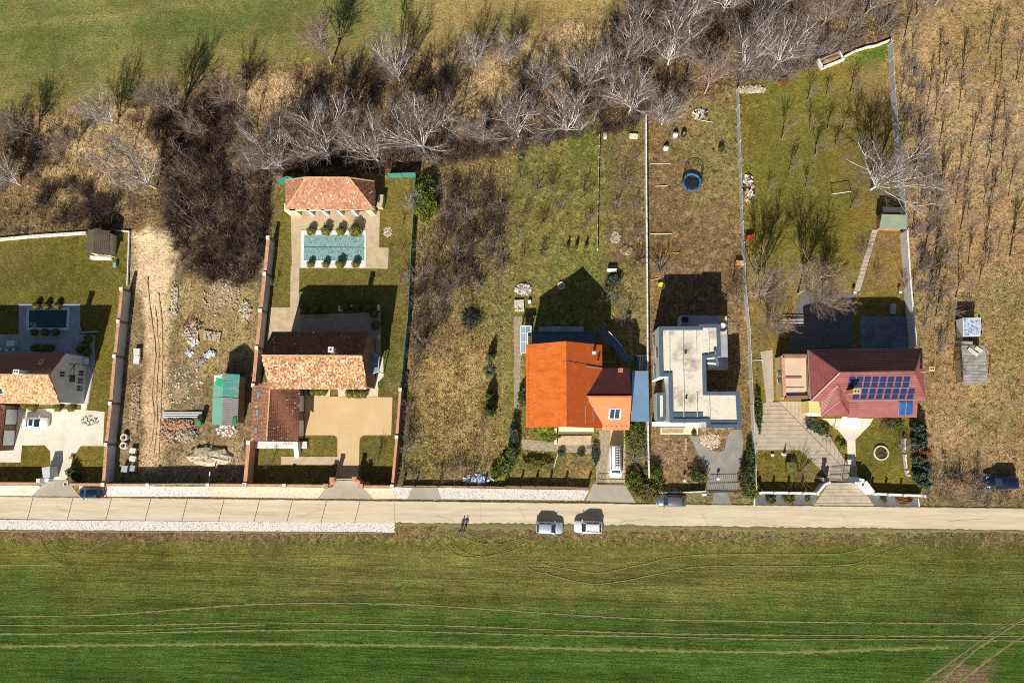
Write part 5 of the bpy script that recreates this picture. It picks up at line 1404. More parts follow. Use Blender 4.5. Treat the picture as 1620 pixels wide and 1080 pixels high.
run('street_fence', 'white topped street fence with posts by the lawn left of the boarded drive', 'fence', TP([(1201,779),(1224,779.2),(1248,779.5),(1270,780),(1292,780.5)], 1.1), 1.0, .3, 'white', 'white', 'white', .3, 1.8, cap_w=.36, panel='fence_panel')
run('street_fence', 'white topped street fence with dark posts in front of the round planter lawn', 'fence', TP([(1382,781),(1404,782),(1428,783),(1460,784)], 1.1), 1.0, .3, 'white', 'white', 'white', .3, 1.8, cap_w=.36, panel='fence_panel')
run('gate_wing_wall', 'white stepped wing wall left of the grey bar gate', 'wall', TP([(1293,781),(1299,774),(1305,767),(1314,762)], 1.8), 1.7, .3, 'white', 'white', cap_w=.35)
run('gate_wing_wall', 'broad white wing wall right of the grey bar gate', 'wall', TP([(1353,760),(1367,763),(1380,780)], 1.9), 1.8, .9, 'white', 'white', cap_w=1.0)
run('street_wall', 'wire topped low wall in front of the white flat-roofed house', 'low wall', TP([(1043,779),(1085,778.5),(1117,777)], .9), .8, .12, 'wallgrey', 'stone', cap_w=.16)
run('edge_wall', 'low pale kerb wall with posts beside the conifer hedge', 'low wall', TP([(1432,695),(1433,720),(1436,745),(1438,752)], .8), .7, .2, 'stone', None, 'stone', .3, .9)

def bar_gate(name, label, a, b, h, m='iron', n=12, leafs=2, midrail=True):
    t = thing(name, label, 'gate', a)
    for l in range(leafs):
        A, B = lerp(a, b, l / leafs), lerp(a, b, (l + 1) / leafs); B = lerp(A, B, .97)
        mb = MB()
        for z in ((.15, h) if not midrail else (.15, h * .5, h)): mb.bar(A + Vector((0, 0, z)), B + Vector((0, 0, z)), .06, .06)
        for k in range(n + 1): q = lerp(A, B, k / n); mb.bar(q + Vector((0, 0, .1)), q + Vector((0, 0, h)), .035)
        mb.build('gate_leaf', M[m], t)
    return t
bar_gate('gate', 'dark iron double gate at the end of the grey gravel drive', W(1119, 776.5), W(1169, 775.5), 2.0, n=8)
bar_gate('gate', 'dark bar gate across the boarded drive', W(1311, 762), W(1345, 760.5), 1.9, n=10)
bar_gate('gate', 'small closed wicket beside the dark bar gate', W(1346.5, 760.5), W(1354, 760), 1.9, n=4, leafs=1)
bar_gate('gate', 'rusty low gate between parked white van and street', W(944, 765), W(988, 765.5), 1.3, m='darkred', n=9)
# gate pillars with a roof that throws the broad shadows
for i, (x, y, lb) in enumerate(((1308, 759, 'white gate pillar left of the dark bar gate'), (1355.5, 758, 'white gate pillar between wicket and broad wing wall'))):
    p = W(x, y, 2.3)
    t = thing('gate_pillar', lb, 'pillar', (p.x, p.y, 0))
    MB().box((p.x, p.y, 1.1), (.5, .5, 2.2)).build('shaft', M['white'], t); MB().box((p.x, p.y, 2.25), (.65, .65, .12)).build('cap', M['iron'], t)
p = W(1350, 758, 2.5)
t = thing('gate_canopy', 'small slate roof over the wicket gate', 'canopy', (p.x, p.y, 0))
MB().box((p.x, p.y, 2.5), (1.5, .7, .12)).build('roof_sheet', M['slate'], t)
for s in (-.65, .65): MB().bar((p.x + s, p.y, 0), (p.x + s, p.y, 2.45), .1).build('post', M['iron'], t)
# gate of yard 1: one white leaf standing open, its pillars
gp = thing('sliding_gate', 'white solid gate leaf standing open beside the pale yard entrance', 'gate', W(76, 750))
MB().bar(W(66, 740, 1.9) + Vector((0, 0, -.95)), W(78, 755, 1.9) + Vector((0, 0, -.95)), .12, 1.9).build('gate_leaf', M['wallgrey'], gp) if False else None
MB().prism([W(66, 739, 2.0), W(78.5, 738, 2.0), W(79, 755, 2.0), W(68, 756, 2.0)], 1.9).build('gate_leaf', M['wallgrey'], gp)
for i, (x, y, lb) in enumerate(((60, 760, 'square white pillar left of the yard entrance near the open gate leaf'), (104, 765, 'square white pillar right of the yard entrance near the yellow shrub'))):
    p = W(x, y, 2.2); t = thing('gate_pillar', lb, 'pillar', (p.x, p.y, 0))
    MB().box((p.x, p.y, 1.05), (.5, .55, 2.1)).build('shaft', M['white'], t); MB().box((p.x, p.y, 2.15), (.64, .68, .1)).build('cap', M['stone'], t)
p = W(70, 759, 1.2); t = thing('meter_cabinet', 'low pale grey meter cabinet beside the left gate pillar', 'cabinet', (p.x, p.y, 0))
MB().box((p.x, p.y, .55), (1.3, .5, 1.1)).build('body', M['wallgrey'], t); MB().box((p.x, p.y, 1.13), (1.4, .6, .08)).build('lid', M['frame_w'], t)

# ================================================================== POOLS
def pool(label, co, wa, wm, zc=.12, cover=False):
    t = thing('swimming_pool', label, 'pool', W(*co[0]))
    n = len(co)
    for i in range(n):
        MB().prism([Vector((*W(*co[i])[:2], zc)), Vector((*W(*co[(i + 1) % n])[:2], zc)), Vector((*W(*wa[(i + 1) % n])[:2], zc)), Vector((*W(*wa[i])[:2], zc))], .1).build('coping', M['white'], t)
    MB().prism([Vector((*W(*p)[:2], .075)) for p in wa], .02).build('water' if not cover else 'pool_cover', M[wm], t)
    if cover:
        MB().bar(Vector((*W(481, 391)[:2], .11)), Vector((*W(577, 392)[:2], .11)), .08, .03).build('seam', M['slate'], t)
    return t
pool('small dark rectangular swimming pool in the shade behind the left white house', [(43,487),(111,487),(109.5,522.5),(42,522)], [(47,490.5),(107,490.5),(105.5,518.5),(46,518.5)], 'water')
pool('long swimming pool under a wrinkled pale teal cover with clipped balls on both sides', [(477,364.5),(580,364.5),(579,423),(476,422.5)], [(482,371.5),(577,371.5),(576.5,412.5),(481,412)], 'cover', cover=True)
lad = MB()
for k in range(5):
    lad.bar(Vector((*W(48 + k * 2.2, 509 + k * .3)[:2], .1)), Vector((*W(50 + k * 2.2, 518)[:2], .1)), .05, .02)
o = lad.build('pool_steps', M['frame_w'], None); tag(o, 'white steps in the corner of the small dark pool', 'steps')

# ================================================================== VEGETATION
def rnd_dir(R, d, ang):
    """A direction tilted from d by about ang radians."""
    a = Vector((R.gauss(0, 1), R.gauss(0, 1), R.gauss(0, 1)))
    a -= d * a.dot(d)
    a.normalize()
    return (d * math.cos(ang) + a * math.sin(ang)).normalized()

def grow(R, segs, p, d, L, r, lev, spec, up):
    """spec[lev] = (pieces, children, child length factor, angle)."""
    pieces, nc, lf, ang = spec[lev]
    pts = [p]; q = p; dd = d
    for k in range(pieces):
        dd = rnd_dir(R, dd, abs(R.gauss(0, .16))); dd = (dd + Vector((0, 0, up))).normalized()
        nq = q + dd * L / pieces
        r0 = r * (1 - .62 * k / pieces); r1 = r * (1 - .62 * (k + 1) / pieces)
        segs[min(lev, 1) if lev < len(spec) - 2 else 2].append((q, nq, r0, r1))
        q = nq; pts.append(q)
    if lev + 1 < len(spec):
        for c in range(nc):
            t = (.25 + .75 * (c + R.random()) / nc) * pieces
            i = min(int(t), pieces - 1); b = pts[i].lerp(pts[i + 1], t - i)
            base = (pts[i + 1] - pts[i]).normalized()
            nd = rnd_dir(R, base, ang * R.uniform(.6, 1.3))
            if nd.z < -.1: nd.z *= .3; nd.normalize()
            grow(R, segs, b, nd, L * lf * R.uniform(.7, 1.25) * (1.15 - .35 * t / pieces), r * .55, lev + 1, spec, up)

def seg_mesh(name, segs, n, m, rmin=.012):
    A = np.array([s[0] for s in segs]); B = np.array([s[1] for s in segs])
    ra = np.maximum(np.array([s[2] for s in segs]), rmin); rb = np.maximum(np.array([s[3] for s in segs]), rmin * .6)
    d = B - A; d /= np.maximum(np.linalg.norm(d, axis=1, keepdims=True), 1e-6)
    ref = np.where(np.abs(d[:, 2:3]) > .9, np.array([[1., 0, 0]]), np.array([[0, 0, 1.]]))
    u = np.cross(d, ref); u /= np.linalg.norm(u, axis=1, keepdims=True); v = np.cross(d, u)
    k = len(segs); V = np.zeros((k, 2 * n, 3))
    for j in range(n):
        t = 2 * math.pi * j / n; w = u * math.cos(t) + v * math.sin(t)
        V[:, j] = A + w * ra[:, None]; V[:, n + j] = B + w * rb[:, None]
    i = (np.arange(k) * 2 * n)[:, None]
    F = np.concatenate([i + np.array([[j, (j + 1) % n, n + (j + 1) % n, n + j]]) for j in range(n)])
    return raw_mesh(name, V.reshape(-1, 3), F, m)

def bare_tree(name, seed, H, limbs=7, spread=.75, trunk=.16, r=.2, bark='bark', twig='twig', spec=None, up=.05, rmin=.014, cat='tree'):
    """A leafless tree at the origin: short trunk, limbs that fan out, dense twigs."""
    R = random.Random(seed); segs = [[], [], []]
    q = Vector((0, 0, -.3)); d = Vector((R.uniform(-.12, .12), R.uniform(-.12, .12), 1)).normalized()
    th = H * trunk
    for k in range(3):
        nq = q + d * (th + .3) / 3; segs[0].append((q, nq, r * (1.25 - .1 * k), r * (1.15 - .1 * k))); q = nq; d = rnd_dir(R, d, .06)
    spec = spec or [(4, 6, .48, .55), (3, 6, .52, .6), (2, 5, .55, .65), (1, 0, 0, 0)]
    for i in range(limbs):
        a = 2 * math.pi * (i + R.uniform(-.3, .3)) / limbs
        tilt = spread * (R.uniform(.35, 1.05) if i else .1)
        dd = Vector((math.cos(a) * math.sin(tilt), math.sin(a) * math.sin(tilt), math.cos(tilt)))
        grow(R, segs, q - d * R.uniform(0, th * .25), dd, (H - th) * R.uniform(.62, .85), r * .55, 0, spec, up)
    t = thing(name, 'tree', cat, (0, 0, 0))
    raw_obj('trunk', seg_mesh('trunk', segs[0] + segs[1], 5, M[bark], .03), t)
    raw_obj('crown', seg_mesh('crown', segs[2], 3, M[twig], rmin), t)
    return t

def one_mesh(name, seed, H, limbs, spread, trunk, r, m, spec, up=.05, rmin=.014, label='', cat='tree'):
    t = bare_tree(name, seed, H, limbs, spread, trunk, r, m, m, spec, up, rmin)
    ks = kids(t); va = []; fa = []; off = 0
    n5 = ks[0].data; n3 = ks[1].data
    o = None
    for me in (n5, n3):
        a = np.zeros(len(me.vertices) * 3); me.vertices.foreach_get('co', a)
        b = np.zeros(len(me.loops), np.int32); me.loops.foreach_get('vertex_index', b)
        va.append(a.reshape(-1, 3)); fa.append(b.reshape(-1, 4) + off); off += len(me.vertices)
    for k in ks: bpy.data.objects.remove(k)
    bpy.data.objects.remove(t)
    return raw_mesh(name, np.concatenate(va), np.concatenate(fa), M[m])

LM = [('the pool house roof',523,285),('the brown garden shed',155,370),('the dug soil track',240,372),('the dark thicket',345,300),('the evergreen bush',677,310),
 ('the dark board fence',948,214),('the pale concrete fence end',1022,186),('the stone compost bin',1313,97),('the round trampoline',1093,285),('the far corner of the big lawn',1412,62),
 ('the junk pile by the garden end',1106,181),('the teal fence piece',632,272),('the largest pale tree',671,235),('the left straw patch',150,260),('the centre straw patch',450,150),
 ('the straw slope',900,90),('the upper field corner',980,20),('the forked pale tree',632,127),('the twin slim trees',780,100),('the rounded pale tree',897,205),('the picture top edge',1120,2),
 ('the small agave',775,587),('the glass porch',830,535),('the juniper',745,508),('the three slim conifers',912,390),('the white garden bench',968,429),('the planter ring',888,452),
 ('the stone litter',974,376),('the white box by the board fence',957,216),('the goal frame',1330,303),('the slanting props fence',1176,330),('the junk against the props fence',1184,298),
 ('the sage green hut',1412,345),('the orange leaved bush',1239,131),('the spreading white tree',1377,298),('the white rubble strip',1190,142),('the corrugated shed',1540,574),('the white box trailer',1537,515),
 ('the parked blue car',1586,763),('the maroon house chimney',1474,583),('the conifer hedge',1446,720),('the pale plastered wall',1443,450),('the fern',824,252),('the wild plot top',740,265),
 ('the slim brick wall',626,690),('the street rubbish',757,758),('the wild plot middle',720,480),('the vegetable plot',990,300),('the left picture edge',5,250)]
_lbl = set()
def lab(kind, x, y):
    """A label from where the plant stands: the nearest landmark and the side of it."""
    o = sorted(LM, key=lambda l: math.hypot(l[1] - x, l[2] - y))
    for nm, a, b in o[:14]:
        dx, dy = x - a, y - b
        v = 'above' if dy < 0 else 'below'; h = 'left' if dx < 0 else 'right'
        s = (v if abs(dx) < .45 * abs(dy) else h + ' of' if abs(dy) < .45 * abs(dx) else v + ' and ' + h + ' of')
        t = f'{kind} {s} {nm}'
        if t not in _lbl: _lbl.add(t); return t
    for far in ('some way', 'well', 'far'):
        for nm, a, b in o[:14]:
            t = f'{kind} {far} {"above" if y < b else "below"} {nm}'
            if t not in _lbl: _lbl.add(t); return t
    return kind
def gz(x, y): return float(relief(np.array([x]), np.array([y]))[0])

_used = {}
def plant(proto, px, py, sc=1.0, label=None, group=None, cat='tree', name=None, rz=None, R=random):
    """Stand a copy of a prototype (an empty with parts, or a mesh) at a photo point on the ground."""
    p = W(px, py); p.z = gz(p.x, p.y) - .03
    rz = R.uniform(0, 6.28) if rz is None else rz
    s = (sc * R.uniform(.92, 1.08), sc * R.uniform(.92, 1.08), sc * R.uniform(.9, 1.1))
    if isinstance(proto, bpy.types.Mesh):
        o = bpy.data.objects.new(name or proto.name, proto); COL.objects.link(o)
        o.location = p; o.rotation_euler = (0, 0, rz); o.scale = s
        return tag(o, label, cat, group, 'thing')
    if proto.name not in _used:
        _used[proto.name] = True; _KID[proto.name] = [(c, []) for c in kids(proto)]
        proto.location = p; proto.rotation_euler = (0, 0, rz); proto.scale = s
        return tag(proto, label, cat, group, 'thing')
    return dup(proto, p, rz, s, label, group, cat)

big = [bare_tree('bare_tree', 100 + i, 12.5, limbs=11 + i % 3, spread=(.56, .68, .52, .62, .74)[i], trunk=(.10, .16, .09, .13, .12)[i], r=.15, up=.10, rmin=.012) for i in range(5)]
brw = [bare_tree('bare_tree', 150 + i, 10.5, limbs=12, spread=(.6, .75, .7)[i], trunk=.3, r=.13, bark='bark_b', twig='twig_r', rmin=.012) for i in range(3)]
# (x, y, size, label)
BIG = [
 (287,179,1.0,'pale bare tree at the edge of the upper field above the dark thicket'),
 (184,197,.75,'small pale bare tree above the straw patch along the field edge'),
 (380,166,.8,'pale bare tree at the field edge right of the dark thicket'),
 (57,214,.85,'grey bare tree at the far left of the field edge'),
 (8,268,.9,'grey bare tree cut by the left picture edge above the shed lawn'),
 (30,292,.8,'low spreading bare tree at the left above the white kerb wall'),
 (247,298,1.15,'broad pale bare tree standing alone above the dug soil track'),
 (450,268,1.0,'pale bare tree leaning over the west corner of the pool house'),
 (522,250,1.1,'big bare tree directly behind the pool house roof'),
 (423,262,.75,'thin bare tree left of the pool house and right of the thicket'),
 (599,255,1.0,'dense bare tree behind the east end of the pool house'),
 (671,240,1.3,'largest pale bare tree, above the northwest corner of the wild plot'),
 (765,222,.6,'small bare tree just right of the largest pale tree'),
 (820,215,1.0,'pale bare tree above the northeast corner of the wild plot'),
 (897,208,.95,'pale bare tree with even round crown above the orange house garden'),
 (632,127,.85,'pale bare tree with a forked trunk in the middle of the wild strip'),
 (752,104,.7,'slim pale bare tree at the upper field edge, left one of two'),
 (805,100,.6,'slim pale bare tree at the upper field edge, right one of two'),
 (524,102,1.05,'dark bare tree at the upper field edge above the pool house'),
 (930,135,.7,'small bare tree among straw, below the upper field corner'),
 (972,130,.75,'bare tree in the middle of the strip north of the vegetable plot'),
 (995,178,.95,'pale bare tree north of the pale concrete fence'),
 (997,95,.85,'pale forked bare tree in the strip above the white house garden'),
 (1057,102,1.1,'tall pale bare tree standing in the upper right part of the strip'),
 (1077,32,1.0,'bare tree near the top edge above the white house garden'),
 (1012,28,.6,'small bare tree at the top edge beside the upper field'),
 (1047,198,.65,'small bare tree at the north end of the trampoline garden'),
 (1115,148,1.0,'brown bare tree at the northeast corner of the trampoline garden'),
 (1175,112,.95,'pale bare tree at the northwest corner of the big lawn'),
 (1145,16,.8,'pale bare tree cut by the top edge, middle right'),
 (1200,40,.9,'pale bare tree leaning right near the top edge'),
 (1224,106,1.05,'large white-limbed bare tree beside the orange bush and the stone bin'),
 (1450,26,.9,'grey bare tree at the top edge beyond the far end of the big lawn'),
 (1480,8,.8,'thin bare tree at the top edge above the sapling meadow'),
 (1377,300,1.15,'spreading white bare tree beside the sage green hut'),
 (1261,465,1.0,'bare tree with a white leaning trunk left of the brick garden path'),
 (1300,478,.8,'reddish bare tree at the shadow edge behind the maroon house'),
 (1192,468,1.05,'bare tree whose limbs reach over the white sheet fence'),
 (1212,520,.6,'bare tree between white sheet fence and boarded path'),
 (560,222,.8,'bare tree in the gap behind the pool house trees'),
 (480,228,.85,'dark bare tree behind the west half of the pool house'),
 (120,240,.5,'small grey bare tree in the straw patch at the left'),
 (330,215,.7,'bare tree in the dark thicket left of centre'),
 (655,330,.35,'young bare tree beside the dark green board fence and the evergreen bush'),
 (700,200,.7,'bare tree in the strip above the largest pale tree'),
 (860,140,.6,'small bare tree in the straw slope'),
 (1300,40,.8,'grey bare tree in the thicket above the stone bin'),
 (1250,20,.8,'bare tree at the top edge left of the grey thicket'),
 (1370,20,.8,'bare tree at the top edge in the grey thicket'),
]
RT = random.Random(5)
for i, (x, y, s, lb) in enumerate(BIG):
    plant((brw[i % 3] if any(k in lb for k in ('reddish', 'brown', 'white sheet', 'brick garden path', 'dark bare', 'grey bare', 'thicket')) else big[i % 5]), x, y, s, lb, cat='tree', R=RT)

# the dense dark trees far left and behind, thinner kinds
mid = [one_mesh('bare_sapling', 300 + i, 6.5, 5, .55, .3, .09, 'twig_r' if i % 2 else 'twig', [(3, 4, .5, .6), (2, 3, .5, .6), (1, 0, 0, 0)], up=.1, rmin=.014) for i in range(3)]
orch = [one_mesh('fruit_tree', 330 + i, 4.4, 5, .6, .3, .075, 'twig_r', [(3, 5, .55, .6), (2, 4, .55, .6), (1, 0, 0, 0)], up=.06, rmin=.013) for i in range(3)]
yng = [one_mesh('young_tree', 360 + i, 4.8, 5, .38, .35, .06, 'twig_r', [(3, 5, .45, .5), (2, 3, .5, .6), (1, 0, 0, 0)], up=.15, rmin=.013) for i in range(3)]
shr = [one_mesh('bare_shrub', 390 + i, 2.4, 12, 1.0, .03, .03, ('twig', 'twig_r', 'twig_d')[i % 3], [(2, 4, .6, .6), (2, 3, .6, .6), (1, 0, 0, 0)], up=.06, rmin=.011) for i in range(4)]
for (x, y, s) in [(20,215,1),(95,250,1),(140,225,.9),(160,275,1),(205,250,1),(225,225,.9),(345,190,1),(405,200,1),(440,215,1),(462,175,.8),(500,190,.9),(545,165,.9),(580,190,1),(612,205,1),(655,190,1),(730,180,.9),(745,215,.8),(790,190,1),(845,190,1),(870,170,1),(910,165,.9),(940,190,1),(960,170,.9),(1020,140,1),(1030,175,1),(1075,165,1),(1085,120,1),(1130,100,1),(1150,70,1),(1110,60,1),(1190,80,1),(1040,60,.9),(1270,90,.9),(1300,80,.9),(1340,50,1),(1400,40,1),(1430,60,1),(700,150,.8),(560,130,.8),(300,250,1),(320,290,1),(390,280,1),(410,250,1)]:
    plant(mid[RT.randrange(3)], x, y, s * RT.uniform(.85, 1.2), lab('thin grey bare tree', x, y), 'thin bare trees of the wild strip', R=RT)
for i, (x, y, s) in enumerate([(1276,160,1),(1306,151,.8),(1344,147,1),(1281,206,1),(1309,205,1),(1332,204,1),(1236,221,1.2),(1289,247,1.2),(1247,271,1),(1274,298,.8),(1320,235,.8),(1345,330,.7),(1216,300,.6)]):
    plant(orch[i % 3], x, y, s, lab('small leafless fruit tree', x, y), 'fruit trees on the big lawn', R=RT)
k = 0
# the sapling meadow: loose rows
SAP = []
for r_ in range(9):
    for c_ in range(6):
        x = 1448 + c_ * 36 + RT.uniform(-8, 8) + (r_ % 2) * 8; y = 92 + r_ * 46 + RT.uniform(-12, 12)
        if x < 1650 and not (x > 1515 and y > 455): SAP.append((x, y, r_, c_))
ORD = ('first', 'second', 'third', 'fourth', 'fifth', 'sixth', 'seventh', 'eighth', 'ninth')
for x, y, r_, c_ in SAP:
    plant(yng[k % 3] if RT.random() < .75 else mid[k % 3], x, y, RT.uniform(.75, 1.25), f'slender sapling, {ORD[c_]} from the garden wall in the {ORD[r_]} row from the top', 'saplings in the dry meadow', R=RT, name='young_tree'); k += 1
for x, y, s in [(1455,235,1),(1448,275,1.1),(1458,310,1.2),(1468,345,1.2),(1462,395,1.2),(1478,420,1.3),(1470,455,1.1),(1480,500,1.1),(1478,470,1.2),(1512,470,1.2),(1495,545,1),(1508,585,.8),(1600,640,.6),(1564,590,.7),(1472,130,.9),(1466,170,1)]:
    plant(mid[k % 3], x, y, s * .85, lab('bushy bare tree', x, y), 'bushy bare trees east of the garden wall', R=RT); k += 1
for k in range(34):
    x, y = RT.uniform(1445, 1620), RT.uniform(100, 450)
    plant(mid[k % 3], x, y, RT.uniform(.4, .75), lab('brown twiggy bare sapling', x, y), 'twiggy saplings in the dry meadow', R=RT)
# young trees on the pool lawn (thin line with ball shadow)
for i, (x, y, lb) in enumerate([(639,330,'northernmost thin young tree along the dark green fence'),(636,362,'second thin young tree along the dark green fence'),(634,402,'third thin young tree along the dark green fence'),(632,450,'southernmost thin young tree along the dark green fence'),(437,452,'thin young tree on the lawn west of the pool path'),(446,340,'thin young tree by the west end of the pool house'),(431,730,'spreading bare ornamental shrub on the front lawn left of the garden path'),(598,727,'bare ornamental shrub on the small lawn right of the tan drive')]):
    plant(orch[i % 3], x, y, .55 if i < 6 else .75, lb, R=RT, name='young_tree', cat='young tree' if i < 6 else 'shrub')
# shrubs on the wild plots
SH4 = [(700,300),(722,315),(745,300),(770,310),(790,330),(705,340),(735,350),(760,370),(785,390),(668,395),(700,395),(725,400),(795,430),(668,440),(690,455),(715,450),(740,440),(660,480),(680,500),(700,480),(655,520),(670,545),(745,520),(655,560),(735,480),(760,455),(715,290),(750,330),(680,470),(692,430),(770,350),(655,600),(690,310),(710,325),(730,330),(775,330),(795,350),(690,370),(710,375),(745,390),(770,400),(790,410),(680,420),(705,435),(725,425),(650,445),(672,462),(664,500),(690,520),(660,570),(705,470),(720,460)]
for x, y in SH4: plant(shr[RT.randrange(3)], x + RT.uniform(-3, 3), y, RT.uniform(.8, 1.5), lab('bare brown shrub', x, y), 'bare shrubs on the wild plot', 'shrub', R=RT)
for x, y in [(648,650),(650,662),(653,674),(650,686),(647,698),(645,640),(655,690),(643,712),(640,752),(655,755)]: plant(shr[0], x, y, RT.uniform(.75, 1.05), lab('pale bare hedge shrub', x, y), 'pale hedge shrubs beside the slim brick wall', 'shrub', R=RT)
for x, y in [(715,745),(725,740),(700,755),(738,748),(750,752),(768,740)]: plant(shr[1], x, y, RT.uniform(.7, 1), lab('low bare shrub', x, y), 'bare shrubs inside the low street fence', 'shrub', R=RT)
SH5 = [(825,285),(850,300),(832,335),(860,350),(885,330),(900,310),(875,290),(925,300),(860,395),(830,400),(820,370),(975,330),(1005,330),(990,290),(1005,250),(1010,410),(985,405),(975,480),(985,505),(960,470),(1000,480),(930,350),(1008,370)]
for x, y in SH5: plant(shr[RT.randrange(4)], x, y, RT.uniform(.6, 1.2), lab('small bare shrub', x, y), 'bare shrubs behind the orange roofed house', 'shrub', R=RT)
for i, (x, y, s, lb) in enumerate([(1043,430,1.6,'bare shrub left of the white house shadow'),(1165,480,1.4,'bare shrub at the corner of the white house shadow'),(1160,445,1.3,'bare brown shrub below the small red box'),(1003,725,1.5,'tangled bare shrub beside the white van'),(1020,715,1.0,'bare shrub against the pale concrete fence end'),(1265,745,1.4,'bare shrub on the lawn left of the boarded drive'),(1395,668,1.0,'pale bare shrub on the round planter lawn'),(1425,707,1.1,'white twisted bare shrub beside the conifer hedge'),(1500,775,1.3,'grey bare shrub at the road edge of the dry meadow'),(1478,765,1.2,'bare shrub at the corner of the conifer hedge'),(1520,760,1.2,'bare shrub in the dry grass left of the parked blue car'),(1540,775,1.0,'bare shrub by the road near the parked blue car'),(1222,505,1.2,'brown shrub between white fence and the garden path'),(1240,520,1.3,'dense brown shrub at the edge of the dark terrace'),(1308,690,.7,'bare shrub in the slanting bed beside the boarded drive'),(1365,398,.9,'bare shrub beside the brick garden path'),(1430,455,1.2,'bare shrub leaning on the pale plastered wall'),(1385,435,.8,'bare shrub on the small lawn behind the maroon house')]):
    plant(shr[i % 4], x, y, s, lb, None, 'shrub', R=RT)

# ------------------------------------------------------------------ leafy plants
def leaf_cloud(name, seed, n, rad, size, m, shell=.6, base=.0, cone=0.0, flat=.5):
    """n small leaf faces spread through an ellipsoid (or cone) volume, standing on z=0."""
    R = np.random.default_rng(seed)
    rx, ry, rz = rad
    d = R.normal(size=(n, 3)); d /= np.linalg.norm(d, axis=1, keepdims=True)
    q = R.uniform(shell, 1, n) ** .6
    # lobes give an uneven outline
    lob = 1 + .22 * np.sin(d[:, 0] * 5 + seed) * np.cos(d[:, 1] * 6 + seed * 2) + .12 * np.sin(d[:, 2] * 9 + seed)
    p = d * (q * lob)[:, None] * np.array([rx, ry, rz])
    p[:, 2] += rz * .92
    if cone:
        t = np.clip(p[:, 2] / (2 * rz), 0, 1); f = 1 - cone * t; p[:, 0] *= f * 1.15; p[:, 1] *= f * 1.15
    p[:, 2] = np.maximum(p[:, 2], .03)
    a = R.normal(size=(n, 3)) + d * .6; a /= np.linalg.norm(a, axis=1, keepdims=True)
    b = np.cross(a, R.normal(size=(n, 3))); b /= np.linalg.norm(b, axis=1, keepdims=True)
    s = size * R.uniform(.6, 1.4, n)[:, None]
    V = np.stack([p - a * s, p + b * s * flat, p + a * s, p - b * s * flat], 1).reshape(-1, 3)
    F = (np.arange(n) * 4)[:, None] + np.array([[0, 1, 2, 3]])
    return raw_mesh(name, V, F, M[m])

def leafy(name, label, cat, px, py, rad, n, size, m, seed=0, group=None, shell=.55, cone=0.0, core=True, corem=None, stem=0.0, z=0.0):
    p = W(px, py, 0); p.z = z
    t = thing(name, label, cat, p, group)
    me = leaf_cloud('foliage', seed, n, rad, size, m, shell, cone=cone)
    o = bpy.data.objects.new('foliage', me); COL.objects.link(o); o.parent = t; o.location = (0, 0, stem)
    mb = MB()
    if core: mb.blob((0, 0, rad[2] * .92 + stem), 1, seed, 10, 6, .15, (rad[0] * .62 * (1 - cone * .4), rad[1] * .62 * (1 - cone * .4), rad[2] * .7))
    mb.tube((0, 0, -.1), (0, 0, rad[2] + stem), .05 + .05 * rad[0], .03, 6)
    me = mb.mesh('branches', M[corem or 'twig_d'])
    o = bpy.data.objects.new('branches', me); COL.objects.link(o); o.parent = t
    return t

# clipped ball shrubs: one kind, copied
ball = thing('ball_shrub', 'ball', 'shrub')
bl = leaf_cloud('foliage', 5, 900, (.62, .62, .58), .075, 'leaf_o', .9)
o = bpy.data.objects.new('foliage', bl); COL.objects.link(o); o.parent = ball
o = bpy.data.objects.new('branches', MB().blob((0, 0, .55), .54, 3, 12, 8, .05).mesh('branches', M['leaf_o'])); COL.objects.link(o); o.parent = ball
first = [True]
def balls(pts, label, group, sc=1.0, each=None):
    for i, q in enumerate(pts):
        s = sc * (q[2] if len(q) > 2 else 1) * (.88 + .22 * float(vnoise(q[0] * 3.7, q[1] * 2.3, 5))); p = W(q[0], q[1]); p.z = q[3] if len(q) > 3 else .05
        lb = each[i] if each else label
        if first[0]:
            ball.location = p; ball.scale = (s, s, s); tag(ball, lb, 'shrub', group); _KID[ball.name] = [(c, []) for c in kids(ball)]; first[0] = False
        else: dup(ball, p, i * 1.3, s, lb, group, 'shrub')
balls([(494,367),(518,366.5),(541,367),(565,367,1.35)], '', 'clipped balls north of the covered pool', 1.2, ['first clipped ball shrub from the west on the north side of the covered pool','second clipped ball shrub from the west on the north side of the covered pool','third clipped ball shrub from the west on the north side of the covered pool','largest clipped ball shrub, northeast corner of the covered pool'])
balls([(493,419),(517,419),(540,419,1.15),(564,419)], '', 'clipped balls south of the covered pool', 1.0, [f'{w} clipped ball shrub from the west on the south side of the covered pool' for w in ('first', 'second', 'third', 'fourth')])
balls([(61,484.5),(77,484.5),(94,484.5)], '', 'shaded balls north of the small pool', .95, [f'{w} clipped ball in the shade above the small dark pool' for w in ('left','middle','right')])
balls([(57.5,526),(74.5,526),(91,526)], '', 'shaded balls south of the small pool', .95, [f'{w} clipped ball in the shade below the small dark pool' for w in ('left','middle','right')])
balls([(143,537),(137,546),(130,553),(141,557.5)], '', 'balls at the deck corner', .95, [f'{w} of four clipped balls clustered at the shaded deck corner' for w in ('topmost','second from top','leftmost','lowest')])
balls([(58,551),(64,551),(70.5,551),(77,551),(83.5,551)], '', 'tight row of balls by the shaded wall', .9, [f'{w} ball from the west in the tight row by the shaded house wall' for w in ('first','second','third','fourth','fifth')])
balls([(43,641),(55,643.5),(95,645),(116,645.5)], '', None, 1.0, ['olive ball shrub at the south wall, next to the parked white car','second olive ball shrub at the south wall behind the white car','rusty ball shrub in the middle of the south wall of the left house','olive ball shrub at the east end of the left house south wall'])
balls([(496,619),(504.5,619.5),(513,619)], '', 'three balls left of the front door', 1.05, [f'{w} dark clipped ball in the white bed left of the front door' for w in ('left','middle','right')])
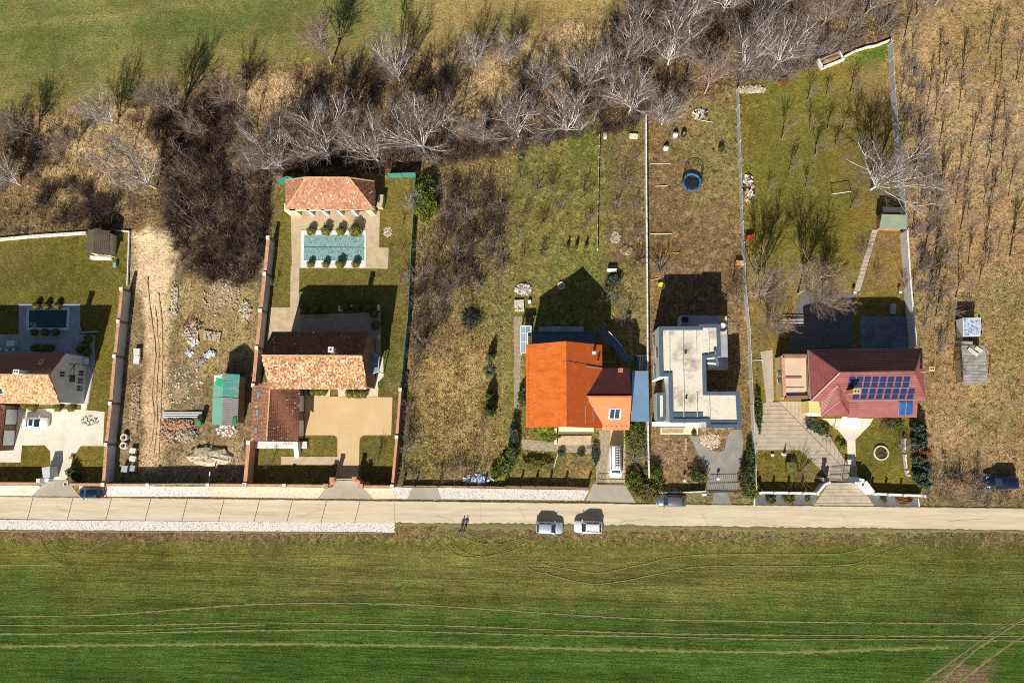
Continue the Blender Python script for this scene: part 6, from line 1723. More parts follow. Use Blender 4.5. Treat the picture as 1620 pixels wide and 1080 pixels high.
balls([(555.5,622),(565.5,622.5),(576,622)], '', 'three balls right of the front door', 1.2, [f'{w} dark clipped ball in the white bed right of the front door' for w in ('left','middle','right')])
balls([(484,490.5),(501,491),(516,490.5),(548,486),(566,486),(585,486.5),(593,497),(596,515)], '', 'shaded balls behind the tiled house', 1.1, [f'{w} clipped ball from the west in the shaded row of white slabs' for w in ('first','second','third','fourth','fifth','sixth','seventh','eighth')])
for i, (x, y, w, h) in enumerate([(476,491,5,5),(495,491,8,5),(516.5,491,8,5),(539,488,8,9),(558.5,484,9,4),(580.5,484.5,8,4),(599,487,5,10),(600,533,5,8)]):
    o = MB().prism([Vector((*W(a, b)[:2], .12)) for a, b in ((x - w/2, y - h/2), (x + w/2, y - h/2), (x + w/2, y + h/2), (x - w/2, y + h/2))], .1).build('stone_slab', M['stone'])
    tag(o, ('first','second','third','fourth','fifth','sixth','seventh','eighth')[i] + ' white stone slab from the west in the shaded row behind the tiled house', 'slab', 'white slabs behind the tiled house', 'thing')

leafy('evergreen_bush', 'large evergreen bush with bright yellow-green foot against the dark green fence', 'bush', 675, 326, (2.0, 3.2, 1.7), 4200, .17, 'leaf_y', 4)
leafy('evergreen_bush', 'dark evergreen behind the bright bush at the pool fence corner', 'bush', 676, 300, (1.7, 2.0, 1.3), 2000, .16, 'leaf', 9)
leafy('small_conifer', 'small dark conifer nearest to the glass porch on the wild plot', 'conifer', 777, 564, (.75, .75, 1.3), 1500, .13, 'leaf', 11, cone=.75)
leafy('small_conifer', 'largest green conifer on the wild plot, third in the row', 'conifer', 776, 650, (1.0, 1.0, 1.6), 2200, .14, 'leaf', 12, cone=.7)
leafy('small_conifer', 'dark conifer just north of the largest one in the row', 'conifer', 776, 626, (.8, .8, 1.3), 1500, .13, 'leaf', 13, cone=.7)
for i, x in enumerate((898, 911.5, 926.5)):
    leafy('small_conifer', ('left', 'middle', 'right')[i] + ' one of three slim conifers standing in a row behind the orange house', 'conifer', x, 392, (.3, .3, .8), 500, .09, 'leaf', 20 + i, cone=.6, group='three slim conifers')
for i, (x, y, sx, sy, h, m, lb) in enumerate([
 (800,738,1.2,1.6,.8,'leaf_y','bright green leafy bush at the street corner of the wild plot'),
 (785,747,.9,1.1,.6,'leaf_y','light green bush inside the corner of the low street fence'),
 (814,688,.7,2.4,1.2,'leaf_b','dark evergreen hedge bush beside the orange house, upper'),
 (812,716,1.0,1.8,1.3,'leaf','dark evergreen hedge bush beside the orange house, lower'),
 (828,628,.9,1.6,1.0,'leaf','dark bush against the orange house west wall'),
 (1002,690,1.5,2.6,1.0,'leaf_y','yellow green bush between the white van and the pale fence'),
 (1003,758,1.5,1.3,.8,'leaf_y','mixed green bush at the street beside the van'),
 (1022,772,2.6,1.9,1.0,'leaf_o','broad olive bush spilling to the road left of the grey car'),
 (1031,748,1.3,1.2,1.0,'leaf_y','round green bush at the south end of the pale fence'),
 (1103,752,1.5,1.0,1.0,'leaf','bright green bush beside the grey gravel drive'),
 (1178,758,1.1,2.4,1.3,'leaf','dark ivy hedge beside the white sheeted fence, street end'),
 (1185,726,.7,2.6,1.1,'leaf','dark ivy hedge beside the white sheeted fence, middle'),
 (1188,775,1.3,1.3,.9,'leaf_y','light green shrub where the white sheeted fence meets the road'),
 (1198,650,.5,3.4,.7,'leaf','narrow green growth along the white sheeted fence'),
 (1218,788,.75,.65,.5,'leaf','dark green shrub on the asphalt verge, leftmost'),
 (1246,788,.9,.75,.55,'leaf_o','larger shrub on the asphalt verge, second from left'),
 (1276.5,789,.4,.4,.35,'leaf_y','small yellow shrub on the asphalt verge left of the boarded drive'),
 (1396.5,790,.5,.45,.4,'leaf_y','small yellow shrub on the asphalt verge right of the boarded drive'),
 (1429,789.5,1.1,.65,.5,'leaf_r','rusty low shrub on the asphalt verge at its east end'),
 (1283,672,1.0,.8,.6,'leaf_b','blue grey shrub at the tip of the slanting bed'),
 (1298,678,1.2,.9,.35,'leaf','green low plants in the slanting bed'),
 (1325,699,.35,.35,.35,'leaf_y','small yellow green plant in the slanting bed, upper'),
 (1332,705,.4,.4,.4,'leaf_y','small yellow green plant in the slanting bed, lower'),
 (1412,668,1.4,1.0,.8,'leaf','dark green bush near the porch corner of the maroon house'),
 (1239,131,.7,.7,.5,'leaf_r','orange leaved bush at the top of the big lawn'),
 (871,690,1.3,.8,.5,'leaf_o','brown green shrub beneath the yucca by the orange house'),
 (942,718,.6,1.5,.5,'leaf_b','grey green topiary beside the stone path'),
 (888,716,.6,.5,.45,'leaf_b','small round shrub on the front lawn, left'),
 (919,717,.6,.5,.45,'leaf_b','small round shrub on the front lawn, right'),
 (117,746,.8,.8,.7,'leaf_y','bright yellow shrub beside the yard entrance'),
 (123,751,.9,.8,.5,'leaf_b','blue green shrub behind the yellow one at the yard entrance'),
 (745,508,1.6,1.2,.8,'leaf_b','grey green low juniper in the middle of the wild plot'),
 (850,730,2.4,.7,.4,'leaf_o','low olive planting on the lawn before the orange house'),
 (1063,682,1.4,.25,.25,'leaf_y','green plants in the white planter'),
 (1097,684,.4,.5,.4,'leaf','small dark shrub at the corner of the cream terrace'),
 (972,445,1.2,.9,.7,'leaf_b','grey green bush below the white bench'),
 (1140,238,.5,.6,.6,'leaf','tiny dark conifer in the trampoline garden')]):
    leafy('bush' if 'conifer' not in lb else 'small_conifer', lb, 'bush' if 'conifer' not in lb else 'conifer', x, y, (sx, sy, h), int(500 + 420 * sx * sy), .14 if max(sx, sy) > .6 else .09, m, 60 + i, z=.04)
for i in range(8):   # conifer hedge at the east edge of the round planter lawn
    leafy('hedge_conifer', ORD[i] + ' blue green conifer from the top in the hedge east of the ringed bed', 'conifer', 1447 + (i % 2) * 4 + i * .6, 676 + i * 12.5, (.95, .85, 1.4), 1100, .15, 'leaf_b' if i not in (3,) else 'leaf_r', 120 + i, 'conifers of the tall hedge', cone=.35)

def rosette(name, label, px, py, n, L, w, m, seed, z=0.05, rise=.75, trunk=0.0):
    R = random.Random(seed); mb = MB()
    for k in range(n):
        a = R.uniform(0, 6.28); el = R.uniform(.1, rise); l = L * R.uniform(.75, 1.1)
        d = Vector((math.cos(a), math.sin(a), 0)); s = Vector((-d.y, d.x, 0)) * w
        p0 = Vector((0, 0, trunk)); p1 = p0 + d * l * .55 * math.cos(el) + Vector((0, 0, l * .55 * math.sin(el) + .1)); p2 = p0 + d * l * math.cos(el * .7) + Vector((0, 0, l * .7 * math.sin(el)))
        i = len(mb.v); mb.v += [tuple(p0 - s * .6), tuple(p0 + s * .6), tuple(p1 + s), tuple(p1 - s), tuple(p1 + Vector((0, 0, -.04))), tuple(p2)]
        mb.f += [(i, i + 1, i + 2, i + 4), (i, i + 4, i + 3), (i + 4, i + 2, i + 5), (i + 3, i + 4, i + 5)]
    t = thing(name, label, 'plant', (*W(px, py)[:2], z))
    o = bpy.data.objects.new('foliage', mb.mesh('foliage', M[m])); COL.objects.link(o); o.parent = t
    o = bpy.data.objects.new('stem', MB().tube((0, 0, -.05), (0, 0, trunk + .15), .12, .07, 6).mesh('stem', M['bark_d'])); COL.objects.link(o); o.parent = t
    return t
rosette('agave', 'grey blue agave with stiff pointed leaves on the wild plot', 775, 587, 46, 1.25, .06, 'leaf_b', 3)
rosette('yucca', 'yellow green yucca with long drooping leaves in front of the orange house', 862, 684, 80, 1.9, .06, 'leaf_y', 4, trunk=.5)
rosette('yucca', 'smaller green yucca beside the long leaved one', 851, 681, 40, 1.1, .06, 'leaf_y', 8, trunk=.2)
rosette('fern_plant', 'dark green fern at the northeast corner of the wild plot', 824, 252, 40, .9, .06, 'leaf', 5)

# ------------------------------------------------------------------ masses nobody could count
def scatter(polys, per_m2, seed):
    R = np.random.default_rng(seed); out = []
    for e in polys:
        pl = e[0] if isinstance(e, tuple) else e; k = e[1] if isinstance(e, tuple) else 1.0
        pw = poly_w(pl); xs = [p[0] for p in pw]; ys = [p[1] for p in pw]
        x0, x1 = max(min(xs), -105), min(max(xs), 105); y0, y1 = max(min(ys), -50), min(max(ys), 90)
        n = int((x1 - x0) * (y1 - y0) * per_m2 * k)
        P_ = np.stack([R.uniform(x0, x1, n), R.uniform(y0, y1, n)], 1)
        out.append(P_[inside(P_, pw)])
    P_ = np.concatenate(out)
    keep = vnoise(P_[:, 0], P_[:, 1], 1.6, seed) * .6 + vnoise(P_[:, 0], P_[:, 1], .5, seed + 1) * .4
    return P_[R.random(len(P_)) < np.clip((keep - .28) * 3.2, .05, 1)]

def blades(name, label, polys, per_m2, L, w, m, seed, lean=.9, cat='grass', mul=1):
    """Single blades and stalks: a thin triangle each."""
    R = np.random.default_rng(seed + 7)
    P_ = scatter(polys, per_m2, seed); n = len(P_)
    z = relief(P_[:, 0], P_[:, 1]) - .02
    a = R.uniform(0, 2 * np.pi, n); el = np.pi / 2 - R.uniform(0, lean, n); l = R.uniform(*L, n)
    d = np.stack([np.cos(a) * np.cos(el), np.sin(a) * np.cos(el), np.sin(el)], 1)
    s = R.normal(size=(n, 3)); s -= d * (s * d).sum(1, keepdims=True); s /= np.linalg.norm(s, axis=1, keepdims=True)
    b = np.column_stack([P_, z]); ww = (w * R.uniform(.6, 1.4, n))[:, None]
    V = np.stack([b - s * ww, b + s * ww, b + d * l[:, None]], 1).reshape(-1, 3)
    F = (np.arange(n) * 3)[:, None] + np.array([[0, 1, 2]])
    me = raw_mesh(name, V, F, M[m])
    return raw_obj(name, me, label=label, cat=cat, kind='stuff')

def thicket(name, label, polys, clumps_m2, H, m, seed, twigs=26):
    """Tangled leafless scrub: twigs that fan out of many roots, each with side shoots."""
    R = np.random.default_rng(seed)
    C_ = scatter(polys, clumps_m2, seed); k = len(C_)
    cz = relief(C_[:, 0], C_[:, 1]) - .1
    h = R.uniform(*H, k) * (.6 + .8 * vnoise(C_[:, 0], C_[:, 1], 4.5, seed + 3))
    i = np.repeat(np.arange(k), twigs); n = len(i)
    a = R.uniform(0, 2 * np.pi, n); el = np.pi / 2 - np.abs(R.normal(0, .62, n)); l = h[i] * R.uniform(.6, 1.1, n)
    d = np.stack([np.cos(a) * np.cos(el), np.sin(a) * np.cos(el), np.sin(el)], 1)
    b = np.column_stack([C_[i] + R.normal(0, .25, (n, 2)), cz[i]])
    def tri(b, d, l, w):
        s = R.normal(size=b.shape); s -= d * (s * d).sum(1, keepdims=True); s /= np.linalg.norm(s, axis=1, keepdims=True)
        return np.stack([b - s * w, b + s * w, b + d * l[:, None]], 1)
    T = [tri(b, d, l, .035)]
    for f in (.35, .55, .75):
        d2 = d + R.normal(0, .55, d.shape); d2 /= np.linalg.norm(d2, axis=1, keepdims=True)
        T.append(tri(b + d * (l * f)[:, None], d2, l * R.uniform(.25, .5, n), .022))
    V = np.concatenate(T).reshape(-1, 3)
    F = (np.arange(len(V) // 3) * 3)[:, None] + np.array([[0, 1, 2]])
    return raw_obj(name, raw_mesh(name, V, F, M[m]), label=label, cat='thicket', kind='stuff')

thicket('thicket', 'dark brown leafless thicket on the upper part of the building plot and behind it', [([(268,250),(430,235),(432,290),(425,380),(415,425),(380,455),(330,445),(285,420),(268,370),(250,330)], 1.0), ([(240,190),(330,160),(385,180),(400,240),(270,260)], .8), ([(60,300),(110,285),(185,300),(195,350),(160,368),(60,352)], .9)], 1.5, (1.5, 3.4), 'twig_d', 71, 24)
thicket('thicket', 'dark scrub under the row of bare trees north of the pool house and gardens', [([(430,215),(600,205),(640,190),(760,195),(900,175),(1010,170),(1020,205),(900,222),(812,242),(660,268),(440,278)], 1.3), ([(470,120),(560,110),(610,130),(560,200),(470,190)], .6), ([(620,95),(700,90),(720,130),(650,160),(610,150)], .7), ([(880,110),(960,60),(1040,60),(1100,140),(1020,180),(900,170)], .55), ([(0,225),(60,205),(110,180),(150,190),(120,240),(60,270),(0,290)], .55), ([(650,450),(700,410),(740,390),(770,440),(700,520),(650,570)], .3), ([(690,290),(800,260),(804,430),(750,450),(680,400)], .6)], 1.0, (1.0, 2.8), 'twig_d', 72, 22)
thicket('thicket', 'sunlit-toned brown twigs standing through the dark thicket on the building plot', [([(268,250),(430,235),(432,290),(425,380),(415,425),(380,455),(330,445),(285,420),(268,370),(250,330)], 1.0)], .5, (1.6, 3.6), 'twig_r', 75, 12)  # paler twigs laid over the dark ones: sunlight put in by colour
thicket('thicket', 'grey leafless scrub beyond the far end of the big lawn', [([(1150,0),(1420,-30),(1420,50),(1330,86),(1290,105),(1220,130),(1170,130)], 1.0), ([(1040,10),(1160,0),(1160,100),(1090,110)], .6), ([(1420,80),(1450,80),(1485,300),(1500,560),(1470,600),(1455,500),(1440,340)], .75), ([(1465,705),(1530,720),(1640,775),(1640,800),(1465,795)], .4)], .95, (1.0, 2.4), 'twig', 73, 22)
thicket('thicket', 'brown brush in the wild strip at the left', [([(0,210),(60,190),(120,250),(60,300),(0,300)], .6), ([(100,165),(240,145),(300,160),(250,230),(190,190)], .35), ([(0,320),(60,330),(60,370),(0,374)], .6)], .7, (.8, 2.2), 'twig_d', 74, 18)
WILD = [([(0,190),(100,172),(240,152),(430,110),(640,86),(820,68),(960,28),(1410,-20),(1410,55),(1200,135),(1000,185),(810,238),(640,270),(440,280),(200,365),(0,375)], 1.0)]
blades('dry_grass', 'straw coloured dry grass covering the wild strip', WILD + [([(60,190),(150,172),(230,190),(250,240),(180,330),(90,300),(50,240)], 1.5), ([(405,125),(450,112),(500,125),(520,150),(490,190),(430,200),(400,170)], 1.5), ([(830,75),(880,55),(960,40),(980,80),(930,110),(880,130),(840,110)], 1.5), ([(700,105),(790,100),(800,140),(760,190),(700,200),(690,150)], 1.4)], 15, (.35, .9), .035, 'straw', 81, 1.15)
blades('dry_grass', 'dry straw grass of the meadow with saplings', [([(1415,60),(1640,20),(1640,800),(1465,795),(1450,560),(1428,300)], 1.0)], 17, (.2, .55), .03, 'straw', 82, 1.15)
blades('dry_grass', 'long matted dry grass on the wild plot', [([(660,275),(808,250),(800,500),(792,762),(640,762)], .8), ([(665,555),(770,545),(770,670),(760,740),(680,740)], 1.6)], 22, (.3, .75), .04, 'straw', 83, 1.3)
blades('weeds', 'straw and weeds on the building plot', [([(275,430),(420,420),(408,590),(330,600),(280,560)], 1.3), ([(205,440),(280,430),(280,740),(200,740)], .5)], 18, (.25, .6), .035, 'straw', 84, 1.25)
blades('dry_grass', 'dry stalks in the gardens behind the orange and the white house', [([(812,250),(1022,195),(1025,500),(960,520),(812,470)], .8), ([(1030,200),(1166,165),(1175,450),(1030,500)], .7), ([(1035,690),(1110,690),(1110,750),(1040,750)], .7)], 9, (.12, .35), .028, 'straw', 85, 1.2)
blades('green_grass', 'green grass in the garden behind the orange house and on the front lawn', [([(812,250),(945,215),(945,440),(812,460)], 1.0), ([(955,215),(975,215),(972,430),(1020,500),(960,520)], .7), ([(800,700),(935,715),(935,765),(800,765)], 1.0)], 12, (.1, .3), .028, 'green_bl', 86, 1.1)
blades('green_grass', 'tufts of green grass on the big lawn', [([(1172,140),(1300,110),(1410,66),(1425,300),(1445,480),(1350,462),(1195,470)], 1.0)], 8, (.06, .18), .025, 'green_bl', 87, 1.0)
blades('grass_verge', 'rough grass between the road and the green field', [([(640,832),(1620,842),(1620,858),(1000,856),(640,850)], 1.0)], 22, (.12, .32), .03, 'straw', 88, 1.2)
blades('crop_leaves', 'young green crop and stubble of the lower field', [([(-20,852),(1640,862),(1640,1100),(-20,1100)], 1.0)], 13, (.10, .30), .028, 'field_bl', 89, 1.25)
blades('field_grass', 'grass and stubble of the upper field', [([(0,-20),(1000,-20),(960,20),(820,60),(520,98),(240,148),(0,184)], 1.0)], 7, (.15, .35), .03, 'field_bl', 90, 1.2)

# ================================================================== VEHICLES
def loft(st, m, name, parent, smooth=True, cap=True):
    """st: list of rings (equal length lists of points) along the length."""
    v = []; f = []; n = len(st[0])
    for r in st: v += [tuple(p) for p in r]
    for i in range(len(st) - 1):
        for j in range(n):
            j2 = (j + 1) % n
            f.append((i * n + j, i * n + j2, (i + 1) * n + j2, (i + 1) * n + j))
    if cap: f.append(tuple(range(n - 1, -1, -1))); f.append(tuple((len(st) - 1) * n + k for k in range(n)))
    mb = MB(); mb.v = v; mb.f = f
    return mb.build(name, m, parent, smooth=smooth)

def paint(name, col, metal=.2):
    m, nt, b = _new(name)
    b.inputs['Base Color'].default_value = (*col, 1); b.inputs['Metallic'].default_value = metal
    b.inputs['Roughness'].default_value = .32; b.inputs['Coat Weight'].default_value = .6; b.inputs['Coat Roughness'].default_value = .08
    return m
P_W = paint('white_car_paint', (.80, .80, .80), 0); P_S = paint('silver_car_paint', (.50, .56, .64), .3)
P_N = paint('navy_car_paint', (.007, .016, .045), .1); P_G = paint('grey_car_paint', (.15, .15, .18), .3)
M['lamp'] = mat('lamp_glass', (.75, .78, .80), var=0, bump=0, rough=.15, spec=.8)
M['tail'] = mat('tail_lamp', (.40, .02, .02), var=0, bump=0, rough=.3)

def ring_sec(x, w, zb, zt, sh=.82):
    """One cross section: sill, flank, shoulder, deck."""
    return [Vector(p) for p in ((x, -w * .92, zb), (x, -w, zb + (zt - zb) * .35), (x, -w * .98, zb + (zt - zb) * .78), (x, -w * sh, zt), (x, 0, zt + .035), (x, w * sh, zt), (x, w * .98, zb + (zt - zb) * .78), (x, w, zb + (zt - zb) * .35), (x, w * .92, zb))]

def car(name, label, px, py, rz, L, Wd, H, pm, style='suv', sunroof=False, rails=False, cat='car'):
    """A car at the origin pointing along +x, then stood at the photo point."""
    t = thing(name, label, cat, (0, 0, 0))
    hl, hw = L / 2, Wd / 2
    zd = .62 * H if style != 'sedan' else .64 * H       # deck height
    bon = {'suv': .26, 'sedan': .27, 'wagon': .25, 'van': .15}[style]
    xs = [(-hl, .80, .30, zd * .72), (-hl + .10, .90, .22, zd * .92), (-hl + .45, .98, .2, zd * 1.0), (-hl * .3, 1.0, .18, zd * 1.02), (hl * .35, 1.0, .18, zd * 1.0), (hl - L * bon * .55, .98, .18, zd * .93), (hl - .35, .93, .2, zd * .82), (hl - .10, .80, .24, zd * .70), (hl, .62, .30, zd * .55)]
    loft([ring_sec(x, hw * k, zb, zt) for x, k, zb, zt in xs], pm, 'body', t)
    # glasshouse
    rear = {'suv': -hl + .18, 'sedan': -hl + .75, 'wagon': -hl + .25, 'van': -hl + .05}[style]
    rtop = {'suv': rear + .35, 'sedan': rear + .75, 'wagon': rear + .4, 'van': rear + .08}[style]
    fb = hl - L * bon; ft = fb - (.72 if style != 'van' else .55)
    zl = zd * .97
    def q(x, w, z): return [Vector((x, -w, z)), Vector((x, w, z))]
    lo = q(rear, hw * .80, zl) + q(fb, hw * .78, zl)[::-1]; hi = q(rtop, hw * .68, H - .05) + q(ft, hw * .66, H - .05)[::-1]
    mb = MB(); mb.v = [tuple(p) for p in lo + hi]; mb.f = [(0, 1, 2, 3)[::-1], (4, 5, 6, 7), (0, 1, 5, 4), (1, 2, 6, 5), (2, 3, 7, 6), (3, 0, 4, 7)]
    mb.build('glasshouse', M['glass'], t)
    # roof panel and pillars
    def s_(x, w, z, c): return [Vector((x, -w, z - c)), Vector((x, -w * .86, z)), Vector((x, 0, z + .03)), Vector((x, w * .86, z)), Vector((x, w, z - c))]
    rr = [s_(rtop - .03, hw * .66, H - .06, .05), s_(rtop + .15, hw * .70, H - .01, .05), s_((rtop + ft) / 2, hw * .72, H, .05), s_(ft - .15, hw * .70, H - .01, .05), s_(ft + .05, hw * .66, H - .06, .05)]
    loft(rr, pm, 'roof', t, cap=False)
    pil = MB()
    for sy in (-1, 1):
        pil.bar(lo[3 if sy < 0 else 2] + Vector((0, 0, .0)), hi[3 if sy < 0 else 2], .08, .06)
        pil.bar(lo[0 if sy < 0 else 1], hi[0 if sy < 0 else 1], .12, .08)
        for fx in (.48,):
            a = Vector((lerp(rear, fb, fx), sy * hw * .80, zl)); b = Vector((lerp(rtop, ft, fx), sy * hw * .69, H - .05)); pil.bar(a, b, .08, .04)
    tag(pil.build('pillars', pm, t), kind='stuff')
    if sunroof:
        MB().prism([Vector((rtop + .25, -hw * .55, H + .045)), Vector((ft - .15, -hw * .55, H + .045)), Vector((ft - .15, hw * .55, H + .045)), Vector((rtop + .25, hw * .55, H + .045))], .03).build('glass_roof', M['glass'], t)
    if rails:
        for sy in (-1, 1): MB().bar((rtop + .15, sy * hw * .62, H + .05), (ft - .1, sy * hw * .60, H + .05), .05, .05).build('roof_rail', M['iron'], t)
    wr = .33 if style != 'van' else .34
    for x in (-hl + L * .19, hl - L * .20):
        for sy in (-1, 1):
            w = MB().tube((x, sy * (hw - .20), wr), (x, sy * (hw - .005), wr), wr, n=18).build('wheel', M['black'], t)
            MB().tube((x, sy * (hw - .02), wr), (x, sy * (hw + .01), wr), wr * .62, n=10).build('rim', M['alu'], w)
    for sy in (-1, 1):
        MB().prism([Vector((hl - .42, sy * hw * .62, zd * .83)), Vector((hl - .12, sy * hw * .52, zd * .73)), Vector((hl - .14, sy * hw * .76, zd * .72)), Vector((hl - .45, sy * hw * .88, zd * .82))], .08).build('headlight', M['lamp'], t)
        MB().box((-hl + .04, sy * hw * .68, zd * .78), (.12, .28, .2)).build('tail_light', M['tail'], t)
        MB().box((fb - .12, sy * (hw + .09), zd + .04), (.14, .2, .13)).build('mirror', pm, t)
        mb = MB()
        for fx in (.3, .62): mb.bar((lerp(-hl, hl, fx), sy * (hw * .99), zd * .8), (lerp(-hl, hl, fx) + .18, sy * (hw * .99), zd * .8), .03)
        mb.build('door_handle', M['alu'], t)
    MB().box((hl - .04, 0, .48), (.06, .5, .11)).build('number_plate', M['frame_w'], t)
    p = W(px, py, H * .55); p.z = .05
    t.location = p; t.rotation_euler = (0, 0, rz)
    return t
for c in []: pass
D = math.radians
def cars():
    car('parked_car', 'white sedan with dark glass roof standing in the pale yard', 55, 668.5, D(0), 4.5, 1.85, 1.45, P_W, 'sedan', sunroof=True)
    car('parked_car', 'navy blue car parked at the kerb before the orange capped wall', 143, 779, D(180), 4.2, 1.8, 1.45, P_N, 'wagon')
    car('parked_car', 'silver blue hatchback parked on the grass verge, left one of the two', 869, 834.5, D(-1), 4.2, 1.85, 1.5, P_S, 'suv')
    car('parked_car', 'white estate car with roof rails parked on the verge, right one of the two', 930.5, 833.5, D(179), 4.4, 1.9, 1.6, P_W, 'suv', rails=True)
    car('parked_car', 'grey car parked against the road edge beside the olive bush', 1061, 791.5, D(179), 4.6, 1.85, 1.5, P_G, 'wagon')
    car('parked_car', 'navy blue car parked in the dry meadow at the right edge', 1586, 763, D(180), 4.7, 1.9, 1.6, P_N, 'suv')
    v = car('parked_van', 'white van with a ladder rack on its roof standing on the narrow drive', 974, 730, D(-90), 5.0, 2.0, 2.2, P_W, 'van', cat='van')
    mb = MB()
    for x in np.arange(-2.1, .9, .38): mb.bar((x, -.1, 2.3), (x, .72, 2.3), .07, .05)
    for y in (-.1, .30, .72): mb.bar((-2.2, y, 2.33), (1.0, y, 2.33), .06, .05)
    o = mb.build('ladder_rack', M['iron']); o.parent = v
cars()

# ================================================================== PEOPLE
def person(label, px, py, face, jacket, seed):
    """Standing figure grown with the skin modifier from a jointed skeleton."""
    def skin(name, pts, edges, rad, m, parent, sub=1):
        me = bpy.data.meshes.new(name); me.from_pydata(pts, edges, []); o = bpy.data.objects.new(name, me); COL.objects.link(o)
        md = o.modifiers.new('Skin', 'SKIN'); md.use_smooth_shade = True
        for i, r in enumerate(rad): me.skin_vertices[0].data[i].radius = (r, r) if not hasattr(r, '__len__') else r
        me.skin_vertices[0].data[0].use_root = True
        s = o.modifiers.new('Sub', 'SUBSURF'); s.levels = sub; s.render_levels = sub
        dg = bpy.context.evaluated_depsgraph_get(); nm = bpy.data.meshes.new_from_object(o.evaluated_get(dg))
        bpy.data.objects.remove(o); nm.materials.clear(); nm.materials.append(m); nm.name = name
        r = bpy.data.objects.new(name, nm); COL.objects.link(r); r.parent = parent
        return r
    t = thing('person', label, 'person', (0, 0, 0))
    V = [(0, 0, .95), (0, .01, 1.15), (0, .0, 1.40), (0, .0, 1.50), (0, .02, 1.60), (0, .03, 1.72)]
    R_ = [(.15, .11), (.13, .10), (.15, .10), .055, .085, .075]; E = [(0, 1), (1, 2), (2, 3), (3, 4), (4, 5)]
    for s in (-1, 1):
        b = len(V)
        V += [(s * .19, 0, 1.42), (s * .25, -.02, 1.15), (s * .25, .10, .92), (s * .25, .14, .84)]; R_ += [.06, .045, .032, .035]
        E += [(2, b), (b, b + 1), (b + 1, b + 2), (b + 2, b + 3)]
        for k, (dx, dl) in enumerate(((-.03, .075), (-.01, .085), (.01, .08), (.03, .065))):
            c = len(V); V += [(s * .25 + dx, .16, .80), (s * .25 + dx, .175, .80 - dl)]; R_ += [.010, .008]; E += [(b + 3, c), (c, c + 1)]
        c = len(V); V += [(s * .25 - s * .045, .18, .82), (s * .25 - s * .05, .20, .775)]; R_ += [.011, .009]; E += [(b + 3, c), (c, c + 1)]
        b = len(V)
        V += [(s * .10, 0, .88), (s * .11, .01, .48), (s * .11, -.02, .09), (s * .12, .14, .04)]; R_ += [.085, .058, .042, .038]
        E += [(0, b), (b, b + 1), (b + 1, b + 2), (b + 2, b + 3)]
    skin('body', V, E, R_, M['skin'], t)
    jv = [(0, 0, .92), (0, .01, 1.15), (0, 0, 1.40), (0, 0, 1.47)]; jr = [(.19, .14), (.17, .13), (.18, .13), .08]; je = [(0, 1), (1, 2), (2, 3)]
    for s in (-1, 1):
        b = len(jv); jv += [(s * .20, 0, 1.42), (s * .26, -.02, 1.15), (s * .25, .09, .94)]; jr += [.078, .062, .048]; je += [(2, b), (b, b + 1), (b + 1, b + 2)]
    skin('jacket', jv, je, jr, M[jacket], t)
    tv = [(0, 0, .95)]; tr = [(.16, .12)]; te = []
    for s in (-1, 1):
        b = len(tv); tv += [(s * .10, 0, .85), (s * .11, .01, .48), (s * .11, -.02, .10)]; tr += [.10, .075, .06]; te += [(0, b), (b, b + 1), (b + 1, b + 2)]
    skin('trousers', tv, te, tr, M['trouser'], t)
    for s in (-1, 1):
        o = MB().blob((s * .12, .07, .05), 1, 3, 10, 6, .02, (.055, .14, .05)).build('shoe', M['black']); o.parent = t
    o = MB().blob((0, .0, 1.70), 1, seed, 12, 8, .03, (.095, .115, .10)).build('hair', M['hair']); o.parent = t
    fc = MB().blob((0, .115, 1.645), 1, 1, 8, 5, 0, (.012, .02, .02)).build('nose', M['skin']); fc.parent = t
    for s in (-1, 1):
        o = MB().blob((s * .032, .098, 1.67), .011, 1, 8, 5, 0).build('eye', M['iron']); o.parent = t
        o = MB().blob((s * .09, .02, 1.65), 1, 1, 8, 5, 0, (.012, .022, .032)).build('ear', M['skin']); o.parent = t
    o = MB().blob((0, .102, 1.60), 1, 1, 8, 5, 0, (.022, .008, .006)).build('mouth', M['plastic_r']); o.parent = t
    p = W(px, py); p.z = .0; t.location = p; t.rotation_euler = (0, 0, face)
    return t
person('person in a navy jacket standing at the road edge, left of the pair', 730, 838.5, D(10), 'jacket', 3)
person('person in a brighter blue jacket standing close beside, right of the pair', 735.5, 838, D(-8), 'jacket2', 4)

# ================================================================== THINGS IN THE GARDENS
def simple(name, label, cat, loc, parts, rz=0.0, group=None):
    """parts: (part name, material, function that fills an MB in local space)."""
    t = thing(name, label, cat, (0, 0, 0), group)
    for pn, mm, fn in parts:
        mb = MB(); fn(mb); o = mb.build(pn, M[mm]); o.parent = t
    t.location = loc; t.rotation_euler = (0, 0, rz)
    return t
def at(px, py, z=0.0): return Vector((*W(px, py, z)[:2], z)) if z else W(px, py)

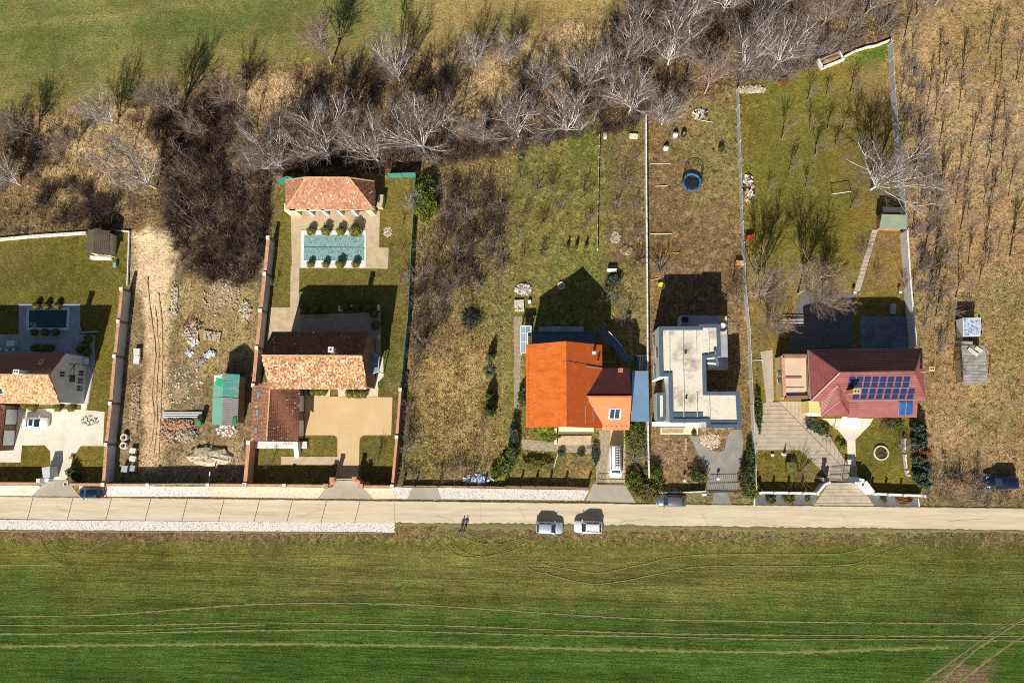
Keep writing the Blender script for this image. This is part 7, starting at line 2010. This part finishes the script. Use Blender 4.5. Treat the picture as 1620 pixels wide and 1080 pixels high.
# trampoline
def legs6(mb):
    for k in range(6):
        a = k * math.pi / 3; c, s = math.cos(a), math.sin(a)
        mb.tube((1.55 * c, 1.55 * s, 0), (1.55 * c, 1.55 * s, 2.3), .035, n=6)
def netf(mb):
    n = 60
    for k in range(n):
        a = 2 * math.pi * k / n; b = 2 * math.pi * (k + 3) / n; c2 = 2 * math.pi * (k - 3) / n
        for e in (b, c2): mb.bar((1.5 * math.cos(a), 1.5 * math.sin(a), .75), (1.5 * math.cos(e), 1.5 * math.sin(e), 2.25), .012)
tp = simple('trampoline', 'round trampoline with blue rim and dark safety net in the bare garden', 'trampoline', at(1093, 291), [
    ('pole', 'iron', legs6), ('jumping_mat', 'net', lambda m: m.tube((0, 0, .68), (0, 0, .70), 1.2, n=32)),
    ('rim_pad', 'plastic_b', lambda m: m.ring((0, 0, 0), [(1.52, .66), (1.52, .76), (1.2, .76), (1.2, .66)], 32)),
    ('net_ring', 'iron', lambda m: m.ring((0, 0, 0), [(1.53, 2.22), (1.53, 2.28), (1.47, 2.28), (1.47, 2.22)], 32))])
mb = MB(); netf(mb); o = mb.build('safety_net', M['net']); o.parent = tp; o['kind'] = 'stuff'
# white cones / sacks
for i, (x, y, mm, lb) in enumerate(((1068, 215, 'frame_w', 'white garden sack, upper of the two beside the trampoline garden fence'), (1053, 236, 'frame_w', 'white garden sack, lower of the two beside the trampoline garden fence'), (1081, 214, 'iron', 'black garden sack right of the upper white one'))):
    simple('garden_sack', lb, 'sack', at(x, y), [('sack_body', mm, lambda m: m.ring((0, 0, 0), [(.0, 0), (.42, .02), (.46, .35), (.40, .75), (.16, .98), (.0, 1.0)], 14)), ('tie', 'wood', lambda m: m.ring((0, 0, 0), [(.17, .93), (.19, .97), (.12, 1.05), (.05, 1.2), (0, 1.2)], 10))])
# blue slide stair
sl = thing('slide_stair', 'long blue plastic ladder slide lying slantwise in the house shadow', 'slide', at(972, 545))
a_, b_ = W(950, 520, 2.0), W(997, 572, 1.3); u_ = (b_ - a_).normalized(); s_ = Vector((-u_.y, u_.x, 0)) * .42
for k in (-1, 1): MB().bar(a_ + s_ * k, b_ + s_ * k, .14, .25).build('rail', M['plastic_b'], sl)
for k in range(20):
    q = lerp(a_, b_, (k + .5) / 20); MB().bar(q - s_, q + s_, .14, .05).build('tread', M['plastic_b'], sl)
for q in (a_ + u_ * .3, lerp(a_, b_, .5), b_ - u_ * .3):
    for k in (-1, 1): MB().bar(q + s_ * k, Vector(((q + s_ * k).x, (q + s_ * k).y, 0)), .1).build('leg', M['plastic_b'], sl)
MB().bar(W(963, 524, 2.3), W(984, 547, 2.0), .1, .1).build('handrail', M['frame_w'], sl)
pl = thing('pallet_stack', 'pale slatted frames leaning between blue lean-to and fence', 'frame stack', at(1016, 573))
for k in range(6):
    MB().bar(W(1008 + k * 2.6, 561, .6), W(1009 + k * 2.6, 585, .6), .12, .1).build('slat', M['frame_w' if k else 'plastic_b'], pl)
MB().bar(W(1006, 562, .72), W(1024, 563, .72), .15, .08).build('slat', M['frame_w'], pl)
# bench, chest, boxes
simple('garden_bench', 'white garden bench on the grass behind the orange house', 'bench', at(968, 429), [
    ('seat', 'frame_w', lambda m: m.box((0, 0, .45), (1.5, .45, .06))), ('backrest', 'frame_w', lambda m: m.box((0, .22, .72), (1.5, .06, .4))),
    ('leg', 'iron', lambda m: [m.box((s, 0, .21), (.08, .4, .42)) for s in (-.6, .6)])])
simple('planter_ring', 'round white stone planter in the shadow of the orange house', 'planter', at(888, 452), [
    ('stone_ring', 'stone', lambda m: m.ring((0, 0, 0), [(.62, 0), (.62, .3), (.45, .3), (.45, .05)], 12)), ('soil', 'soil', lambda m: m.tube((0, 0, 0), (0, 0, .2), .45, n=12))])
simple('planter_ring', 'round white ringed flower bed on the lawn right of the boarded drive', 'planter', at(1393, 716), [
    ('stone_ring', 'wood_p', lambda m: m.ring((0, 0, 0), [(1.12, 0), (1.12, .32), (.94, .32), (.94, .05)], 28)), ('soil', 'joint', lambda m: m.tube((0, 0, 0), (0, 0, .16), .95, n=24))])
leafy('flower_plants', 'low plants inside the round white ringed flower bed', 'plants', 1393, 716, (.75, .75, .22), 260, .1, 'leaf_o', 201, core=False)
simple('compost_bin', 'long stone walled compost bin at the top left corner of the big lawn', 'compost bin', at(1313, 97), [
    ('wall', 'stone', lambda m: [m.box((0, -.75, .35), (3.9, .3, .7)), m.box((-1.9, 0, .35), (.35, 1.7, .7)), m.box((1.85, 0, .3), (.2, 1.6, .6))]),
    ('back_board', 'wood', lambda m: m.box((0, .72, .3), (3.6, .1, .6))), ('compost', 'soil', lambda m: m.blob((0, 0, .15), 1, 4, 12, 6, .12, (1.7, .6, .3)))], rz=D(22))
simple('well_cover', 'low green cube shrub box on the lawn left of the boarded drive', 'garden box', at(1249, 738), [
    ('box_body', 'leaf_o', lambda m: m.box((0, 0, .45), (1.3, 1.4, .9))), ('rim', 'leaf_y', lambda m: m.box((0, 0, .93), (1.35, 1.45, .06)))])
simple('garden_sculpture', 'slim white pointed garden post beside the boarded drive', 'garden post', at(1240, 718), [
    ('shaft', 'frame_w', lambda m: m.ring((0, 0, 0), [(.28, 0), (.22, .25), (.12, .8), (.03, 1.5), (0, 1.5)], 10)), ('plinth', 'stone', lambda m: m.box((0, 0, .05), (.7, .5, .1)))])
simple('stepping_block', 'small square cream block on the lawn left of the boarded drive', 'block', at(1221.5, 719.5), [('block_body', 'wood_p', lambda m: m.box((0, 0, .15), (.45, .4, .3))), ('lid', 'stone', lambda m: m.box((0, 0, .32), (.35, .3, .04)))])
# goal frame
gl_ = MB(); A_, B_, C_, D_ = W(1317, 307, 0), W(1346, 303, 0), W(1320, 301.5, 1.9), W(1347, 299, 1.9)
gl_.tube(A_, W(1317, 307, 1.9), .05); gl_.tube(B_, W(1346, 303, 1.9), .05); gl_.tube(W(1317, 307, 1.9), W(1346, 303, 1.9), .05)
o = gl_.build('goal_frame', M['frame_w']); tag(o, 'white tube goal frame on the big lawn left of the white tree', 'goal', None, 'thing')
# cabinets and small boxes on the plots
for x, y, sx, sy, h, mm, nm, lb, ct in [
 (604.5,322,.9,2.1,1.3,'tandeck','cabinet','tan cabinet at the east side of the pool house','cabinet'),
 (1185,377,1.1,.6,.9,'plastic_r','tool_box','dark red box east of the slanting white props','box'),
 (1169,417,1.3,.6,.8,'terra','tool_box','brick red box west of the slanting white props','box'),
 (184.5,420,.5,.7,.6,'hutgreen','crate','small mint green crate on the left lawn','crate'),
 (21.5,544,1.3,.9,.75,'frame_w','garden_table','white garden table in the shade on the small pool terrace','table'),
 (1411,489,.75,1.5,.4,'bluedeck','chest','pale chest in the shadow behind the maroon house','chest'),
 (583,765,.6,.6,1.0,'plastic_y','waste_bin','yellow green bin inside the brick gate','bin'),
 (115,723.5,.7,.45,.4,'brick','brick_stack','little brick stack at the lawn corner by the yard entrance','brick stack'),
 (213,712.5,1.0,.8,.55,'stone','block','white concrete block beside the site wall, upper','block'),
 (213,725,1.0,.8,.55,'stone','block','white concrete block beside the site wall, lower','block'),
 (201,741,1.0,1.0,.7,'bluedeck','crate','left shade-greyed white crate in the shade of the street wall','crate'),
 (213,740,.8,.9,.6,'bluedeck','crate','right shade-greyed white crate in the shade of the street wall','crate'),
 (219,557,1.0,1.1,.5,'stone','block','upper white hollow block beside the dug track','block'),
 (218.5,569.5,1.0,1.3,.45,'stone','block','lower white hollow block beside the dug track','block'),
 (1002,217,1.3,.7,.5,'wood_p','plank_stack','cream box at the north end of the vegetable plot','box'),
 (957,216,.5,.9,.5,'frame_w','box','small white box at the end of the dark board fence','box'),
 (838,478,.5,.5,.5,'frame_w','bucket','white bucket beside the brick pallet','bucket'),
 (1114,782,.6,.35,.15,'frame_w','box','white board on the verge before the dark iron gate','board'),
 (933,707,.8,.5,.1,'asph_v','door_mat','dark mat at the terrace end of the orange house','mat')]:
    rnd = random.Random(int(x * 7))
    simple(nm, lb, ct, at(x, y) + Vector((0, 0, .05)), [('box_body', mm, lambda m: m.box((0, 0, h * .46), (sx, sy, h * .92))), ('lid', mm, lambda m: m.box((0, 0, h * .96), (sx * 1.05, sy * 1.05, h * .08)))], rz=rnd.uniform(-.12, .12))
# chairs on the shaded terrace
for i, (x, y) in enumerate(((4, 552), (14, 554), (25, 553))):
    simple('garden_chair', ('first', 'second', 'third')[i] + ' white garden chair from the left in the row against the shaded wall', 'chair', at(x, y) + Vector((0, 0, .06)), [
        ('seat', 'frame_w', lambda m: m.box((0, 0, .44), (.5, .5, .05))), ('backrest', 'frame_w', lambda m: m.box((0, .24, .7), (.5, .05, .5))),
        ('leg', 'frame_w', lambda m: [m.box((a, b, .21), (.04, .04, .42)) for a in (-.2, .2) for b in (-.2, .2)])])
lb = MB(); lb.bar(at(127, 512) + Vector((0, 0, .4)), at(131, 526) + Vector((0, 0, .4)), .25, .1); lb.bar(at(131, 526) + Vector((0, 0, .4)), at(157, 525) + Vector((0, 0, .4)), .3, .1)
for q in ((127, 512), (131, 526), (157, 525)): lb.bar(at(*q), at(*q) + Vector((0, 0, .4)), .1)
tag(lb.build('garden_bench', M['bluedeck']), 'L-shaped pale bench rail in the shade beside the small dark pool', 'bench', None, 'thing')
# tricycle by the shed
simple('push_mower', 'blue push mower with white wheels beside the brown garden shed', 'mower', at(178, 384), [
    ('deck', 'plastic_b', lambda m: m.box((0, 0, .25), (.6, .9, .3))), ('handle', 'iron', lambda m: [m.bar((s, .4, .3), (s, 1.1, .95), .04) for s in (-.25, .25)] + [m.bar((-.25, 1.1, .95), (.25, 1.1, .95), .04)]),
    ('wheel', 'frame_w', lambda m: [m.tube((a, b, .14), (a + .06, b, .14), .14, n=10) for a in (-.38, .32) for b in (-.35, .35)])])
# poles and planks
for a, b, r, mm, lb in [
 ((258,652),(320,652),.10,'frame_w','uppermost of three white pipes lying on the building plot'),
 ((258,655.5),(320,655.5),.10,'frame_w','middle one of three white pipes lying on the building plot'),
 ((259,659),(319,659),.10,'frame_w','lowest of three white pipes lying on the building plot'),
 ((331,763),(340,745),.09,'frame_w','white pole leaning in the shadow of the street wall'),
 ((387,690),(381,735),.06,'frame_w','thin white pole leaning on the brick wall'),
 ((1028,370),(1063,370),.09,'wood_p','long pale beam lying across the trampoline garden'),
 ((1036,295),(1056,294.5),.07,'wood_p','short pale beam below the trampoline garden fence'),
 ((1028,259),(1061,259),.07,'wood_p','pale batten lying north of the trampoline'),
 ((1054,401),(1074,400),.05,'plastic_y','yellow hose piece in the bare garden'),
 ((1030,443),(1044,440),.06,'wood_p','short white stake at the shadow edge of the white house'),
 ((1085,693),(1085,712),.07,'wood_p','white batten lying on the brown front plot'),
 ((1104,190),(1128,194),.06,'wood_p','thin pale stick near the north end of the trampoline garden'),
 ((876,739),(883,716),.06,'stone','pale edging stick across the front lawn of the orange house'),
 ((1190,570),(1206,569),.05,'frame_w','white rail beside the boarded garden path')]:
    A_, B_ = W(*a), W(*b); A_.z = B_.z = r + .05
    A_.z += gz(A_.x, A_.y); B_.z += gz(B_.x, B_.y)
    if 'leaning' in lb: B_.z = 1.6
    tag(MB().tube(A_, B_, r, n=8).build('pipe' if 'pipe' in lb or 'pole' in lb else 'beam', M[mm]), lb, 'pipe' if 'pipe' in lb else 'pole' if 'pole' in lb else 'beam', None, 'thing')
for i, (x, y) in enumerate(((199.5, 691.5), (198.5, 704.5))):
    simple('concrete_ring', ('upper' if i == 0 else 'lower') + ' of two white concrete well rings beside the plastered wall', 'concrete ring', at(x, y), [('ring_body', 'stone', lambda m: m.ring((0, 0, 0), [(.58, 0), (.58, .7), (.38, .7), (.38, 0)], 20)), ('bottom', 'joint', lambda m: m.tube((0, 0, -.02), (0, 0, .03), .4, n=16))], group='two concrete well rings')
def drum(m): m.ring((0, 0, 0), [(0, 0), (.42, 0), (.46, .3), (.42, .6), (.46, .85), (.44, 1.1), (0, 1.12)], 18)
simple('rain_barrel', 'green plastic barrel standing by the green hut', 'barrel', at(319, 669), [('drum', 'plastic_g', drum), ('lid', 'plastic_g', lambda m: m.ring((0, 0, 0), [(.47, 1.08), (.47, 1.14), (0, 1.17)], 18))])
simple('rain_barrel', 'black barrel behind the green one by the hut', 'barrel', at(322, 660), [('drum', 'black', drum), ('lid', 'black', lambda m: m.ring((0, 0, 0), [(.47, 1.08), (.47, 1.14), (0, 1.17)], 18))])
simple('fire_bowl', 'yellow rimmed bowl at the shadow corner of the white house', 'bowl', at(1046, 453), [('bowl_body', 'plastic_y', lambda m: m.ring((0, 0, 0), [(0, .05), (.45, .1), (.62, .4), (.56, .4), (.4, .16), (0, .12)], 18)), ('leg', 'iron', lambda m: [m.box((a, b, .05), (.06, .06, .1)) for a, b in ((.3, 0), (-.2, .25), (-.2, -.25))])])

def heap(name, label, cat, px, py, rx, ry, n, size, mats, seed, h=.4, base='soil', group=None, kind=None, nm='rubble'):
    """A pile: a low mound with separate pieces thrown over it."""
    R = random.Random(seed); p = at(px, py); p.z = gz(p.x, p.y)
    t = thing(name, label, cat, p)
    o = MB().blob((0, 0, 0), 1, seed, 14, 6, .14, (rx * .9, ry * .9, h * .75)).build('mound', M[base]); o.parent = t
    per = {}
    for k in range(n):
        a = R.uniform(0, 6.28); q = math.sqrt(R.random()); x, y = rx * q * math.cos(a), ry * q * math.sin(a)
        z = h * .75 * math.sqrt(max(0, 1 - q * q)) + .04
        s = [v * R.uniform(.6, 1.4) for v in size]
        mm = mats[R.randrange(len(mats))]
        rot = Matrix.Rotation(R.uniform(0, 6.28), 3, 'Z') @ Matrix.Rotation(R.uniform(-.5, .5), 3, 'X') @ Matrix.Rotation(R.uniform(-.5, .5), 3, 'Y')
        per.setdefault(mm, MB()).box((x, y, z), s, rot=rot)
    for mm, mb in per.items():
        o = mb.build(nm, M[mm]); o.parent = t; o['kind'] = 'stuff'
    return t
heap('brick_heap', 'large heap of broken red bricks below the white pipes', 'brick heap', 283, 671, 3.3, 1.0, 170, (.3, .16, .14), ('brick', 'brick', 'rubst', 'terra'), 1, .55)
heap('brick_heap', 'smaller heap of red bricks and pale blocks left of the sand', 'brick heap', 264, 689, 1.5, 1.3, 90, (.32, .18, .15), ('brick', 'rubst', 'terra'), 2, .5)
heap('brick_heap', 'orange brick heap with a dark hollow at the foot of the rubble', 'brick heap', 268, 699, .9, .7, 40, (.3, .16, .14), ('terra', 'brick'), 3, .35)
heap('rubble_heap', 'grey and pale rubble heap right of the bricks', 'rubble heap', 295, 688, 1.9, 1.2, 60, (.35, .3, .12), ('rubst', 'greyfelt', 'wood'), 4, .5)
heap('sand_heap', 'furrowed heap of yellow sandy soil before the street wall', 'sand heap', 333, 722, 4.6, 1.9, 26, (.35, .12, .06), ('soil', 'beigerub'), 5, .9, base='beigerub')
heap('scrap_heap', 'tangled scrap heap with orange rods on the building plot', 'scrap heap', 303, 521, 2.0, 1.7, 90, (1.1, .1, .06), ('terra', 'frame_w', 'black', 'wood', 'brick'), 6, .5)
heap('rubble_heap', 'white boards and sacks below the scrap heap', 'rubble heap', 306, 536, 1.0, 1.2, 34, (.6, .3, .08), ('frame_w', 'rubst', 'wood_p'), 7, .35)
heap('litter_heap', 'bluish plastic sheets left of the hut shadow', 'litter', 331, 560, 1.1, .6, 26, (.5, .35, .06), ('tarpaulin', 'frame_w'), 8, .25)
heap('litter_heap', 'greyish plastic litter on the building plot, further left', 'litter', 299, 558, .7, .5, 16, (.5, .35, .06), ('tarpaulin', 'frame_w'), 9, .2)
heap('litter_heap', 'scattered pale roof fragments below the plastic sheets', 'rubble', 314, 573, 1.4, .8, 60, (.35, .12, .05), ('wood_p', 'greyfelt', 'rubst'), 10, .15)
heap('rubble_heap', 'pale stones in the upper right of the building plot', 'rubble heap', 388, 491, 1.2, 1.8, 60, (.3, .25, .2), ('rubst', 'beigerub'), 11, .4, base='beigerub')
heap('rubble_heap', 'long pale earth bank left of the thicket', 'earth bank', 276, 475, .8, 3.3, 40, (.3, .2, .12), ('beigerub',), 12, .5, base='beigerub')
heap('rubble_heap', 'small pale boulder at the foot of the earth bank', 'earth bank', 274, 494, .9, .6, 16, (.3, .2, .12), ('rubst',), 13, .4, base='beigerub')
heap('rubble_heap', 'white scraps and blocks just below the green hut', 'rubble heap', 358, 681, 1.8, 1.0, 44, (.4, .3, .12), ('rubst', 'frame_w', 'wood_p'), 14, .25)
heap('litter_heap', 'blue and white rubbish behind the low street fence of the wild plot', 'litter', 757, 758, 2.4, .8, 70, (.45, .3, .07), ('tarpaulin', 'frame_w', 'plastic_b'), 15, .25)
heap('gravel_scatter', 'dark scattered chips on the pale yard beside the white car', 'chips', 143, 665, 1.6, .9, 150, (.12, .09, .05), ('black', 'asph_v'), 16, .02, base='asph_v')
heap('rubble_heap', 'white crumbling rubble at the garden corner of the orange house', 'rubble heap', 828, 458, 1.4, .9, 80, (.3, .25, .15), ('rubst', 'frame_w', 'rubst'), 17, .3, base='beigerub')
heap('stone_litter', 'grey stones scattered on the vegetable plot', 'stones', 974, 376, .9, 1.0, 50, (.2, .15, .12), ('rubst', 'wallgrey'), 18, .1)
heap('pale_chips', 'pinkish scattered firewood on the pool lawn', 'firewood', 614, 367, .7, .9, 46, (.35, .1, .08), ('wood_p', 'beige_terr'), 19, .06, base='soil')
heap('garden_junk', 'pile of coloured garden things against the slanting props', 'junk pile', 1184, 298, .75, 2.4, 50, (.7, .25, .12), ('frame_w', 'terra', 'iron', 'rubst'), 20, .45)
heap('garden_junk', 'pile of pale boards and grey sheets at the top of the trampoline garden', 'junk pile', 1106, 181, 1.2, .8, 40, (.8, .25, .06), ('wood_p', 'wallgrey', 'iron'), 21, .3)
heap('woodchip_patch', 'pale wood chips below the cream terrace', 'wood chips', 1123, 697, 1.9, 1.3, 120, (.22, .12, .06), ('wood_p', 'terra', 'wood'), 22, .12, base='beigerub')
heap('rubble_heap', 'white broken stones along the boundary north of the big lawn', 'rubble', 1190, 142, 2.4, .7, 70, (.3, .2, .12), ('rubst', 'beigerub'), 23, .25, base='beigerub')
heap('vegetable_rubble', 'low earth heap on the vegetable plot', 'earth heap', 990, 396, 1.1, .9, 20, (.2, .14, .1), ('soil',), 24, .45)
heap('firewood', 'dark branches cut and piled in the white house shadow edge', 'branch pile', 1152, 520, .8, 1.8, 90, (.5, .07, .05), ('wood', 'twig_r'), 25, .2)
heap('litter_heap', 'blue white plastic bags below the sage green hut', 'litter', 1432, 366, .6, .8, 18, (.4, .3, .1), ('tarpaulin',), 26, .3)
# pallet of bricks: separate bricks in courses
for (px, py, nx_, ny_, rz, lb, mm) in ((337, 530, 10, 4, -.12, 'flat stack of pale bricks right of the scrap heap', 'beigerub'), (823, 482, 5, 5, 0.05, 'square brick stack beside the white rubble', 'wood_p'), (1215, 745, 1, 1, 0, '', '')):
    if not lb: continue
    t = thing('brick_stack', lb, 'brick stack', at(px, py) + Vector((0, 0, gz(*at(px, py)[:2]))))
    me = MB().box((0, 0, 0), (.27, .34, .18)).mesh('brick', M[mm])
    for k in range(2):
        for i in range(nx_):
            for j in range(ny_):
                if k and random.random() < .25: continue
                o = bpy.data.objects.new('brick', me); COL.objects.link(o); o.parent = t
                o.location = ((i - nx_ / 2) * .31 + random.uniform(-.02, .02), (j - ny_ / 2) * .38 + random.uniform(-.02, .02), .1 + k * .2)
    t.rotation_euler = (0, 0, rz)
# lamps on the white house side, white ball lamps at the terrace corner
for i, (x, y, lb) in enumerate(((1348.5, 464, 'white ball lamp at the start of the brick garden path'), (1420, 463.5, 'white ball lamp at the shadow corner near the pale plastered wall'), (1134, 756, 'white ball lamp on the grey gravel drive'), (1081, 759, 'white ball lamp in the street wall shadow'))):
    simple('ball_lamp', lb, 'lamp', at(x, y), [('lamp_ball', 'frame_w', lambda m: m.blob((0, 0, .95), .26, 1, 14, 8, 0)), ('stem', 'iron', lambda m: m.tube((0, 0, 0), (0, 0, .75), .05, n=8))])
# timber rails at the west edge of the terrace shade
rf = thing('rail_fence', 'short wooden rail fence at the corner of the shaded terrace', 'rail fence', at(1255, 508))
for y_ in (505.5, 510.5): MB().bar(W(1234, y_, .8), W(1271, y_, .8), .1, .08).build('rail', M['wood_p'], rf)
for x_ in (1237, 1248, 1262): MB().bar(W(x_, 510, .9), Vector((*W(x_, 510, .9)[:2], 0)), .1).build('post', M['wood'], rf)
# parasol-like plant line and thin washing poles
for i, (x, y) in enumerate(((1393, 331), (1376, 343))):
    tag(MB().tube(W(x, y, 2.3), W(x + 16, y + 5, 2.5), .06, n=6).build('beam', M['frame_w']), ('upper' if i == 0 else 'lower') + ' white pole sticking out of the sage green hut roof', 'pole', None, 'thing') if False else None

heap('rubble_heap', 'scattered pale scraps on the soil between scrap heap and white pipes', 'rubble', 290, 610, 3.4, 3.6, 130, (.34, .2, .08), ('rubst', 'wood_p', 'wood'), 31, .02)
heap('rubble_heap', 'scattered scraps along the plastered wall of the building plot', 'rubble', 212, 650, 1.0, 5.0, 90, (.34, .2, .1), ('rubst', 'wood', 'brick'), 32, .02)
heap('rubble_heap', 'scattered stones and scraps near the pale stones of the building plot', 'rubble', 350, 470, 3.2, 3.4, 110, (.3, .22, .12), ('beigerub', 'rubst'), 33, .02)
